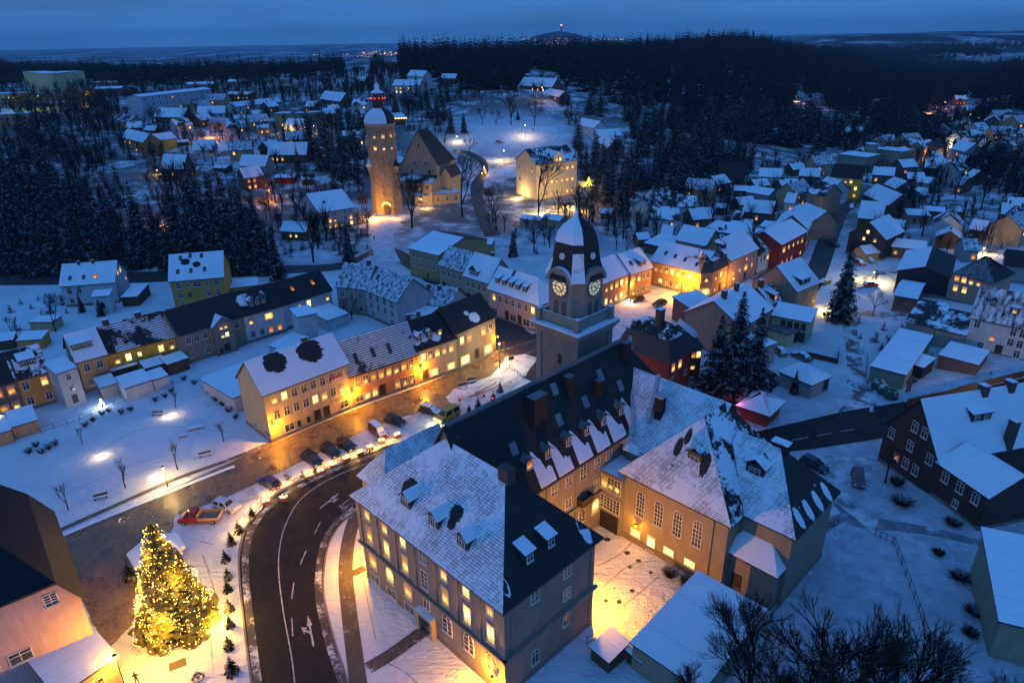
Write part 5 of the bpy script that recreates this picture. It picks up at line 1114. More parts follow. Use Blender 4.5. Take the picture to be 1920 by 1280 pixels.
mb.plate([(x0 - .3, -.4, he_ + 1.8), (x0 + w / 2, -.4, he_ + 4.4), (x0 + w / 2, 5.4, he_ + 4.4), (x0 - .3, 3, he_ + 1.8)], .15, 1, 0); mb.plate([(x0 + w / 2, -.4, he_ + 4.4), (x0 + w + .3, -.4, he_ + 1.8), (x0 + w + .3, 3, he_ + 1.8), (x0 + w / 2, 5.4, he_ + 4.4)], .15, 1, 0)
mb.obj('gable_dormer', [wallm((.52, .45, .34)), snowm()], sc_[0]); addwin(sc_[0], 'L', x0 + 1.4, -.07, he_ + 1, 0, .9); addwin(sc_[0], 'L', x0 + 3.2, -.07, he_ + 1, 0, .9)
# ---------------------------------------------------------------- villages round about
FG = 'houses on the left hillside'
for a in [
 ('long white six bay office block with ochre stripes and a snow roof', (790, 545), (1185, 500), 14, 1.2, 'white', 'gx', 11, ['DDDDLDDDDDD', 'DDDDDDDDDDD', 'DDODDLDLDLL', 'DDDDDDDDDDD'], 'block', 1),
 ('pale yellow factory block with two rows of small windows', (290, 415), (470, 400), 15, 1.0, 'paleyellow', 'flat', 20, ['kkkkkkk', 'wwwwww', '        '], 'factory', 1),
 ('pale factory wing with many narrow panes left of the yellow block', (128, 405), (290, 415), 14, 1.0, 'paleyellow', 'flat', 16, ['kkkkkk', 'kkkkkk', 'kkkkkk'], 'factory', 1),
 ('slender yellow factory stair tower lit from below', (412, 362), (480, 358), 19, 1, 'yellow', 'flat', 6, ['  ', '  '], 'factory', 1),
 ('long yellow lit workshop at the left picture edge', (-60, 530), (120, 525), 6, 1, 'paleyellow', 'flat', 14, ['YYYYYY'], 'factory', 0),
 ('brown brick factory with dark tall windows at the left picture edge', (-60, 650), (160, 640), 9, 1, 'tan', 'flat', 14, ['vvvvvv', 'vvvvvv'], 'factory', 0),
 ('low long hall roof right of the factory', (510, 465), (650, 462), 5, 1, 'grey', 'flat', 14, [''], 'factory', 0),
 ('second low hall with snow roof right of the factory', (530, 500), (680, 496), 6, 1.2, 'brown', 'gx', 12, [''], 'factory', 0),
 ('small cube house on the hilltop behind the factory', (185, 360), (280, 362), 6, 1, 'cream', 'flat', 9, ['vvvv'], 'house', 0),
 ('white annex with lit windows right of the office block', (1180, 540), (1250, 535), 7, .8, 'white', 'flat', 8, ['LLL', 'oLD'], 'house', 0),
 ('white house with dormered snow roof and blue entrance bay', (1110, 640), (1265, 635), 6, 4, 'white', 'gx', 9, ['D  D', 'DD D'], 'house', 0),
 ('brown gabled house with pale snow roof in front of the office block', (870, 655), (1030, 660), 5, 5, 'brick', 'gx', 9, ['    '], 'house', 0),
 ('long white terraced house with red and blue lights', (1320, 600), (1585, 570), 5.5, 2.5, 'white', 'gx', 9, ['DoDDDD', 'LDDDDo'], 'house', 0),
 ('brick building with terrace and many small lights on the left hill', (1270, 530), (1405, 530), 5, 1.5, 'brick', 'gx', 9, ['ooLoL'], 'house', 0),
 ('pale green flat apartment block with a mural on its end', (1540, 640), (1640, 640), 8, 1, 'greenish', 'flat', 10, ['d  d', '   d', ' L L'], 'block', 0),
 ('pale green long apartment block behind dark firs', (1640, 640), (1830, 632), 8, 1, 'greenish', 'flat', 9, ['d d d', 'd d d', ' l  L'], 'block', 0),
 ('orange brown gabled house with lit windows above the fields', (1800, 555), (1915, 570), 5, 5, 'brown', 'gx', 9, ['O LL'], 'house', 0),
 ('ochre house with two snow roofs half hidden by a dark fir', (680, 770), (805, 800), 7, 4, 'ochre', 'gx', 9, ['oLL ', ' oLL'], 'house', 0),
 ('yellow end of the ochre house right of the dark fir', (880, 790), (990, 775), 6.5, 3, 'yellow', 'gx', 8, [' d '], 'house', 0),
 ('small white house with dark gable and steep snow roof', (1090, 845), (1205, 840), 4.5, 4.6, 'white', 'gx', 8, ['D L'], 'house', 0),
 ('dark brown house with steep roof and bright lit window', (905, 945), (1030, 950), 5, 6, 'brown', 'gx', 8, [' L '], 'house', 0),
 ('low snow roofed garage beside the brown house', (1030, 960), (1110, 955), 3, .5, 'tan', 's', 6, ['o'], 'garage', 0),
 ('grey gabled house with orange lit windows', (1345, 930), (1490, 935), 5, 4.5, 'grey', 'gx', 8, ['ooL '], 'house', 0),
 ('dark a-frame house with glowing gable and pale snow roof', (1505, 870), (1720, 868), 4.5, 5.5, 'wood', 'gx', 9, ['LLo    '], 'house', 0),
 ('red house with orange lit windows below the dark gable', (1375, 1000), (1480, 985), 6, 4, 'brick', 'gx', 7, ['OO ', 'LL '], 'house', 0),
 ('long flat snow shed beside the orange lit street', (1540, 1000), (1650, 998), 3, .5, 'darkred', 's', 5, [''], 'shed', 0),
 ('hut with snow roof among the gardens', (1000, 800), (1060, 795), 2.5, 1, 'wood', 'gx', 4, [''], 'shed', 0),
 ('garden hut near the fenced field', (1200, 940), (1270, 945), 2.5, 1, 'wood', 'gx', 4, [''], 'shed', 0),
 ('low white hut on the field by the left wood', (1555, 445), (1625, 445), 4, .8, 'cream', 'flat', 6, ['vv'], 'shed', 0),
 ('long barn at the wood edge on the left hill', (1050, 475), (1200, 472), 5, 1.5, 'grey', 'gx', 10, [''], 'barn', 0),
 ('pale barn with snow roof before the left wood', (1280, 460), (1390, 458), 5, 1.5, 'grey', 'gx', 10, [''], 'barn', 0),
 ('low blue roofed house at the very left edge', (-40, 1180), (80, 1175), 5, 1, 'wood', 's', 8, ['oo'], 'house', 0)]:
    lb, A_, B_, he_, hr_, w_, rf_, D_, wn, ct, big = a
    bld(lb, 'A', A_, B_, D_, he_, hr_, rf_, w_, 'full', {'f': [q.replace('l', 'L').replace('o', 'O') for q in wn]} if wn[0] else None, cat=ct, name={'house': 'house', 'block': 'apartment_block', 'factory': 'factory_building', 'garage': 'garage', 'shed': 'shed', 'barn': 'barn'}[ct], group=FG, plinth=False)
bld('white three storey house with steep snow roof and glowing lower windows below the castle', 'A', (1785, 1165), (1970, 1095), he=7.5, D=9, hr=4.4, wall='pinkwhite', sn='full,full', group='castle hill houses', win={'f': [' dd d', 'LLL  ', '    L'], 'r': ['DDD', 'LLL']}, ch=[(4, 4.6, .7, .8)]) if 0 else \
 bld('white three storey house with steep snow roof and glowing lower windows below the castle', 'Z', (598, 398), (664, 388), he=7.2, pkB=(640, 354), wall='pinkwhite', sn='full,full', group='castle hill houses', win={'f': ['d d dd', 'DLL DL', ' LLL L'], 'r': ['ddd', 'LLL', 'L  ']}, ch=[(4, 4.6, .7, .8)])
bld('dark little house with two lit windows among the left trees', 'Z', (526, 432), (572, 434), he=3.5, D=7, hr=2.6, wall='brown', sn='full', group='castle hill houses', win={'f': [' ll ']})
for a in [
 ('white villa with mansard snow roof and lit windows under the forest edge', (1000, 480), (1185, 490), 4.6, 5.5, 'brown', 10, ['L LLL ']),
 ('small house with bright gable windows below the forest villa', (1110, 520), (1225, 545), 5, 3.4, 'brown', 8, [' LL', ' L ']),
 ('brick and white house with orange lit bay at the wood', (290, 480), (440, 480), 6, 3.6, 'pinkwhite', 9, ['OL L  ', 'LL d d']),
 ('pale house with tall roof behind the orange lit bay', (370, 425), (460, 430), 7, 4, 'white', 8, [' d']),
 ('small lit brown house left of the fir wood', (85, 455), (130, 455), 4, 3, 'brick', 7, ['oo']),
 ('low white house far behind on the left meadow', (0, 400), (55, 400), 5, 3, 'white', 9, ['']),
 ('low snow shed on the left meadow', (230, 405), (290, 405), 3, 1.4, 'grey', 7, ['']),
 ('white villa with snow roofs hidden in the right wood', (1320, 700), (1420, 720), 6, 3.4, 'white', 9, ['D D']),
 ('brown gabled house with red star and three lit windows in the right wood', (1400, 770), (1500, 830), 6, 4.5, 'brown', 9, ['R Lo', '  L ']),
 ('pale snow roofed wing beside the brown gabled house', (1440, 765), (1570, 760), 5, 3, 'grey', 8, ['']),
 ('small grey hut beside the school', (1005, 1225), (1110, 1240), 3.2, .8, 'grey', 6, ['']),
 ('white hut with a window beside the school', (1125, 1225), (1225, 1240), 3.2, 1.2, 'cream', 6, [' d']),
 ('little hut at the wood edge right of the school', (1460, 1195), (1515, 1200), 2.6, 1.2, 'wood', 5, [''])]:
    lb, A_, B_, he_, hr_, w_, D_, wn = a
    bld(lb, 'B', A_, B_, D_, he_, hr_, 'gx', w_, 'full', {'f': wn} if wn[0] else None, group='castle hill houses', plinth=False)
# more snow roofs packed between the named ones
for lb, r_, A_, B_, he_, hr_, w_, D_, wn in [
 ('small snow roofed house with one lit window, left of the orange lane', 'A', (1170, 690), (1260, 700), 4.5, 3, 'white', 8, [' L']),
 ('low house with two lit windows above the orange lane', 'A', (1450, 720), (1520, 715), 4.5, 3, 'tan', 8, ['LO']),
 ('narrow snow roofed house right of the a-frame house', 'A', (1755, 850), (1830, 845), 4.5, 3, 'grey', 8, ['D O']),
 ('snow roofed garden house below the red house', 'A', (1700, 1010), (1770, 1005), 3, 2, 'wood', 6, ['']),
 ('grey house with lit door beside the left wood', 'A', (640, 670), (720, 690), 5, 3.4, 'grey', 9, ['D L']),
 ('small brown house under the office block', 'A', (720, 720), (800, 715), 4.5, 3, 'brown', 8, ['O ']),
 ('snow roofed cottage right of the red lit terrace', 'A', (1600, 700), (1690, 705), 4.5, 3.2, 'white', 8, ['L D']),
 ('cottage with snow roof at the upper castle meadow', 'B', (560, 440), (640, 440), 4.5, 3, 'brown', 8, ['L ']),
 ('cottage with orange window above the valley school', 'V', (690, 400), (760, 400), 4.5, 3, 'tan', 8, [' O']),
 ('snow roofed cottage left of the pinkish valley house', 'V', (840, 520), (900, 515), 4.5, 3, 'brown', 8, ['O ']),
 ('cottage with two orange windows below the far bend', 'V', (1290, 590), (1370, 600), 4.5, 3, 'brown', 8, ['O O']),
 ('snow roofed cottage below the big far lamp', 'V', (1130, 560), (1200, 555), 4.5, 3, 'tan', 8, ['OO']),
 ('last lit cottage on the valley side lane', 'V', (1380, 720), (1440, 735), 4.5, 3, 'brown', 8, ['O']),
 ('cottage with orange window above the dark meadow', 'V', (1300, 790), (1360, 800), 4.5, 3, 'brown', 8, [' O']),
 ('snow roofed shed between twin roofs and big conifer', 'V', (800, 840), (860, 845), 3, 1.6, 'wood', 6, ['']),
 ('cottage with snow roof above the red gables', 'U', (560, 780), (650, 790), 3.5, 2.4, 'brown', 7, ['']),
 ('white cottage with a lit window beside the tall dark house', 'U', (1150, 590), (1250, 600), 4.5, 3, 'white', 8, [' O']),
 ('snow roofed garden house above the salmon house', 'M', (1330, 260), (1420, 265), 3, 2, 'wood', 6, ['']),
 ('low snow roofed house behind the lit square', 'M', (640, 240), (760, 250), 3.4, 2.4, 'grey', 7, ['']),
 ('snow roofed garage behind the pink dormer house', 'M', (1250, 330), (1340, 335), 3, 1.4, 'salmon', 6, ['']),
 ('snow roofed cottage right of the valley road below the fork', 'V', (820, 930), (910, 945), 4, 3, 'white', 8, ['O ']),
 ('grey cottage with snow roof above the ochre pink villa', 'T', (640, 120), (750, 125), 4, 2.6, 'grey', 8, [' O'])]:
    bld(lb, r_, A_, B_, D_, he_, hr_, 'gx', w_, random.choice(['full', 'full', 'streak,full', 'patch,full']), {'f': wn} if wn[0] else None, group=FG if r_ in 'AB' else 'houses in the right hand valley', plinth=False, ch=[(2, D_ / 2, .6, .8)])
# right valley
VG = 'houses in the right hand valley'
for a in [
 ('dark gabled barn with bare pale roof panel', 'U', (390, 315), (690, 330), 3, 6.5, 'dark', 12, ['  dd  ', ], 'bare', 'gx'),
 ('white house with snow roof and balcony behind the long roofs', 'U', (860, 300), (1110, 310), 5.5, 3, 'white', 9, ['v   d', ' v  v'], 'full', 'gx'),
 ('low snow covered hall beside the white house', 'U', (1110, 400), (1270, 410), 3, 1.2, 'grey', 9, [''], 'full', 's'),
 ('long low shed with snow roof on the right slope', 'U', (575, 460), (730, 470), 3, 1, 'wood', 6, [''], 'full', 's'),
 ('long building with smooth snow roof among the gardens', 'U', (720, 475), (970, 515), 3.6, 2, 'grey', 8, [''], 'full', 'gx'),
 ('house with snow roof, low gable and one orange window', 'U', (680, 690), (1000, 720), 4.5, 3.6, 'brown', 9, ['  o  ', ''], 'full', 'gx'),
 ('house with half snow roof at the bend of the hill street', 'U', (1225, 730), (1440, 830), 6, 4, 'greybrown', 10, ['    '], 'full', 'gx'),
 ('tall dark house with one orange window beside the valley road', 'U', (1400, 480), (1590, 520), 8, 4, 'greybrown', 10, ['d  ', ' o ', '   '], 'patch', 'gx'),
 ('white gabled house with glowing round arch window and porch lamp', 'U', (1520, 400), (1680, 450), 5, 3.5, 'white', 8, ['WW ', ' d '], 'full', 'gx'),
 ('long snow roof with brick chimney above the salmon house', 'U', (245, 890), (760, 990), 4, 1.4, 'brown', 8, [''], 'full', 's'),
 ('pink house with snow roof, wide dormer and garden side', 'M', (815, 310), (1175, 385), 5.5, 4, 'salmon', 9, ['    ', '  v '], 'full', 'gx'),
 ('snow roofed shed with three black vents above the square', 'M', (440, 350), (810, 440), 3.4, 1.4, 'wood', 9, [''], 'full', 's'),
 ('little hut with snow roof above the square', 'M', (370, 310), (500, 300), 3, 1.6, 'wood', 5, [''], 'full', 'gx'),
 ('garden hut on the slope with flat snow roof', 'U', (515, 835), (620, 850), 2.6, .6, 'wood', 5, [''], 'full', 's'),
 ('second garden hut on the slope', 'U', (695, 840), (780, 845), 2.6, .6, 'wood', 5, [''], 'full', 's'),
 ('red shed beside the garden huts', 'U', (870, 865), (985, 880), 2.6, .8, 'darkred', 6, [''], 'full', 's'),
 ('long snow roof behind the dark red gables', 'U', (705, 915), (850, 910), 3, 1, 'grey', 7, [''], 'full', 's'),
 ('wooden box hut on the snowy slope', 'U', (385, 655), (480, 660), 2.8, .5, 'wood', 5, [''], 'full', 's'),
 ('yellow house lit by a street lamp at the bend of the valley road', 'V', (185, 720), (460, 740), 9, 4.5, 'yellow', 10, [' dLL ', 'DDdDL', 'P S L'], 'bare', 'gx'),
 ('grey green school block with flat snow roof in the valley', 'V', (245, 525), (510, 555), 8, 1.2, 'greenish', 14, ['   d', ' d  d', ''], 'full', 'flat'),
 ('taller grey green school wing with stair tower', 'V', (590, 480), (830, 505), 9, 1.2, 'greenish', 12, ['dddddd', 'dddddd', 'v    '], 'full', 'flat'),
 ('green gabled flat tower of the valley school', 'V', (530, 440), (610, 440), 12, 1, 'greenish', 6, [''], 'full', 'flat'),
 ('pinkish house with many lit windows beyond the valley school', 'V', (1030, 470), (1135, 445), 7, 3, 'salmon', 9, ['lllll', 'lo l '], 'full', 'gx'),
 ('brown house with row of attic lights beyond the valley school', 'V', (1140, 470), (1215, 460), 7, 3, 'brown', 9, ['llll', ''], 'bare', 'gx'),
 ('gabled brown house left of the pinkish one', 'V', (910, 460), (1025, 450), 6, 4, 'brown', 9, [' d '], 'patch', 'gx'),
 ('grey house with three lit gable windows by the far bend', 'V', (1260, 470), (1390, 500), 8, 4, 'grey', 9, [' l ', 'l l', ''], 'full', 'gx'),
 ('dark barn with snow roof piece by the valley road', 'V', (1030, 640), (1220, 650), 4, 4, 'dark', 11, [''], 'patch', 'gx'),
 ('house with pyramid snow roof beside the road fork', 'V', (480, 880), (700, 980), 5, 4, 'brown', 9, ['d  d'], 'full', 'gx'),
 ('long dark house with steep snow roof beside the valley road', 'V', (430, 1090), (640, 1110), 5, 5, 'wood', 10, [''], 'full', 'gx'),
 ('flat annex with snow roof right of the steep roofed house', 'V', (660, 1160), (830, 1180), 3, .6, 'grey', 8, [''], 'full', 's'),
 ('low house with snow roof behind the big conifer', 'V', (950, 770), (1070, 785), 4, 2, 'grey', 7, [''], 'full', 'gx'),
 ('low house beside the big conifer with twin snow roofs', 'V', (660, 790), (770, 830), 4, 3, 'brown', 8, [''], 'full', 'gx'),
 ('pinkish garage row with snow roof and one lit wall', 'V', (880, 1070), (1080, 1080), 3.4, .6, 'salmon', 8, [' v   '], 'full', 's'),
 ('long garden shed with snow roof at the dark meadow', 'V', (1030, 1030), (1205, 1045), 3, .6, 'wood', 6, [''], 'full', 's'),
 ('tiny hut on the dark meadow', 'V', (1325, 1040), (1380, 1045), 2.5, .4, 'wood', 4, [''], 'full', 's'),
 ('snow roofed house on the dark meadow edge', 'V', (1430, 1190), (1560, 1210), 4, 2.5, 'dark', 8, [''], 'full', 'gx'),
 ('dark house with a lit gable at the far right slope', 'V', (1410, 130), (1540, 130), 5, 3, 'dark', 9, ['lR', 'l ', ' l'], 'full', 'gx'),
 ('dark villa with eight yellow windows on the far right slope', 'V', (1690, 190), (1850, 215), 6, 3, 'dark', 10, [' ll ', 'll l', ' ll '], 'bare', 'gx'),
 ('pink roofed house with lamps below the far villas', 'V', (1520, 300), (1610, 290), 5, 3, 'pinkwhite', 8, ['lo'], 'full', 'gx'),
 ('snow roofed house with one lamp above the dark wood', 'V', (1440, 440), (1540, 455), 5, 3.5, 'dark', 8, [''], 'full', 'gx'),
 ('hillside house with lit windows on the far snowy slope', 'V', (1310, 30), (1410, 30), 6, 3, 'brown', 10, ['ooo'], 'full', 'gx'),
 ('far hut on the hillside edge', 'V', (570, 45), (650, 45), 4, 1, 'grey', 10, [''], 'full', 'gx'),
 ('long snow roof on the far hillside', 'V', (660, 38), (770, 38), 4, 1.4, 'grey', 10, [''], 'full', 'gx'),
 ('yellowish hut above the valley school', 'V', (385, 310), (470, 315), 5, 2, 'tan', 8, [''], 'full', 'gx'),
 ('snow roofed barn above the valley school', 'V', (270, 320), (340, 330), 4, 2.5, 'wood', 9, [''], 'full', 'gx')]:
    lb, r_, A_, B_, he_, hr_, w_, D_, wn, sn_, rf_ = a
    bld(lb, r_, A_, B_, D_, he_, hr_, rf_, w_, sn_ if rf_ != 'gx' else sn_ + ',full', {'f': [q.replace('l', 'L').replace('o', 'O') for q in wn if q.strip()]} if any(q.strip() for q in wn) else None, group=VG, plinth=False, ov=.3)

# ---- the many little houses that fill the gaps
def filler(poly, n, seed, label, group, big=1.):
    g_ = random.Random(seed); protos = []
    for k in range(4):
        o = thing('house', label, 'house', (0, 0, 0), 0, group); L_, D_ = (8.5, 10, 7, 11)[k] * big, (8, 8.5, 7, 9)[k]
        block(o, L_, D_, (4.5, 5.5, 3.5, 6)[k], (3, 3.5, 2.2, 3.6)[k], 'gx', ('brown', 'white', 'wood', 'tan')[k], ('full', 'patch', 'full', 'streak')[k], {'f': (['O D'], ['D L', 'DD '], [' D'], ['L D', 'DOD'])[k]}, plinth=False, ch=[(2, D_ / 2, .6, .8)])
        protos.append((o, L_, D_))
    xs = [p[0] for p in poly]; ys = [p[1] for p in poly]; made = 0; used = set()
    for _ in range(4000):
        if made >= n: break
        px_, py_ = g_.uniform(min(xs), max(xs)), g_.uniform(min(ys), max(ys))
        if not inpoly(np.array([px_]), np.array([py_]), poly)[0]: continue
        k = made % 4; o, L_, D_ = protos[k]; p = atg((px_, py_)); rz = g_.choice([-.5, -.2, .25, .6, 1.0]); c, s_ = math.cos(rz), math.sin(rz)
        if any(infoot(p.x + c * a * L_ - s_ * b * D_, p.y + s_ * a * L_ + c * b * D_, 2.) for a in (0, .5, 1) for b in (0, .5, 1)): continue
        q = o if k not in used else copytree(o); used.add(k); q.location = p; q.rotation_euler = (0, 0, rz); FOOT.append((p.x, p.y, c, s_, L_, D_)); made += 1
def inpoly(x, y, poly):
    n = len(poly); c = np.zeros(len(x), bool); j = n - 1
    for i in range(n):
        xi, yi = poly[i]; xj, yj = poly[j]
        c ^= ((yi > y) != (yj > y)) & (x < (xj - xi) * (y - yi) / (yj - yi + 1e-9) + xi); j = i
    return c
filler([(1620, 300), (1760, 262), (1900, 225), (1915, 300), (1800, 340), (1700, 420), (1640, 400)], 24, 3, 'little snow roofed house in the crowded right hand valley', 'little houses of the valley')
filler([(1230, 400), (1400, 330), (1540, 330), (1500, 400), (1380, 440), (1200, 450)], 14, 4, 'little snow roofed house on the garden slope above the salmon house', 'little houses on the garden slope')
filler([(220, 190), (420, 190), (660, 205), (680, 290), (560, 320), (420, 330), (300, 300)], 20, 5, 'little snow roofed house between the larger ones on the left hillside', 'little houses of the left hillside')
filler([(1640, 430), (1800, 440), (1900, 400), (1915, 470), (1760, 470)], 6, 6, 'little snow roofed house behind the black slate clad house', 'little houses behind the slate house')
# ---------------------------------------------------------------- trees
def foliage(name, col, snow):
    k = ('fol', name)
    if k in MATS: return MATS[k]
    m, t, b = nmat(name); g = t.nodes.new('ShaderNodeNewGeometry'); sp = t.nodes.new('ShaderNodeSeparateXYZ'); t.links.new(g.outputs['Normal'], sp.inputs[0])
    n = noise(t, g.outputs['Position'], .9, 4, .7)
    c = mix(t, mapr(t, n, .3, .7), tuple(x * .6 for x in col), tuple(x * 1.5 for x in col))
    f = mth(t, 'MULTIPLY', mapr(t, n, .50 , .62), mapr(t, sp.outputs[2], .15, .6)); f = mth(t, 'MULTIPLY', f, snow)
    t.links.new(mix(t, f, c, (.6, .63, .70)), b.inputs['Base Color']); b.inputs['Roughness'].default_value = .9; b.inputs['Specular IOR Level'].default_value = .1
    MATS[k] = m; return m
NEEDLE = foliage('dark_needles', (.009, .012, .010), .36); NEEDLE2 = foliage('far_needles', (.007, .009, .008), .07); BARK = foliage('bark', (.022, .017, .014), .3)
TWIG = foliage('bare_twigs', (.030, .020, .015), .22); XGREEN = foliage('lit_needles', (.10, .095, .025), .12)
def conifer(seed, whorls, br, tufts, R=.19, seg=1, drop=.35):
    """unit high conifer: arrays of quads; branches in drooping whorls"""
    g = np.random.default_rng(seed); Q = []
    for i in range(whorls):
        t = .06 + .93 * (i + g.random() * .6) / whorls; rad = R * (1 - t) ** .78 * g.uniform(.82, 1.12) + .006
        nb = max(4, int(br * (1 - t * .45))); a0 = g.random() * 6.28
        for j in range(nb):
            a = a0 + 6.283 * j / nb + g.uniform(-.25, .25); r_ = rad * g.uniform(.72, 1.15); ca, sa = math.cos(a), math.sin(a)
            for k in range(tufts):
                s0 = (k + .15) / tufts; s1 = min(1.05, (k + 1.35) / tufts); w = r_ * g.uniform(.20, .34) * (1.25 - s0 * .65)
                z0 = t + .02 - drop * r_ * s0 ** 1.5; z1 = t + .02 - drop * r_ * s1 ** 1.5 - g.uniform(0, .010)
                mx, my = -sa * w, ca * w; tl = g.uniform(-.5, .5) * w
                Q.append([(ca * r_ * s0, sa * r_ * s0, z0 + .004), (ca * r_ * (s0 + s1) / 2 + mx, sa * r_ * (s0 + s1) / 2 + my, (z0 + z1) / 2 - abs(w) * .35 + tl), (ca * r_ * s1, sa * r_ * s1, z1), (ca * r_ * (s0 + s1) / 2 - mx, sa * r_ * (s0 + s1) / 2 - my, (z0 + z1) / 2 - abs(w) * .35 - tl)])
    Q.append([(-.012, 0, .95), (0, -.012, .95), (.012, 0, .95), (0, 0, 1.0)]); Q.append([(0, -.012, .95), (.012, 0, .95), (0, .012, .95), (0, 0, 1.0)])
    return np.array(Q)
def quads2mesh(name, Q, mat):
    v = Q.reshape(-1, 3); f = np.arange(len(v)).reshape(-1, 4); return npmesh(name, v, f, [mat])
def trunkmesh(h=.93, r=.014, mat=None):
    mb = MB(); mb.bar((0, 0, -.03), (0, 0, h), r, .002, 6); return mb.mesh('trunk', [mat or BARK])
CONN = [(quads2mesh('crown', conifer(s, 34, 13, 5), NEEDLE), trunkmesh()) for s in (1, 2, 3)]
CONM = [(quads2mesh('crown', conifer(s, 20, 10, 3, R=.17), NEEDLE), trunkmesh()) for s in (11, 12, 13, 14)]
def baretree(seed, depth, spread=.55, n0=4, up=.25):
    """unit high leafless tree as tubes"""
    g = random.Random(seed); mb = MB()
    def rec(p, d, l, r, k):
        q = p + d * l; sg = 5 if k > depth - 2 else 3
        mb.bar(p, q, r, r * .68, sg)
        if k == 0: return
        n = 2 if g.random() < (.35 if depth < 8 else .2) else 3
        for i in range(n):
            ax = Vector((g.uniform(-1, 1), g.uniform(-1, 1), g.uniform(-1, 1))).cross(d)
            if ax.length < .05: continue
            ax.normalize(); a = g.uniform(.22, spread) * (1.1 if i else .55)
            nd_ = (d * math.cos(a) + ax * math.sin(a) + Vector((0, 0, up * .5))).normalized()
            rec(p + d * l * (1 if i == 0 else g.uniform(.55, 1)), nd_, l * g.uniform(.66, .86), r * (.66 if i else .72), k - 1)
    rec(Vector((0, 0, -.02)), Vector((g.uniform(-.05, .05), g.uniform(-.05, .05), 1)).normalized(), .24, .017, depth)
    zz = max(v[2] for v in mb.v); s = 1 / zz; tr = MB(); tr.v = mb.v[:10]; tr.f = mb.f[:7]; tr.m = mb.m[:7]
    cr = MB(); cr.v = [tuple(c * s for c in v) for v in mb.v]; cr.f = mb.f[7:]; cr.m = mb.m[7:]; tr.v = [tuple(c * s for c in v) for v in mb.v[:10]]
    return cr.mesh('crown', [TWIG]), tr.mesh('trunk', [BARK])
BARN = [baretree(s, 7) for s in (21, 24)]; BARX = [baretree(s, 8, .5) for s in (25, 27)]; BARM = [baretree(s, 5, .65) for s in (31, 32, 33)]; BARS = [baretree(s, 4, .5, up=.5) for s in (41, 42)]
def tree(kind, px_, base, h=None, top=None, label='', cat='tree', group=None, wid=1., g=None):
    wid *= uni(.88, 1.28) if kind in 'Cc' else 1.
    p = g if g is not None else atg((px_, base))
    if top is not None: h = hgt(p, top)
    src, nm = {'C': (CONN, 'conifer_tree'), 'c': (CONM, 'conifer_tree'), 'B': (BARN, 'leafless_tree'), 'X': (BARX, 'leafless_tree'), 'b': (BARM, 'leafless_tree'), 's': (BARS, 'young_tree')}[kind]
    cm, tm = src[random.randrange(len(src))]
    o = thing(nm, label, cat, p, uni(0, 6.28), group); o.scale = (h * wid, h * wid, h)
    link('crown', cm, o); link('trunk', tm, o); return o
# single conifers the photo shows one by one (px, base row, top row)
for (x, b_, t_, lb) in [(1573, 600, 459, 'huge snow dusted spruce beside the snowy lane junction'), (1370, 752, 545, 'big dark spruce behind the assembly hall, left of three'), (1338, 745, 590, 'broad spruce nearest the red mansard house'), (1410, 730, 575, 'dark spruce right of three behind the town hall'),
  (655, 492, 412, 'single fir at the start of the castle lane'), (522, 524, 425, 'dark fir in front of the long terrace roof'), (1488, 738, 692, 'small snowy fir by the hipped roof house'), (1700, 400, 315, 'big conifer in the middle of the valley gardens'), (1497, 462, 410, 'fir beside the half snow roofed house'),
  (870, 250, 207, 'snowy fir right of two behind the palace'), (846, 250, 197, 'snowy fir left of two behind the palace'), (971, 225, 204, 'small round conifer on the castle meadow'), (962, 480, 432, 'slim fir above the cream house row'), (1040, 520, 470, 'fir hidden behind the clock tower'), (385, 500, 302, 'tall fir in the left wood, second of the front row'), (345, 498, 322, 'fir with lit foot beside the orange path'), (275, 498, 338, 'fir at the edge of the left snow slope'), (155, 585, 545, 'small snowy fir by the white villa porch'), (190, 592, 560, 'low dark conifer under the white villa')]:
    tree('C', x, b_, top=t_, label=lb, group=None)
for (x, b_, t_) in [(20, 480, 300), (55, 500, 290), (95, 470, 270), (130, 500, 300), (170, 490, 320), (205, 500, 340), (60, 420, 240), (110, 420, 262), (150, 430, 290), (10, 400, 270), (235, 488, 385), (300, 480, 380), (410, 470, 320), (440, 502, 330), (465, 475, 345), (490, 490, 352), (30, 510, 360), (75, 515, 380), (110, 510, 370), (185, 512, 400), (250, 505, 420), (320, 505, 400), (360, 510, 395), (425, 512, 400), (500, 512, 400), (5, 500, 330), (150, 512, 370), (215, 470, 360), (0, 440, 300), (40, 450, 300), (400, 512, 420), (455, 515, 425)]:
    tree('C', x + uni(-4, 4), b_, top=t_, label='dark spruce of the wood above the left villas', group='spruces above the left villas')
for (x, b_, t_) in [(600, 320, 225), (617, 320, 200), (585, 300, 190), (560, 270, 205), (640, 305, 215), (662, 295, 200), (676, 300, 250), (430, 235, 190), (470, 245, 195), (287, 292, 243), (245, 300, 255), (210, 300, 245), (190, 310, 250), (350, 265, 215), (680, 175, 140), (655, 200, 160), (345, 300, 258), (600, 260, 215), (632, 245, 205), (560, 320, 260), (575, 345, 290), (628, 360, 300), (655, 250, 215), (695, 170, 130), (805, 222, 172), (818, 210, 160), (790, 205, 155), (772, 196, 150), (828, 200, 150), (840, 190, 140), (800, 190, 138), (782, 182, 132), (700, 250, 195), (685, 265, 210), (670, 345, 285), (688, 330, 275), (675, 240, 190), (760, 200, 150), (820, 235, 190), (832, 228, 180)]:
    tree('c', x, b_, top=t_, label='snow dusted fir of the left hillside and castle hill', group='firs on the left hillside')
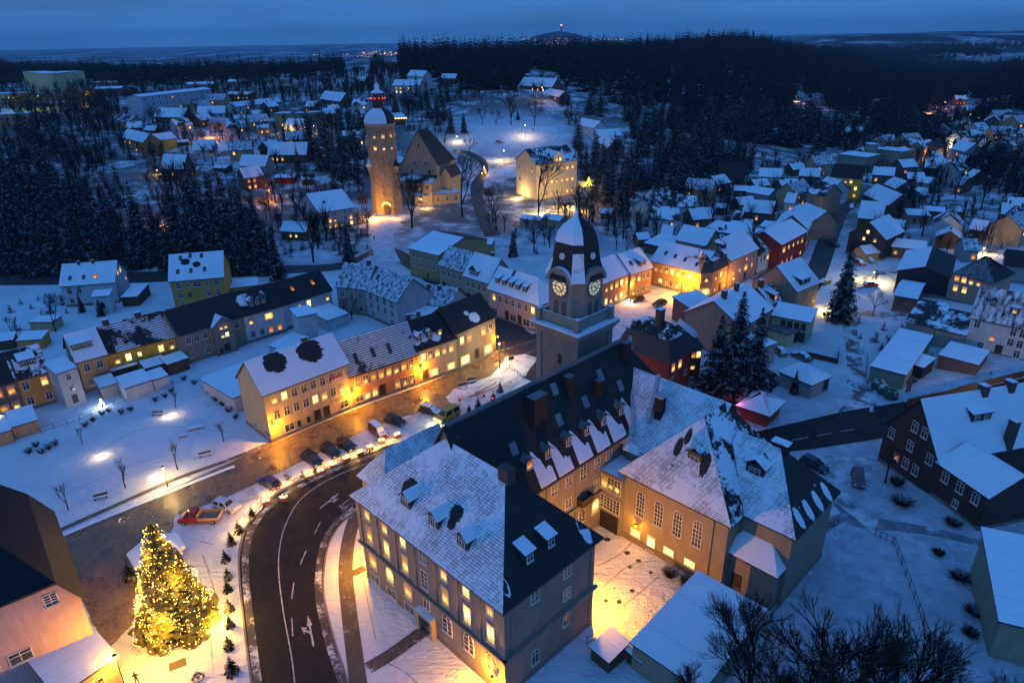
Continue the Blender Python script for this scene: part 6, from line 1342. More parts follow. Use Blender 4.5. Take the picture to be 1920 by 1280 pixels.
# ---- forest masses
def inpoly(x, y, poly):
    n = len(poly); c = np.zeros(len(x), bool); j = n - 1
    for i in range(n):
        xi, yi = poly[i]; xj, yj = poly[j]
        c ^= ((yi > y) != (yj > y)) & (x < (xj - xi) * (y - yi) / (yj - yi + 1e-9) + xi); j = i
    return c
def nppix(X, Y, Z):
    d = np.stack([X, Y, Z - CAMH], -1); dep = d @ np.array(_f); return 960 + FPX * (d @ np.array(right)) / dep, 640 - FPX * (d @ np.array(up)) / dep
def scatter(polys, holes, area, y0, y1, dens, seed=0, minfoot=3.):
    g = np.random.default_rng(seed); n = int((y1 - y0) * (y1 + y0) * .8 / dens)
    Y = np.sqrt(g.uniform(y0 * y0, y1 * y1, n)); T_ = g.uniform(-.8, .8, n); X = T_ * Y; Z = TERR(X, Y)
    px_, py_ = nppix(X, Y, Z); k = np.zeros(n, bool)
    for p in polys: k |= inpoly(px_, py_, p)
    for p in holes: k &= ~inpoly(px_, py_, p)
    X, Y, Z = X[k], Y[k], Z[k]
    if minfoot:
        ok = np.ones(len(X), bool)
        for (ax, ay, dx, dy, L_, D_) in FOOT:
            u_ = (X - ax) * dx + (Y - ay) * dy; v_ = -(X - ax) * dy + (Y - ay) * dx; ok &= ~((u_ > -minfoot) & (u_ < L_ + minfoot) & (v_ > -minfoot * 2.2) & (v_ < D_ + minfoot))
        X, Y, Z = X[ok], Y[ok], Z[ok]
    return X, Y, Z
def massmesh(name, X, Y, Z, variants, hmin, hmax, mat, seed=3, wid=1.):
    g = np.random.default_rng(seed); out = []; vi = g.integers(0, len(variants), len(X)); H_ = g.uniform(hmin, hmax, len(X)) * (1 + .11 * np.sin(X * .045 + 1) * np.sin(Y * .05) + .12 * np.sin(X * .13 + Y * .09)); A_ = g.uniform(0, 6.28, len(X))
    for k, V in enumerate(variants):
        s = vi == k
        if not s.any(): continue
        c, sn = np.cos(A_[s]), np.sin(A_[s]); h = H_[s]; w = h * wid * g.uniform(.85, 1.2, s.sum())
        q = V[None]  # 1,nq,4,3
        x = (q[..., 0] * c[:, None, None] - q[..., 1] * sn[:, None, None]) * w[:, None, None] + X[s][:, None, None]
        y = (q[..., 0] * sn[:, None, None] + q[..., 1] * c[:, None, None]) * w[:, None, None] + Y[s][:, None, None]
        z = q[..., 2] * h[:, None, None] + Z[s][:, None, None]
        out.append(np.stack([x, y, z], -1).reshape(-1, 4, 3))
    return quads2mesh(name, np.concatenate(out), mat)
def spikes(seed, n):
    g = np.random.default_rng(seed); Q = []
    for i in range(n):
        a = g.uniform(0, 6.28); z0 = g.uniform(.25, .65); z1 = z0 + g.uniform(.15, .4); r0 = g.uniform(0, .08); r1 = r0 + g.uniform(.08, .24) ; w = .009; ca, sa = math.cos(a), math.sin(a); z1 = min(z1, 1.0 - abs(g.normal(0, .05)))
        a2 = a + g.uniform(-.5, .5); cb_, sb = math.cos(a2), math.sin(a2)
        Q.append([(ca * r0 - sa * w, sa * r0 + ca * w, z0), (ca * r0 + sa * w, sa * r0 - ca * w, z0), (cb_ * r1 + sb * w * .3, sb * r1 - cb_ * w * .3, z1), (cb_ * r1 - sb * w * .3, sb * r1 + cb_ * w * .3, z1)])
    for a in (0, 1.57): ca, sa = math.cos(a) * .02, math.sin(a) * .02; Q.append([(-ca, -sa, 0), (ca, sa, 0), (ca * .3, sa * .3, .7), (-ca * .3, -sa * .3, .7)])
    return np.array(Q)
F_main = [(745, 92), (752, 150), (800, 155), (850, 168), (960, 172), (1010, 130), (1060, 160), (1130, 190), (1190, 200), (1260, 215), (1310, 240), (1400, 290), (1480, 300), (1560, 318), (1585, 250), (1640, 250), (1700, 280), (1760, 280), (1790, 240), (1880, 215), (1990, 200), (1990, 40), (1600, 40), (745, 40)]
F_school = [(1085, 350), (1072, 300), (1072, 240), (1100, 200), (1200, 215), (1290, 240), (1400, 290), (1430, 330), (1390, 320), (1330, 330), (1330, 400), (1300, 425), (1230, 425), (1120, 408), (1100, 380)]
F_left = [(380, 118), (645, 112), (645, 142), (560, 146), (420, 158), (380, 160), (200, 165), (180, 150), (60, 150), (0, 160), (-60, 160), (-60, 90), (100, 95), (200, 108)]
F_lmass = [(-60, 215), (0, 215), (40, 260), (100, 250), (180, 300), (230, 330), (245, 420), (330, 490), (500, 500), (500, 515), (330, 515), (170, 512), (-60, 505)]
F_rslope = [(1860, 225), (1990, 215), (1990, 440), (1900, 400), (1850, 340), (1800, 330), (1780, 300)]
F_castle = [(555, 190), (690, 195), (690, 330), (640, 340), (575, 330)]
HOLES = [[(1340, 134), (1360, 134), (1410, 150), (1400, 160), (1350, 146)], [(1490, 178), (1540, 182), (1560, 215), (1620, 235), (1640, 262), (1560, 262), (1530, 225), (1490, 200)], [(1725, 222), (1735, 205), (1800, 190), (1905, 178), (1925, 182), (1850, 208), (1790, 222), (1740, 235)],
  [(1780, 300), (1680, 300), (1600, 350), (1560, 330), (1580, 262), (1640, 262)], [(990, 130), (1045, 135), (1060, 205), (985, 175)], [(1075, 215), (1170, 225), (1170, 285), (1110, 290), (1075, 270)], [(1860, 92), (1990, 88), (1990, 112), (1880, 108)], [(1240, 118), (1262, 120), (1300, 128), (1290, 134), (1250, 126)]]
FARC = [conifer(s, 9, 7, 1, R=.22, drop=.5) for s in (51, 52, 53)]; SPK = [spikes(s, 34) for s in (61, 62)]; SPKF = [spikes(s, 16) for s in (63, 64)]
XA, YA, ZA = scatter([F_main], HOLES, 0, 420, 1150, 62, 5)
# nearest / most visible individuals of the ridge and school woods, then the rest as masses
idx = np.argsort(YA); ind = idx[:70]; rest = idx[70:]
for i in ind: tree('c', 0, 0, h=uni(17, 29), g=Vector((XA[i], YA[i], ZA[i])), label='dark conifer at the near edge of the ridge forest', group='conifers at the edge of the ridge forest', wid=1.15)
XS, YS, ZS = scatter([F_school], HOLES, 0, 200, 560, 62, 6); k_ = rng.random(len(XS)) < .55
for i in np.nonzero(k_)[0][:150]: tree('c', 0, 0, h=uni(14, 24), g=Vector((XS[i], YS[i], ZS[i])), label='dark snow dusted conifer in the wood right of the school', group='conifers right of the school', wid=1.1)
def split(X, Y, Z, f, seed):
    g = np.random.default_rng(seed); k = g.random(len(X)) < f; return (X[k], Y[k], Z[k]), (X[~k], Y[~k], Z[~k])
con, dec = split(XA[rest], YA[rest], ZA[rest], .68, 1)
fm = [massmesh('f1', *con, FARC, 14, 27, NEEDLE2, wid=1.1)]
XB, YB, ZB = scatter([F_main], HOLES, 0, 1150, 1750, 150, 8); _f2 = scatter([F_main], HOLES, 0, 1950, 2700, 420, 18); XB, YB, ZB = [np.concatenate([a_, b_]) for a_, b_ in zip((XB, YB, ZB), _f2)]; fm.append(massmesh('f2', XB, YB, ZB, FARC, 15, 24, NEEDLE2, wid=1.7))
XL, YL, ZL = scatter([F_left], [], 0, 560, 1900, 150, 9); lc, ld = split(XL, YL, ZL, .5, 2); fm.append(massmesh('f3', *lc, FARC, 14, 22, NEEDLE2, wid=1.5))
sc2, sd2 = (XS[~k_], YS[~k_], ZS[~k_]), None
for n_, me in zip(('forest_on_the_ridge', 'forest_on_the_far_hill', 'forest_behind_the_left_houses'), fm): tag(link('forest', me), kind='stuff')
XM, YM, ZM = scatter([F_lmass, F_castle], [], 0, 190, 420, 70, 12); lm, lmd = split(XM, YM, ZM, .45, 3)
tag(link('forest', massmesh('f4', *lm, [conifer(s, 16, 9, 2, R=.19) for s in (71, 72)], 11, 19, NEEDLE, wid=1.)), kind='stuff')
for S_, hmi, hma, v_ in ((dec, 10, 17, SPK), (ld, 12, 18, SPK), (sc2, 9, 16, SPK), (lmd, 8, 14, SPK)):
    tag(link('leafless_woodland', massmesh('w', *S_, v_, hmi, hma, TWIG, wid=1.15)), kind='stuff')
XF, YF, ZF = scatter([[(100, 190), (170, 185), (260, 240), (320, 250), (330, 265), (230, 300), (120, 250), (20, 215)], [(1120, 420), (1060, 410), (1100, 390), (1240, 425), (1330, 410), (1300, 440)], [(700, 120), (745, 130), (745, 165), (690, 165)], [(1290, 300), (1420, 330), (1560, 300), (1550, 325), (1420, 345), (1330, 340)], F_rslope, [(1560, 225), (1640, 255), (1700, 285), (1590, 285)], [(1660, 300), (1760, 300), (1800, 330), (1760, 345)]], [], 0, 190, 800, 45, 14)
tag(link('leafless_woodland', massmesh('w', XF, YF, ZF, SPK, 7, 14, TWIG, wid=1.2)), kind='stuff')
XR, YR, ZR = scatter([F_rslope, [(1600, 262), (1780, 262), (1790, 300), (1700, 285)], [(1650, 225), (1740, 215), (1760, 245), (1680, 250)]], HOLES[2:3], 0, 250, 1400, 120, 15)
tag(link('forest', massmesh('f5', XR, YR, ZR, FARC, 10, 18, NEEDLE2, wid=1.2)), kind='stuff')
MEAD = [(845, 200), (890, 185), (1050, 195), (1065, 240), (1000, 285), (1000, 320), (960, 340), (905, 330), (900, 290), (845, 262)]
# undergrowth and garden hedges between the houses
V_ = [[(-60, 150), (700, 140), (700, 200), (560, 330), (690, 350), (690, 480), (-60, 500)], [(700, 140), (750, 200), (860, 165), (1060, 160), (1090, 260), (1040, 225), (870, 205), (840, 280), (700, 240)], [(900, 430), (1100, 400), (1400, 300), (1560, 320), (1560, 360), (1500, 400), (1480, 470), (1300, 480), (1180, 460), (1160, 500), (1000, 480)], [(1560, 250), (1800, 250), (1920, 340), (1920, 480), (1700, 480), (1600, 440), (1620, 390), (1760, 300), (1600, 350)], [(1600, 600), (1920, 640), (1920, 700), (1640, 730)], [(640, 500), (760, 500), (800, 560), (620, 620)], [(-60, 560), (130, 560), (120, 640), (-60, 650)]]
XU, YU, ZU = scatter(V_, [[(180, 305), (275, 300), (275, 370), (240, 400), (190, 340)], MEAD], 0, 120, 620, 13, 21, 1.)
kk = np.sin(XU * .11 + 3) + np.sin(YU * .07 + XU * .05) + rng.normal(0, .7, len(XU)) > .35
BSH = [np.concatenate([spikes(s, 22), conifer(s, 4, 6, 2, R=.5, drop=.1) * .7]) for s in (81, 82)]
tag(link('undergrowth', massmesh('u', XU[kk], YU[kk], ZU[kk], BSH, 1.2, 4.2, foliage('hedge_twigs', (.022, .019, .017), .5), wid=1.3)), kind='stuff')
XU, YU, ZU = scatter(V_[:4], [[(180, 305), (275, 300), (275, 370), (240, 400), (190, 340)], MEAD], 0, 190, 700, 75, 22, 1.)
tag(link('leafless_woodland', massmesh('w', XU, YU, ZU, SPK, 6, 13, TWIG, wid=1.2)), kind='stuff')
# ---- leafless trees one by one
for (x, b_, t_, k, lb) in [(1010, 412, 283, 'B', 'big leafless tree in front of the school'), (867, 407, 283, 'B', 'tall leafless tree right of the castle palace'), (773, 428, 317, 'B', 'spreading leafless tree below the castle tower'), (925, 418, 345, 'B', 'leafless tree at the bend of the castle drive'), (958, 234, 180, 'b', 'leafless tree in the middle of the castle meadow'),
  (1002, 236, 186, 'b', 'leafless tree at the right side of the castle meadow'), (874, 200, 163, 'b', 'leafless tree at the top of the castle meadow'), (855, 198, 165, 'b', 'slim leafless tree at the top of the meadow'), (903, 193, 160, 'b', 'straight leafless tree at the meadow top'), (905, 235, 200, 'b', 'bushy leafless tree left of the meadow hut'), (930, 235, 205, 'b', 'thicket tree beside the meadow hut'),
  (880, 290, 258, 'b', 'leafless tree at the drive by the palace roof'), (323, 396, 300, 'B', 'leafless tree beside the orange lit path'), (588, 492, 380, 'B', 'leafless tree with orange lit crown behind the castle house'), (105, 622, 548, 'B', 'low spreading leafless tree left of the white villa'), (25, 630, 590, 'b', 'small leafless tree at the left edge garden'),
  (1155, 470, 425, 'b', 'bare fruit tree above the square'), (1175, 480, 435, 'b', 'second bare fruit tree above the square'), (1030, 465, 420, 'b', 'bare tree behind the tower dome'), (1000, 455, 405, 'b', 'bare tree left of the tower dome'), (1638, 585, 545, 'b', 'bare tree by the lit car park'), (1305, 400, 345, 'b', 'bare tree on the slope above the garden huts'), (1345, 365, 335, 'b', 'bare shrub like tree by the gabled barn'),
  (1640, 535, 505, 'b', 'yellow lit bare bush tree in the car park'), (1660, 905, 830, 'b', 'thin bare tree along the dark brown house'), (660, 600, 555, 'b', 'bare tree in the yard behind the market row'), (690, 440, 395, 'b', 'bare tree beside the castle lane'), (820, 270, 235, 'b', 'bare tree behind the palace'), (300, 255, 200, 'b', 'bare tree before the office block'), (240, 250, 195, 'b', 'tall bare tree before the factory'), (215, 245, 190, 'b', 'bare birch by the factory tower'), (160, 250, 190, 'b', 'bare tree under the yellow factory')]:
    tree(k, x, b_, top=t_, label=lb)
for (x, b_, t_, h_) in [(128, 955, 905, 0), (235, 914, 862, 0), (333, 880, 827, 0), (420, 828, 788, 0), (155, 832, 800, 0), (330, 765, 730, 0)]:
    tree('s', x, b_, top=t_, label='young leafless tree standing in the snowy park', group='young trees in the park')
for (x, y_, h_, lb, w_) in [(1400, 1330, 15, 'large leafless tree with hanging seed pods at the bottom edge', 1.1), (1550, 1405, 18, 'broad leafless tree crown filling the bottom edge', 1.25), (1655, 1425, 17, 'leafless tree right of the broad bottom crown', 1.2), (1850, 1400, 9, 'low leafless tree in the bottom right corner', 1.1), (1300, 1390, 9, 'small leafless tree in the corner below the wood stack', 1.1), (1462, 1420, 14, 'leafless tree between the seed pod tree and the broad crown', 1.1)]:
    tree('X', x, y_, h=h_, label=lb, wid=w_)
# ---- shrubs
def shrub(x, y_, r_, h_, mat, lb, n=70, grp=None, g=None):
    p = g or atg((x, y_)); gg = random.Random(int(x * 7 + y_)); mb = MB()
    for i in range(n):
        a = gg.uniform(0, 6.28); q = gg.uniform(0, r_ * .5); e_ = (math.cos(a) * gg.uniform(.4, 1) * r_, math.sin(a) * gg.uniform(.4, 1) * r_, h_ * gg.uniform(.4, 1)); mb.bar((math.cos(a) * q * .3, math.sin(a) * q * .3, 0), e_, .035, .012, 3)
        for k in range(2): mb.bar(tuple(c * .6 for c in e_), (e_[0] * .8 + gg.uniform(-.4, .4), e_[1] * .8 + gg.uniform(-.4, .4), e_[2] * gg.uniform(.7, 1.05)), .02, .008, 3)
    o = mb.obj('shrub', [mat], None, p); tag(o, lb, 'shrub', grp); return o
for i, (x, y_) in enumerate([(68, 838), (78, 850), (92, 842), (104, 835), (55, 850), (175, 790), (192, 778), (205, 772), (160, 800), (310, 745), (322, 735), (345, 712), (365, 720), (395, 740), (418, 760), (430, 772), (442, 785), (292, 752), (245, 770), (228, 776), (405, 752), (385, 730)]):
    shrub(x, y_, .9, 1.2, TWIG, 'tuft of dry twigs poking out of the snow in the park', 40, 'dry shrubs in the park')
for (x, y_, r_, h_, lb) in [(1690, 945, 2.2, 1.4, 'bramble patch beside the dark brown house'), (1680, 910, 1.5, 1.8, 'bare shrub along the dark brown wall'), (1850, 1095, 2.8, 1.8, 'big dark snow flecked bush at the right edge'), (1870, 1125, 2.4, 1.6, 'lower dark bush at the right edge'), (1826, 1150, 1.6, 1.1, 'round dark bush alone in the right snow field'), (1818, 1190, 1.3, .9, 'smallest round bush in the right snow field'), (1758, 1040, 1.0, 1.0, 'small shrub by the rutted drive'), (1786, 985, 1.6, 1.1, 'shrub at the corner of the dark brown wing'),
   (1800, 1085, 2.0, .9, 'flattened dark shrub left of the big bush'), (1256, 1082, 1.5, 1.5, 'snowy bush under the lit basement windows'), (1290, 1095, 2.0, 1.0, 'low snow covered bush at the garage corner'), (1700, 716, 2.5, 1.2, 'hedge clump by the water tanks'), (1500, 725, 1.4, 1.6, 'dark shrub before the hipped roof house'), (1447, 727, 1.3, 1.3, 'round clipped bush by the parked dark car')]:
    shrub(x, y_, r_, h_, TWIG if 'low' in lb else NEEDLE, lb, 120)
# ---- row of small firs along the curb
mF = quads2mesh('crown', conifer(91, 13, 9, 3, R=.36, drop=.3), NEEDLE); mT = trunkmesh(.9, .03)
def smallfir(x, y_, h_, lb, grp, mat=None):
    o = thing('potted_fir', lb, 'fir', atg((x, y_)), uni(0, 6.28), grp); o.scale = (h_, h_, h_); link('crown', mF, o); link('trunk', mT, o); return o
for (x, y_, h_) in [(473, 968, 1.9), (449, 998, 2.2), (434, 1020, 2.2), (424, 1052, 2.0), (428, 1085, 1.9), (428, 1108, 1.9), (431, 1145, 2.0), (432, 1174, 1.9), (430, 1215, 2.0), (436, 1262, 2.6), (540, 900, 1.3), (590, 885, 1.2), (568, 893, 1.2)]:
    smallfir(x, y_, h_ * 1.1, 'small fir in the row along the curved road', 'small firs along the curb')
for (x, y_, h_) in [(897, 765, 2.2), (925, 752, 2.0), (938, 735, 2.2), (880, 775, 1.8), (245, 1085, 2.4)]:
    smallfir(x, y_, h_ * 1.2, 'small fir on the snowy island by the crossing' if x > 300 else 'small green fir left of the big Christmas tree', None if x < 300 else 'small firs by the crossing')
# ---- big Christmas tree
xb = atg((335, 1172)); XH = hgt(xb, 984)
xt = thing('christmas_tree', 'huge Christmas tree covered in warm fairy lights on the snowy square', 'Christmas tree', xb, 0)
Q = conifer(99, 46, 20, 7, R=.31, drop=.30) * XH
link('crown', quads2mesh('crown', Q, XGREEN), xt); mb = MB(); mb.bar((0, 0, -.2), (0, 0, XH * .93), .25, .03, 8); mb.obj('trunk', [BARK], xt)
mb = MB(); gg = random.Random(4)
for i in range(2400):
    ring = i % 22; t = min(.985, (ring + .5 + gg.gauss(0, .10)) / 22.6); t = 1 - (1 - t) ** .8
    if gg.random() > (1 - t) * 1.15 + .12: continue
    a = gg.uniform(0, 6.283); r_ = .31 * (1 - t) ** .78 * XH * (.93 + .12 * math.sin(a * 5 + ring) + gg.gauss(0, .035)) + .08
    z = (t + .06) * XH - .30 * r_ * .8; c_ = Vector((r_ * math.cos(a), r_ * math.sin(a), max(z, .35))); s_ = gg.choice([gg.uniform(.022, .04), gg.uniform(.022, .04), gg.uniform(.04, .075)])
    n = len(mb.v); mb.v += [tuple(c_ + Vector(d) * s_) for d in ((1, 0, 0), (-1, 0, 0), (0, 1, 0), (0, -1, 0), (0, 0, 1), (0, 0, -1))]
    mb.f += [(n, n + 2, n + 4), (n + 2, n + 1, n + 4), (n + 1, n + 3, n + 4), (n + 3, n, n + 4), (n + 2, n, n + 5), (n + 1, n + 2, n + 5), (n + 3, n + 1, n + 5), (n, n + 3, n + 5)]; mb.m += [0] * 8
sl_ = mb.obj('string_lights', [emit('fairy_light', (1., .52, .07), 15)], None, xb); tag(sl_, 'hundreds of warm fairy lights strung round the huge Christmas tree', 'string lights', kind='stuff')
for k in range(9):
    a = k * 2.4; t = .08 + .1 * k; r_ = .33 * (1 - t) ** .8 * XH + .8; point('fairy_glow', (1, .50, .04), 250 * (1.1 - t), (r_ * math.cos(a), r_ * math.sin(a), t * XH + .4), sl_, .4)
# ---------------------------------------------------------------- vehicles
def paint(name, col, rough=.3): return plain(name, col, rough, .05, .4, metallic=.0, spec=.6)
TYRE = plain('tyre_rubber', (.015, .015, .016), .8, .2)
WHEEL = MB(); WHEEL.lathe([(.0001, -.1), (.2, -.11), (.31, -.1), (.33, -.05), (.33, .08), (.3, .1), (.0001, .1)], 16, 0, cap=False); WHM = WHEEL.mesh('wheel', [TYRE])
RIMB = MB(); RIMB.lathe([(.0001, .105), (.19, .112)], 10, 0, cap=False); RIMM = RIMB.mesh('rim', [plain('alloy', (.35, .35, .36), .35, .1, metallic=.6)])
def car(r, rear, front, col, label, kind='hatch', snow=False, lights=0, group=None, sc=1.03, tail=0):
    a = atg(P(r, *rear)); b = atg(P(r, *front)); d = Vector((b.x - a.x, b.y - a.y)); rz = math.atan2(d.y, d.x); c = (a + b) / 2
    root = thing('parked_car' if kind != 'truck' else 'pickup_truck', label, 'car' if kind not in ('truck', 'van') else ('truck' if kind == 'truck' else 'van'), (c.x, c.y, tz(c.x, c.y) + .03), rz, group); root.scale = (sc, sc, sc)
    tl = {'hatch': 4.2, 'suv': 4.5, 'van': 4.6, 'sedan': 4.6, 'truck': 5.6}[kind]; h = {'hatch': 1.45, 'suv': 1.62, 'van': 1.85, 'sedan': 1.42, 'truck': 2.0}[kind]; x0, x1 = -tl / 2, tl / 2; W_ = .88
    # side silhouette of the lower body (x, z) and of the greenhouse
    bl = .92 if kind != 'van' else 1.05
    low = [(x0, .35), (x0 + .02, bl - .1), (x0 + .15, bl), (x1 - 1.25, bl), (x1 - .25, bl - .18), (x1, bl - .38), (x1, .35), (x1 - .3, .24), (x0 + .25, .24)]
    if kind == 'truck': low = [(x0 + .1, .5), (x0 + .1, .72), (x0 + 2.9, .72), (x0 + 2.9, 1.15), (x1 - .75, 1.15), (x1 - .1, .95), (x1, .6), (x1, .35), (x0 + 2.9, .35), (x0 + 2.7, .5)]
    mb = MB(); n = len(low)
    L1 = [(x, -W_, z) for x, z in low]; R1 = [(x, W_, z) for x, z in low]
    ins = .07; L0 = [(x * .985, -W_ + (0 if z < bl - .05 else ins), z) for x, z in low]; R0 = [(x * .985, W_ - (0 if z < bl - .05 else ins), z) for x, z in low]
    mb.poly(L0); mb.poly(list(reversed(R0)))
    for i in range(n): k = (i + 1) % n; mb.poly([L0[k], L0[i], R0[i], R0[k]])
    if kind == 'truck': gx = [(x0 + 2.9, 1.1), (x0 + 3.0, h), (x1 - 1.35, h), (x1 - .75, 1.13)]
    elif kind == 'sedan': gx = [(x0 + .75, bl - .02), (x0 + 1.35, h), (x0 + 2.6, h), (x1 - 1.2, bl - .02)]
    elif kind == 'van': gx = [(x0 + .08, bl - .02), (x0 + .22, h), (x1 - 1.7, h), (x1 - 1.05, bl - .02)]
    else: gx = [(x0 + .15, bl - .02), (x0 + .5, h), (x0 + 2.5, h), (x1 - 1.2, bl - .02)]
    tp = .17; G0 = [(x, -(W_ - (.06 if z < h - .1 else tp + .06)), z) for x, z in gx]; G1 = [(x, -y, z) for x, y, z in G0]
    gl = 1
    mb.poly(G0, 0); mb.poly(list(reversed(G1)), 0); mb.poly([G0[1], G0[0], G1[0], G1[1]], 0); mb.poly([G0[3], G0[2], G1[2], G1[3]], 0); mb.poly([G0[2], G0[1], G1[1], G1[2]], 0)
    mb.obj('body', [paint('car_paint_' + '_'.join('%02d' % int(c_ * 100) for c_ in col), col)], root)
    def lerp(p, q, t): return tuple(p[i] + (q[i] - p[i]) * t for i in range(3))
    def inset(quad, m_, off):
        c_ = [sum(p[i] for p in quad) / 4 for i in range(3)]; return [tuple(p[i] + (c_[i] - p[i]) * m_ + off[i] for i in range(3)) for p in quad]
    for nm, quad, off in (('windscreen', [G0[3], G0[2], G1[2], G1[3]], (.025, 0, .02)), ('rear_window', [G0[1], G0[0], G1[0], G1[1]], (-.025, 0, .02))):
        g_ = MB(); g_.poly(inset(quad, .12, off)); g_.obj(nm, [snowm() if snow else glassm()], root)
    for sy, G in ((-1, G0), (1, G1)):
        for t0, t1 in ((.04, .48), (.54, .97)):
            lo0, lo1 = lerp(G[0], G[3], t0), lerp(G[0], G[3], t1); hi0, hi1 = lerp(G[1], G[2], max(0, t0 - .0)), lerp(G[1], G[2], min(1, t1))
            g_ = MB(); g_.poly(inset([lo0, lo1, hi1, hi0], .16, (0, sy * .02, 0))); g_.obj('side_window', [glassm()], root)
    for x in (x0 + .82, x1 - .85):
        for sy in (-1, 1):
            o = link('wheel', WHM, root, (x, sy * (W_ - .06), .33)); o.rotation_euler = (math.pi / 2 * -sy, 0, 0); link('rim', RIMM, o)
    for sy in (-1, 1):
        g_ = MB(); g_.box((x1 - .16, sy * .62 - .2, bl - .40), (x1 + .015, sy * .62 + .2, bl - .24)); g_.obj('headlight', [emit('headlight_on', (1, .88, .6), 12) if lights else plain('lamp_glass', (.45, .45, .42), .2, .1)], root)
        g_ = MB(); g_.box((x0 - .015, sy * .66 - .17, bl - .38), (x0 + .1, sy * .66 + .17, bl - .18)); g_.obj('tail_light', [emit('tail_on', (1, .04, .02), 3) if tail else plain('tail_glass', (.25, .01, .01), .3, .1)], root)
        g_ = MB(); g_.box((x1 - 1.45, sy * (W_ + .08) - .08, bl), (x1 - 1.3, sy * (W_ + .08) + .08, bl + .13)); g_.obj('mirror', [DARKF()], root)
    if kind == 'truck':
        bed = MB(); bz = .78; bed.box((x0, -1.0, bz - .06), (x0 + 2.8, 1.0, bz), 0)
        for i in range(7): bed.box((x0 + .1, -.86 + i * .27, bz), (x0 + 2.7, -.76 + i * .27, bz + .025), 1)
        for b0, b1 in (((x0, -1.02, bz), (x0 + 2.8, -.97, bz + .42)), ((x0, .97, bz), (x0 + 2.8, 1.02, bz + .42)), ((x0 - .03, -1.02, bz), (x0 + .02, 1.02, bz + .42)), ((x0 + 2.76, -1.0, bz), (x0 + 2.8, 1.0, bz + .9))): bed.box(b0, b1, 2)
        bed.obj('load_bed', [plain('bed_floor', (.08, .065, .05), .8), plain('bed_slat', (.35, .30, .22), .7), plain('bed_board', (.40, .28, .16), .6)], root)
        be = MB(); be.lathe([(.09, 0), (.09, .14), (.02, .18)], 8); be.obj('beacon', [emit('beacon', (1, .55, .1), 4)], root, (x1 - 1.6, .3, h))
    if snow:
        s_ = MB(); s_.plate([(gx[1][0] + .05, -W_ + tp + .1, h + .09), (gx[2][0] - .05, -W_ + tp + .1, h + .09), (gx[2][0] - .05, W_ - tp - .1, h + .09), (gx[1][0] + .05, W_ - tp - .1, h + .09)], .09, 0, 0)
        s_.plate([(x1 - 1.15, -W_ + .12, bl + .06), (x1 - .3, -W_ + .15, bl - .10), (x1 - .3, W_ - .15, bl - .10), (x1 - 1.15, W_ - .12, bl + .06)], .05, 0, 0); s_.obj('snow_cover', [snowm()], root)
    if lights:
        for sy in (-.6, .6): point('headlight_beam', (1, .8, .45), 18, (x1 + .5, sy, .6), root, .12)
    return root
PK = 'cars parked beside the market street'
BLK_ = (.012, .012, .014)
car('Z', (572, 856), (601, 876), BLK_, 'black hatchback, leftmost of the three dark cars by the market street', 'suv', snow=False, group=PK)
car('Z', (606, 841), (636, 861), (.010, .018, .016), 'dark green estate in the middle of the three dark cars', 'suv', group=PK)
car('Z', (637, 832), (663, 846), BLK_, 'black saloon, rightmost of the three dark cars by the market street', 'hatch', group=PK)
car('Z', (696, 803), (724, 826), (.10, .012, .012), 'maroon van with snow on roof and bonnet by the gift boxes', 'van', snow=True, group=PK)
car('Z', (731, 790), (752, 797), BLK_, 'black car half hidden behind the town hall porch roof', 'hatch', group=PK)
car('Z', (790, 770), (826, 780), BLK_, 'black estate with snow on its roof near the paved crossing', 'suv', snow=True, group=PK)
car('Z', (519, 917), (492, 902), (.015, .035, .11), 'dark blue hatchback seen from behind by the curved road', 'hatch', group=PK, tail=1)
car('Z', (400, 946), (450, 960), (.55, .55, .57), 'white coupe with dark glass roof beside the red truck', 'hatch', group=PK)
car('Z', (417, 975), (337, 978), (.36, .012, .01), 'red crew cab pickup truck with empty wooden load bed', 'truck', group=PK, sc=1.08)
tv = car('Z', (856, 776), (822, 794), (.45, .30, .03), 'yellow delivery van with lights on driving past the crossing', 'van', lights=1, sc=1.15, tail=1)
car('M', (425, 1030), (255, 1075), BLK_, 'black car with bright headlights crossing the lit square', 'hatch', lights=1)
car('M', (660, 1090), (570, 1120), BLK_, 'dark car parked behind the mansard roof on the square', 'hatch')
car('G', (1010, 335), (1100, 325), (.42, .03, .015), 'bright red car under the lit lamp of the car park', 'hatch', snow=True)
car('Z', (1602, 492), (1620, 500), (.20, .02, .02), 'snow covered red car beside the big spruce', 'hatch', snow=True, group='snowed in cars')
car('Z', (1618, 487), (1638, 494), (.3, .3, .32), 'snow covered silver car beside the big spruce', 'sedan', snow=True, group='snowed in cars')
car('Z', (1470, 670), (1452, 655), (.40, .24, .10), 'beige car with snow in the walled yard', 'hatch', snow=True, group='snowed in cars')
car('Z', (1520, 680), (1485, 665), (.10, .11, .12), 'long car under thick snow in the yard', 'sedan', snow=True, group='snowed in cars')
car('Z', (1435, 706), (1455, 716), BLK_, 'dark car beside the clipped bush', 'hatch', group=None)
car('Z', (1510, 868), (1543, 885), (.01, .012, .035), 'dark blue car parked behind the assembly hall roof', 'suv')
car('Z', (1606, 885), (1610, 920), (.10, .045, .05), 'dusty maroon car standing in the rutted snow drive', 'suv', snow=False)
car('Z', (1595, 386), (1597, 396), (.2, .21, .23), 'small grey car at the side of the valley road', 'hatch', snow=True)
car('Z', (1540, 535), (1552, 530), BLK_, 'dark car hidden behind the big spruce', 'hatch', snow=True)
car('Z', (932, 268), (941, 268), (.2, .2, .22), 'lone snow dusted car on the castle meadow', 'hatch', snow=True)
car('Z', (1556, 460), (1568, 463), BLK_, 'dark car in the driveway beside the valley road', 'hatch', snow=False)
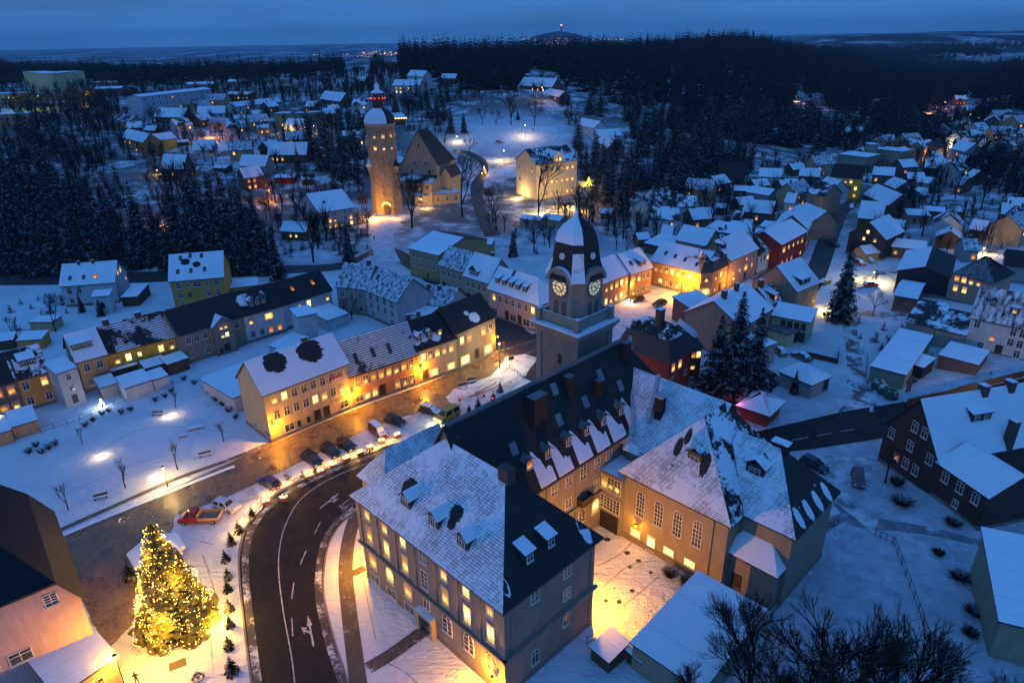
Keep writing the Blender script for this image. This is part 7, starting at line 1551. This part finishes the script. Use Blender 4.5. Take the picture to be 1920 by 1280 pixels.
# ---------------------------------------------------------------- lamps
IRON = plain('lamp_iron', (.03, .03, .03), .5, .2)
def bulb(name, col, s): return emit(name, col, s)
def streetlamp(r, base, top, w, col, label, arm=0, group='street lamps', h=None, head='lantern', px_h=None):
    p = atg(P(r, *base)); h = h or hgt(p, P(r, 0, top)[1]); h = max(2.5, min(h, 9)); root = thing('street_lamp', label, 'street lamp', p, 0, group)
    mb = MB(); mb.bar((0, 0, 0), (0, 0, h - .5), .07, .045, 6); mb.lathe([(.14, 0), (.14, .5), (.07, .6)], 8); mb.obj('post', [IRON], root)
    if head == 'lantern':
        mb = MB(); mb.lathe([(.12, h - .55), (.22, h - .15), (.24, h - .12)], 6); mb.obj('lantern_glass', [bulb('lantern_' + str(round(col[1], 2)), col, 14)], root)
        mb = MB(); mb.lathe([(.30, h - .12), (.12, h + .08), (.03, h + .2)], 6); mb.obj('lamp_cap', [IRON], root)
    else:
        mb = MB(); mb.bar((0, 0, h - .5), (arm * .4, -.2, h - .05), .05, .04, 5); mb.box((arm * .4 - .3, -.42, h - .08), (arm * .4 + .3, -.08, h + .03)); mb.obj('lamp_arm', [IRON], root)
        mb = MB(); mb.box((arm * .4 - .26, -.40, h - .12), (arm * .4 + .26, -.10, h - .085)); mb.obj('lamp_glass', [bulb('lantern_' + str(round(col[1], 2)), col, 14)], root)
    point('lamp_light', col, w, (arm * .4, 0, h - .7), root, .18)
    return root
YEL = (1., .41, .02); ORG = (1., .30, .03); GRN = (.62, .85, .10)
for a in [('Z', (315, 912), 874, 260, (1, .62, .18), 'lit iron lantern at the park edge beside the cobbled street'), ('Z', (237, 1292), 1226, 900, YEL, 'lit lantern beside the lean-to in the lower left corner'),
  ('Z', (937, 690), 641, 420, (1, .80, .42), 'tall lamp with bright white light on the island by the crossing'), ('Z', (1277, 558), 522, 1300, YEL, 'lamp in front of the long orange house on the square'),
  ('Z', (857, 268), 255, 260, (1, .72, .35), 'lamp on the drive behind the palace roof'), ('Z', (985, 259), 234, 420, (1, .70, .32), 'lit lamp alone on the castle meadow'), ('Z', (945, 303), 281, 700, (1, .68, .28), 'lit lamp at the bend of the castle drive'),
  ('Z', (508, 378), 356, 900, ORG, 'orange street lamp in the left village street'), ('Z', (393, 262), 247, 900, ORG, 'orange lamp above the curved village lane'), ('Z', (322, 425), 400, 700, ORG, 'orange lamp at the foot of the left snow slope'),
  ('Z', (296, 328), 318, 300, (1, .75, .35), 'white lamp left of the steep brown house'), ('Z', (78, 205), 179, 1400, GRN, 'greenish floodlight under the yellow factory'), ('Z', (168, 200), 176, 900, (1, .75, .06), 'yellow lamp at the foot of the factory tower'), ('Z', (28, 215), 199, 700, (1, .8, .08), 'yellow lamp at the left factory yard'),
  ('Z', (1563, 368), 353, 420, (1, .6, .2), 'lamp on the white gabled house by the valley road'), ('Z', (1586, 366), 348, 420, YEL, 'lamp at the door of the yellow valley house'), ('Z', (1757, 303), 294, 1500, YEL, 'brightest lamp of the far valley street'), ('Z', (1709, 300), 293, 500, YEL, 'lamp before the dark tree in the far valley'), ('Z', (1783, 282), 273, 500, (1, .8, .5), 'white lamp at the end of the far valley street'),
  ('Z', (1741, 212), 198, 1300, ORG, 'orange lamp on the far snowy slope road'), ('Z', (1770, 203), 190, 1300, ORG, 'upper orange lamp on the far snowy slope road'), ('Z', (1722, 220), 211, 700, ORG, 'lowest orange lamp on the far snowy slope road'), ('Z', (1491, 190), 180, 1500, (1, .45, .2), 'pinkish lamp at the wood clearing'),
  ('Z', (1635, 530), 508, 600, (1, .78, .28), 'lamp lighting the car park with the red car'), ('Z', (1550, 585), 570, 260, (1, .66, .2), 'lamp at the foot of the tall brown house'), ('Z', (1842, 478), 465, 420, (1, .6, .2), 'lamp among the trees above the right villas'), ('Z', (1905, 765), 718, 420, (1, .62, .25), 'leaning street lamp at the right edge beside the main road'),
  ('Z', (1528, 442), 428, 420, (1, .66, .25), 'lamp beside the little lit Christmas tree on the valley road'), ('Z', (1808, 290), 280, 300, YEL, 'last lamp of the far valley street'), ('Z', (590, 250), 235, 250, (1, .8, .4), 'white lamp by the long green flats'), ('Z', (535, 250), 240, 240, (1, .75, .2), 'yellow lamp by the mural flats'),
  ('Z', (1462, 452), 438, 100, (1, .5, .1), 'small lamp behind the dark red gables'), ('Z', (1016, 190), 160, 260, YEL, 'lamp by the forest villa gate'), ('Z', (640, 408), 398, 200, YEL, 'lamp at the corner of the castle house'), ('Z', (1372, 548), 520, 240, YEL, 'lamp on the corner of the hill street')]:
    streetlamp(*a, head='lantern' if a[4][1] > .55 or a[4] is YEL else 'arm')
def walllamp(pos, rz, w, col, label, group='wall lanterns'):
    root = thing('wall_lantern', label, 'lantern', pos, rz, group)
    mb = MB(); mb.bar((0, .35, .1), (0, -.0, .25), .03, .03, 5); mb.bar((0, .35, -.25), (0, 0, .25), .02, .02, 4); mb.obj('bracket', [IRON], root)
    mb = MB(); mb.lathe([(.10, -.25), (.19, .12)], 6); mb.obj('lantern_glass', [bulb('lantern_' + str(round(col[1], 2)), col, 14)], root)
    mb = MB(); mb.lathe([(.24, .12), (.06, .32)], 6); mb.obj('lamp_cap', [IRON], root)
    point('lamp_light', col, w, (0, -.25, -.05), root, .15)
def onfront(b, s, z, out=.45):
    r_ = b[0]; return loc2w(r_, (s, -out, z)), r_.rotation_euler[2]
YWL = (1., .38, .015)
for b, s, z, w, lb in ((yb, .6, 3.6, 420, 'wall lantern at the left corner of the pale yellow house'), (ob, .2, 3.6, 420, 'wall lantern between the yellow and the orange house'), (gb, .5, 3.7, 420, 'wall lantern between the orange and the beige house'), (bb, bb[1] + .2, 3.8, 260, 'wall lantern at the street corner of the brown house')):
    p, rz = onfront(b, s, z); walllamp(p, rz, w, YWL, lb)
p, rz = onfront(aa, aa[1] - .5, 4.2); walllamp(p, rz, 500, YWL, 'wall lantern between the two brown houses on the square')
for x, y, z, rz, w, lb in ((-.8, .6, 4.4, -math.pi / 2, 700, 'lantern at the left corner of the town hall front'), (25.0, -.7, 2.8, 0, 800, 'lantern at the right end of the town hall front'), (25.2, 15.25, 4.0, math.pi, 1100, 'lantern lighting the courtyard from the town hall corner'), (21.8, 29.4, 3.6, 0, 60, 'little dark lantern left of the assembly hall door')):
    p = hw(x, y, z); walllamp(p, HRZ + rz, w, YWL, lb)
p = atg(P('Z', 1497, 626)) + Vector((0, 0, 2.6)); walllamp(p, 1.2, 260, (1., .22, .05), 'orange red lamp in the yard of the mint green house')
for (x, y, lb) in [(190, 855, 'floor lamp glowing in the snow left of the park lantern'), (295, 894, 'floor lamp glowing right beside the park lantern'), (319, 780, 'floor lamp glowing at the round bed of the park')]:
    c = atg((x, y)); o = thing('ground_lamp', lb, 'ground lamp', c, 0, 'ground lamps in the park'); mb = MB(); mb.lathe([(.16, 0), (.16, .28), (.02, .34)], 10); mb.obj('lamp_glass', [bulb('ground_bulb', (1, .72, .35), 22)], o); mb = MB(); mb.lathe([(.22, -.02), (.22, .07)], 10); mb.obj('lamp_base', [IRON], o); point('lamp_light', (1, .66, .28), 30, (0, 0, .9), o, .1)
# uplights of castle tower and school
for (x, y, w, col, lb) in [(700, 410, 1300, (1, .42, .05), 'orange floodlight at the foot of the castle tower'), (742, 410, 130, (1, .5, .1), 'floodlight right of the castle tower door'), (1015, 402, 1800, (1, .66, .22), 'floodlight in the snow in front of the school'), (1062, 390, 1100, (1, .6, .16), 'floodlight at the right front of the school'), (970, 372, 500, (1, .6, .2), 'floodlight left of the school'), (1104, 345, 420, (1, .62, .05), 'yellow floodlight on the fir right of the school'), (1090, 395, 400, YEL, 'low yellow lamp behind the school corner'), (800, 392, 260, (1, .5, .1), 'floodlight under the castle wall arches'), (840, 380, 220, (1, .5, .1), 'floodlight below the tree right of the palace')]:
    c = atg((x, y)); o = thing('floodlight', lb, 'floodlight', c, 0, 'floodlights of the castle hill'); mb = MB(); mb.box((-.25, -.15, 0), (.25, .15, .35)); mb.obj('housing', [IRON], o); mb = MB(); mb.box((-.2, -.12, .352), (.2, .12, .38)); mb.obj('lamp_glass', [bulb('flood_' + str(round(col[1], 2)), col, 12)], o); point('flood_light', col, w, (0, -.3, 1.6), o, .25)
# small lit trees
def littletree(x, y, top, col, lb, bulbs=40, light=40):
    c = atg((x, y)); h = hgt(c, top); o = thing('lit_fir', lb, 'Christmas tree', c, 0, None); k = link('crown', mF, o); k.scale = (h, h, h); k = link('trunk', mT, o); k.scale = (h, h, h)
    mb = MB()
    for i in range(bulbs):
        t = gg.random() ** 1.3; a = gg.uniform(0, 6.28); r_ = .34 * h * (1 - t); mb.lathe([(.01, -.05), (.06, 0), (.01, .05)], 5, 0); n = len(mb.v) - 15
        for q in range(n, len(mb.v)): v_ = mb.v[q]; mb.v[q] = (v_[0] + r_ * math.cos(a), v_[1] + r_ * math.sin(a), v_[2] + t * h * .95 + .15)
    mb.obj('lights', [emit('tiny_' + str(col[2]), col, 22)], o); point('fairy_glow', col, light, (0, -h * .4, h * .5), o, .2)
littletree(908, 326, 311, (1, .55, .15), 'small fir with orange lights beside the castle drive', 60, 60)
littletree(1529, 412, 392, (1, .75, .05), 'little yellow lit tree beside the valley road', 60, 60)
littletree(192, 762, 748, (.7, .85, 1.), 'tiny tree with cold white lights in the terrace garden', 50, 30)
littletree(1328, 742, 716, (.75, .95, 1.), 'small tree with cold white lights behind the assembly hall', 40, 20)
littletree(8, 810, 770, (1, .66, .2), 'lit wire tree on the garage roof at the left edge', 50, 40)
littletree(1104, 348, 332, (1, .72, .05), 'yellow glowing bush right of the school', 70, 60)
# ---------------------------------------------------------------- curb lights and gift boxes
cl = [(440, 1010), (449, 992), (465, 966), (490, 940), (520, 917), (560, 897), (600, 880), (640, 864), (690, 848), (725, 836), (742, 826)]
pts = [atg(p) for p in cl]; mb = MB(); mbh = MB()
for i in range(len(pts) - 1):
    a, b = pts[i], pts[i + 1]; L_ = (b - a).length; n = int(L_ / .085)
    for k in range(n):
        t = (k + gg.random()) / n; c_ = a.lerp(b, t) + Vector((gg.uniform(-.28, .28), gg.uniform(-.28, .28), gg.uniform(.1, .75))); s_ = gg.uniform(.03, .055); m_ = len(mb.v)
        mb.v += [tuple(c_ + Vector(d) * s_) for d in ((1, 0, -.6), (-.5, .87, -.6), (-.5, -.87, -.6), (0, 0, 1))]; mb.f += [(m_, m_ + 1, m_ + 3), (m_ + 1, m_ + 2, m_ + 3), (m_ + 2, m_, m_ + 3)]; mb.m += [0] * 3
    for k in range(int(L_ / .14)):
        t = gg.random(); c_ = a.lerp(b, t); mbh.bar(c_ + Vector((gg.uniform(-.2, .2), gg.uniform(-.2, .2), 0)), c_ + Vector((gg.uniform(-.45, .45), gg.uniform(-.45, .45), gg.uniform(.4, .9))), .02, .01, 3)
tag(mb.obj('light_garland', [emit('garland_bulb', (1., .50, .12), 9)], None), 'garland of warm lights along the curb of the curved road', 'light garland')
tag(mbh.obj('hedge', [TWIG], None), 'low twiggy hedge carrying the garland along the curb', 'hedge')
for i in range(len(pts) - 1):
    c_ = (pts[i] + pts[i + 1]) / 2; l_ = point('garland_glow', (1., .48, .1), 42, (c_.x, c_.y, .9), None, .5)
for i, (x, y) in enumerate([(745, 820), (716, 831), (694, 843), (675, 853), (650, 864), (626, 876), (602, 888), (580, 897), (533, 938), (500, 945)]):
    c_ = atg((x, y)); o = thing('gift_box', 'wooden crate dressed as a gift with bow in the lit row along the curb', 'gift box', c_, .5 + uni(-.2, .2), 'gift crates along the curb')
    mb = MB(); mb.box((-.55, -.35, 0), (.55, .35, .6)); mb.box((-.58, -.05, .0), (.58, .05, .64)); mb.box((-.06, -.38, .0), (.06, .38, .635)); mb.obj('crate', [plain('crate_wood', (.22, .11, .05), .8, .3)], o)
    mb = MB(); mb.plate([(-.52, -.32, .70), (.52, -.32, .70), (.52, .32, .70), (-.52, .32, .70)], .06, 0, 0); mb.obj('snow_cap', [snowm()], o)
    mb = MB()
    for k in range(16): a = gg.uniform(0, 6.28); mb.box((.5 * math.cos(a) - .04, .3 * math.sin(a) - .04, .72 + .1 * (k % 3)), (.5 * math.cos(a) + .04, .3 * math.sin(a) + .04, .80 + .1 * (k % 3)))
    mb.obj('lights', [emit('garland_bulb', (1., .50, .12), 9)], o)
# ---------------------------------------------------------------- benches, boxes, signs, signals
WOODD = plain('bench_wood', (.10, .06, .04), .7, .3)
def bench(x, y, rz, lb):
    o = thing('park_bench', lb, 'bench', atg((x, y)), rz, None); mb = MB(); mb.box((-1, -.25, .42), (1, .22, .48), 0, 1); mb.obj('seat', [WOODD, snowm()], o); mb = MB(); mb.box((-1, .22, .5), (1, .28, .9)); mb.obj('backrest', [WOODD], o)
    for s_ in (-.8, .8): mb = MB(); mb.box((s_ - .05, -.22, 0), (s_ + .05, .25, .42)); mb.obj('leg', [IRON], o)
for x, y, rz, lb in [(190, 935, .45, 'dark bench in the park snow nearest the street'), (385, 856, .45, 'bench in the park left of the cobbled street'), (296, 779, .1, 'bench with snow beside the round bed'), (885, 717, .45, 'right bench on the paved market corner'), (868, 727, .45, 'left bench on the paved market corner')]: bench(x, y, rz, lb)
for x, y, w_, d_, rz, lb in [(367, 803, 2.6, 1.3, .45, 'large snow topped stone block in the park'), (343, 818, 1.3, .8, .4, 'small snow topped stone block in the park')]:
    mb = MB(); mb.box((-w_ / 2, -d_ / 2, -.1), (w_ / 2, d_ / 2, .4), 0, 1); tag(mb.obj('stone_block', [plain('block_stone', (.22, .16, .14), .9), snowm()], None, atg((x, y)), rz), lb, 'stone block')
def signal(x, y, top, lb):
    p = atg((x, y)); h = hgt(p, top); o = thing('traffic_light', lb, 'traffic light', p, .6, None); mb = MB(); mb.bar((0, 0, 0), (0, 0, h), .06, .05, 6); mb.obj('post', [plain('galvanised', (.3, .3, .3), .5)], o)
    mb = MB(); mb.box((-.17, -.2, h - 1.0), (.17, .02, h)); mb.obj('signal_head', [IRON], o); mb = MB(); mb.lathe([(.10, 0), (.10, .02)], 10); q = mb.obj('red_signal', [emit('signal_red', (1, .03, .02), 12)], o, (0, -.21, h - .2)); q.rotation_euler = (math.pi / 2, 0, 0)
signal(862, 760, 743, 'red traffic light on the left of the crossing'); signal(907, 749, 735, 'red traffic light in the middle of the crossing'); signal(923, 757, 744, 'orange red pedestrian light near the fir')
def sign(x, y, top, lb, col=(.2, .2, .2), w=.6, hh=.5):
    p = atg((x, y)); h = max(1.5, hgt(p, top)); o = thing('road_sign', lb, 'sign', p, .4, None); mb = MB(); mb.bar((0, 0, 0), (0, 0, h), .035, .035, 5); mb.obj('post', [plain('galvanised', (.3, .3, .3), .5)], o); mb = MB(); mb.box((-w / 2, -.05, h - hh), (w / 2, -.02, h)); mb.obj('sign_plate', [plain('sign_' + str(col), col, .6)], o)
sign(540, 918, 888, 'small grey sign on a post in the parking strip'); sign(959, 686, 668, 'information board beside the crossing', (.08, .05, .03), 1.2, .8); sign(945, 660, 640, 'red triangular sign at the crossing', (.35, .04, .03)); sign(1586, 735, 712, 'road sign beside the snowy lane', (.1, .1, .12)); sign(778, 728, 712, 'round red no entry sign at the orange house', (.4, .04, .03), .5, .5)
sign(1698, 749, 705, 'tall dark advertising board at the yard fence', (.05, .06, .08), 1.4, 3.4); sign(1276, 562, 548, 'brown town map board on the square', (.16, .05, .04), 1.6, 1.4)
# shop writing
def text(s, root, x, z, size, mat, y=-.09, name='shop_sign'):
    c = bpy.data.curves.new('tmp_text', 'FONT'); c.body = s; c.size = size; c.align_x = 'CENTER'; c.extrude = .012; c.materials.append(mat); q_ = bpy.data.objects.new('tmp_text', c); COL.objects.link(q_); bpy.context.view_layer.update(); me = bpy.data.meshes.new_from_object(q_.evaluated_get(bpy.context.evaluated_depsgraph_get())); bpy.data.objects.remove(q_); o = link('lettering', me, root); o.location = (x, y, z); o.rotation_euler = (math.pi / 2, 0, 0); return o
mb = MB(); mb.box((12.9, -.10, 3.05), (16.4, -.012, 3.5)); mb.obj('shop_sign', [plain('sign_board', (.45, .40, .30), .7)], yb[0]); text('KÜCHENSTUDIO', yb[0], 14.65, 3.13, .36, plain('sign_letters', (.04, .035, .03), .6), -.11)
mb = MB(); mb.box((13.0, -.14, 7.2), (15.4, -.10, 8.0)); mb.obj('banner', [plain('banner_white', (.55, .5, .5), .7)], yb[0]); mb = MB(); mb.box((13.0, -.16, 7.55), (15.4, -.141, 8.0)); mb.obj('banner_stripe', [plain('banner_red', (.45, .02, .03), .7)], yb[0])
if kb: text('Schul- Schreibwaren', kb[0], kb[1] * .5, 2.25, .34, plain('kiosk_letters', (.5, .35, .33), .6), -.12)
mb = MB(); mb.box((.4, -.14, 2.3), (3.6, -.1, 2.7)); mb.obj('red_kiosk_light', [emit('kiosk_red_tube', (1, .06, .08), 1.2)], kb[0]); point('kiosk_glow', (1, .1, .2), 30, (-1.0, -.8, 3.2), kb[0], .3)
# hexagonal pavilion behind the tree
c_ = atg((292, 1078)); o = thing('market_pavilion', 'hexagonal market pavilion with flat snow roof behind the big Christmas tree', 'pavilion', (c_.x, c_.y + 1.5, 0), .2); mb = MB(); mb.lathe([(2.9, 0), (2.9, 2.7)], 6); mb.obj('wall', [wallm((.40, .22, .16))], o); mb = MB(); mb.lathe([(3.6, 2.6), (3.7, 2.9), (3.6, 3.1), (.1, 3.35)], 6); mb.obj('roof', [snowm()], o)
# striped bollard in a heap of branches, hatch plate
c_ = atg((372, 1272)); o = thing('bollard', 'red and white striped bollard on a dark ring of twigs', 'bollard', c_, 0); mb = MB()
for i in range(5): mb.box((-.12, -.12, .25 * i), (.12, .12, .25 * i + .25), i % 2)
mb.obj('post', [plain('paint_white', (.6, .58, .55), .6), plain('paint_red', (.35, .03, .03), .6)], o); mb = MB()
for i in range(60): a = gg.uniform(0, 6.28); mb.bar((.5 * math.cos(a), .5 * math.sin(a), .05), (.7 * math.cos(a + .4), .7 * math.sin(a + .4), .2 + gg.uniform(0, .15)), .04, .02, 3)
mb.obj('twig_ring', [NEEDLE], o)
mb = MB(); mb.box((-.9, -.6, 0), (.9, .6, .05)); tag(mb.obj('hatch_cover', [plain('hatch', (.12, .09, .05), .8)], None, atg((333, 1245)), .5), 'brown rectangular hatch cover bare of snow near the big tree', 'hatch cover')
# people
def person(x, y, rz, h, label, jacket=(.03, .03, .04)):
    p = atg((x, y)); J = [(0, 0, .93), (0, 0, 1.12), (0, .01, 1.38), (0, .0, 1.50), (0, .02, 1.66), (0, .03, 1.76), (-.19, 0, 1.42), (-.27, .04, 1.16), (-.26, .20, .98), (.19, 0, 1.42), (.27, -.02, 1.16), (.25, .12, .96), (-.10, 0, .90), (-.12, .14, .50), (-.12, -.02, .08), (-.12, .14, .04), (.10, 0, .90), (.12, -.06, .50), (.12, -.32, .12), (.12, -.20, .04), (-.25, .27, .95), (.24, .18, .92)]
    E_ = [(0, 1), (1, 2), (2, 3), (3, 4), (4, 5), (2, 6), (6, 7), (7, 8), (2, 9), (9, 10), (10, 11), (0, 12), (12, 13), (13, 14), (14, 15), (0, 16), (16, 17), (17, 18), (18, 19), (8, 20), (11, 21)]
    R_ = [.15, .15, .17, .07, .10, .085, .09, .065, .05, .09, .065, .05, .11, .075, .05, .045, .11, .075, .05, .045, .035, .035]
    me = bpy.data.meshes.new('person'); me.from_pydata(J, E_, []); o = link('person', me, None, p, rz); s = h / 1.82; o.scale = (s, s, s); me.materials.append(plain('clothes_' + str(jacket), jacket, .9, .3, 6))
    md = o.modifiers.new('skin', 'SKIN'); sk = me.skin_vertices[0].data
    for i, r_ in enumerate(R_): sk[i].radius = (r_, r_)
    sk[0].use_root = True; o.modifiers.new('sub', 'SUBSURF').render_levels = 1
    tag(o, label, 'person'); mb = MB(); mb.lathe([(.105, 1.66), (.11, 1.74), (.08, 1.83), (.01, 1.86)], 10); mb.obj('knitted_cap', [plain('cap', (.02, .02, .025), .9)], o)
person(258, 1281, .6, 1.78, 'person in dark winter clothes walking past the big lit tree'); person(1298, 566, 2.2, 1.75, 'person walking across the lit square by the map board'); person(972, 251, 1., 1.75, 'left walker near the lamp on the castle meadow'); person(978, 250, 2.4, 1.7, 'right walker near the lamp on the castle meadow'); person(702, 451, .3, 1.75, 'lone person on the snowy castle lane', (.05, .04, .05))
person(999, 246, 0, 1.7, 'person standing right of the meadow lamp', (.04, .04, .06))
# fences
def fence(line, h, lb, step=2., mat=None, rail=True, solid=False, r='Z'):
    pp = [atg(P(r, *p)) for p in line]; o = thing('fence', lb, 'fence', pp[0], 0, None); m_ = mat or plain('fence_wood', (.05, .04, .035), .9, .3); rl = MB()
    for i in range(len(pp) - 1):
        a, b = pp[i] - pp[0], pp[i + 1] - pp[0]; n = max(1, int((b - a).length / step))
        for k in range(n + (i == len(pp) - 2)): c_ = a.lerp(b, k / n); mb = MB(); mb.bar(c_ + Vector((0, 0, -.2)), c_ + Vector((0, 0, h)), .05, .045, 4); mb.obj('fence_post', [m_], o)
        if solid: n_ = Vector((-(b - a).y, (b - a).x, 0)).normalized() * .04; q = len(rl.v); rl.v += [tuple(v) for v in (a - n_, b - n_, b + n_, a + n_, a - n_ + Vector((0, 0, h)), b - n_ + Vector((0, 0, h)), b + n_ + Vector((0, 0, h)), a + n_ + Vector((0, 0, h)))]; rl.f += [(q, q + 1, q + 5, q + 4), (q + 2, q + 3, q + 7, q + 6), (q + 4, q + 5, q + 6, q + 7)]; rl.m += [0, 0, 0]
        else:
            for z in (.35, h - .1): rl.bar(a + Vector((0, 0, z)), b + Vector((0, 0, z)), .035, .035, 4)
    rl.obj('rail' if not solid else 'panel', [m_], o)
fence([(1675, 1020), (1705, 1100), (1730, 1170), (1760, 1262), (1780, 1340)], 1.3, 'dark wooden fence with buttresses running down the right snow field')
fence([(77, 812), (150, 788), (235, 753), (300, 731), (325, 722)], 1.2, 'thin dark fence between the gardens and the park', 2.)
fence([(1698, 762), (1760, 748), (1850, 724), (1930, 704)], 1.5, 'solid grey fence along the gritted footpath', 2.4, solid=True)
fence([(1590, 640), (1626, 672), (1622, 715)], 1.0, 'low fence round the long low hall'); fence([(1510, 668), (1570, 682), (1572, 660)], 1.2, 'walled yard fence with dark slats', 1.6, solid=True)
fence([(1555, 990), (1570, 985)], 1.2, 'left iron gate wing of the drive', .6); fence([(1640, 1005), (1672, 1018)], 1.2, 'right iron gate wing of the drive', .6)
fence([(940, 700), (955, 690), (976, 706)], 1.0, 'pedestrian railing on the island by the crossing', 1.); fence([(900, 590), (960, 608), (1010, 636)], .9, 'railing along the pink house pavement', 1.6)
fence([(640, 455), (700, 395)], 1.0, 'railing along the castle lane'); fence([(60, 505), (300, 512), (520, 500), (640, 492)], 1.0, 'guard rail along the road below the wood', 3.)
fence([(1100, 1208), (1150, 1188), (1172, 1212)], 1.3, 'lattice fence around the wood stacks', 1.)
fence([(865, 752), (925, 735), (1000, 700)], .9, 'chain railing behind the crossing firs', 1.5)
# wood stacks and tank row
for pA_, pB_, h_, lb in (((1108, 1235), (1140, 1262), 1.6, 'long snow covered wood stack left of the small hut'), ((1174, 1240), (1200, 1262), 1.6, 'small snow roofed hut at the courtyard corner')):
    bld(lb, 'Z', pA_, pB_, 3.2 if 'hut' in lb else 5.5, h_ + .4, .5, 's', 'wood', 'full', gnd=True, cat='wood shed', name='wood_shed', group=None, plinth=False, ov=.25)
for x, y, r_, lb in ((1646, 728, 1.3, 'square snow capped tank at the lane end'), (1656, 738, 1.1, 'middle snow capped tank at the lane end'), (1670, 746, 1.2, 'round snow capped tank at the lane end')):
    mb = MB(); mb.lathe([(r_, 0), (r_ * 1.05, 1.0), (r_ * .9, 1.6), (r_ * .4, 2.0), (.02, 2.1)], 12, 0); tag(mb.obj('water_tank', [foliage('tank', (.06, .10, .08), 1.0)], None, atg((x, y))), lb, 'tank')
# town lights far away
mb = MB()
def far(x0, x1, y0, y1, n, s):
    for i in range(n):
        x = gg.uniform(x0, x1); y = gg.triangular(y0, y1); c_ = atg((x, y)); d_ = c_.length; q = d_ * s * gg.uniform(.5, 1.4); m_ = len(mb.v); c_ = c_ + Vector((0, 0, q + 3))
        mb.v += [tuple(c_ + Vector(d) * q) for d in ((1, 0, 0), (-1, 0, 0), (0, 1, 0), (0, -1, 0), (0, 0, 1), (0, 0, -1))]; mb.f += [(m_, m_ + 2, m_ + 4), (m_ + 2, m_ + 1, m_ + 4), (m_ + 1, m_ + 3, m_ + 4), (m_ + 3, m_, m_ + 4), (m_ + 2, m_, m_ + 5), (m_ + 1, m_ + 2, m_ + 5), (m_ + 3, m_ + 1, m_ + 5), (m_, m_ + 3, m_ + 5)]; mb.m += [gg.choice([0, 0, 1])] * 8
far(678, 755, 97, 106, 60, .00036); far(640, 700, 102, 112, 16, .0003); far(975, 1190, 72, 80, 70, .00028); far(1010, 1080, 78, 86, 18, .00028); far(1140, 1190, 74, 77, 14, .0004); far(1750, 1900, 195, 260, 14, .0003); far(585, 605, 103, 106, 3, .0004)
tag(mb.obj('distant_town_lights', [emit('far_yellow', (1, .62, .22), 5), emit('far_orange', (1, .40, .10), 4)]), kind='stuff')
c_ = Vector((510, 7000, tz(510, 7000))); o = thing('hilltop_tower', 'tiny orange lit tower on the distant hill', 'tower', c_); mb = MB(); mb.lathe([(8, 0), (6, 34), (9, 35), (2, 44)], 8); mb.obj('wall', [plain('far_tower', (.1, .1, .12))], o); mb = MB(); mb.lathe([(2, 44), (9, 50), (2, 56)], 8); mb.obj('beacon', [emit('far_beacon', (1, .25, .06), 6)], o)
# ---------------------------------------------------------------- evening haze
mb = MB(); mb.box((-26000, -300, -140), (26000, 27000, 420)); hz = mb.obj('haze', [])
hm = bpy.data.materials.new('haze_air'); hm.use_nodes = True; t = hm.node_tree; t.nodes.clear(); o_ = t.nodes.new('ShaderNodeOutputMaterial'); v_ = t.nodes.new('ShaderNodeVolumePrincipled'); t.links.new(v_.outputs[0], o_.inputs['Volume'])
v_.inputs['Color'].default_value = (.55, .80, 1, 1); v_.inputs['Density'].default_value = 6e-5; v_.inputs['Anisotropy'].default_value = .0
hz.data.materials.append(hm); tag(hz, kind='stuff')
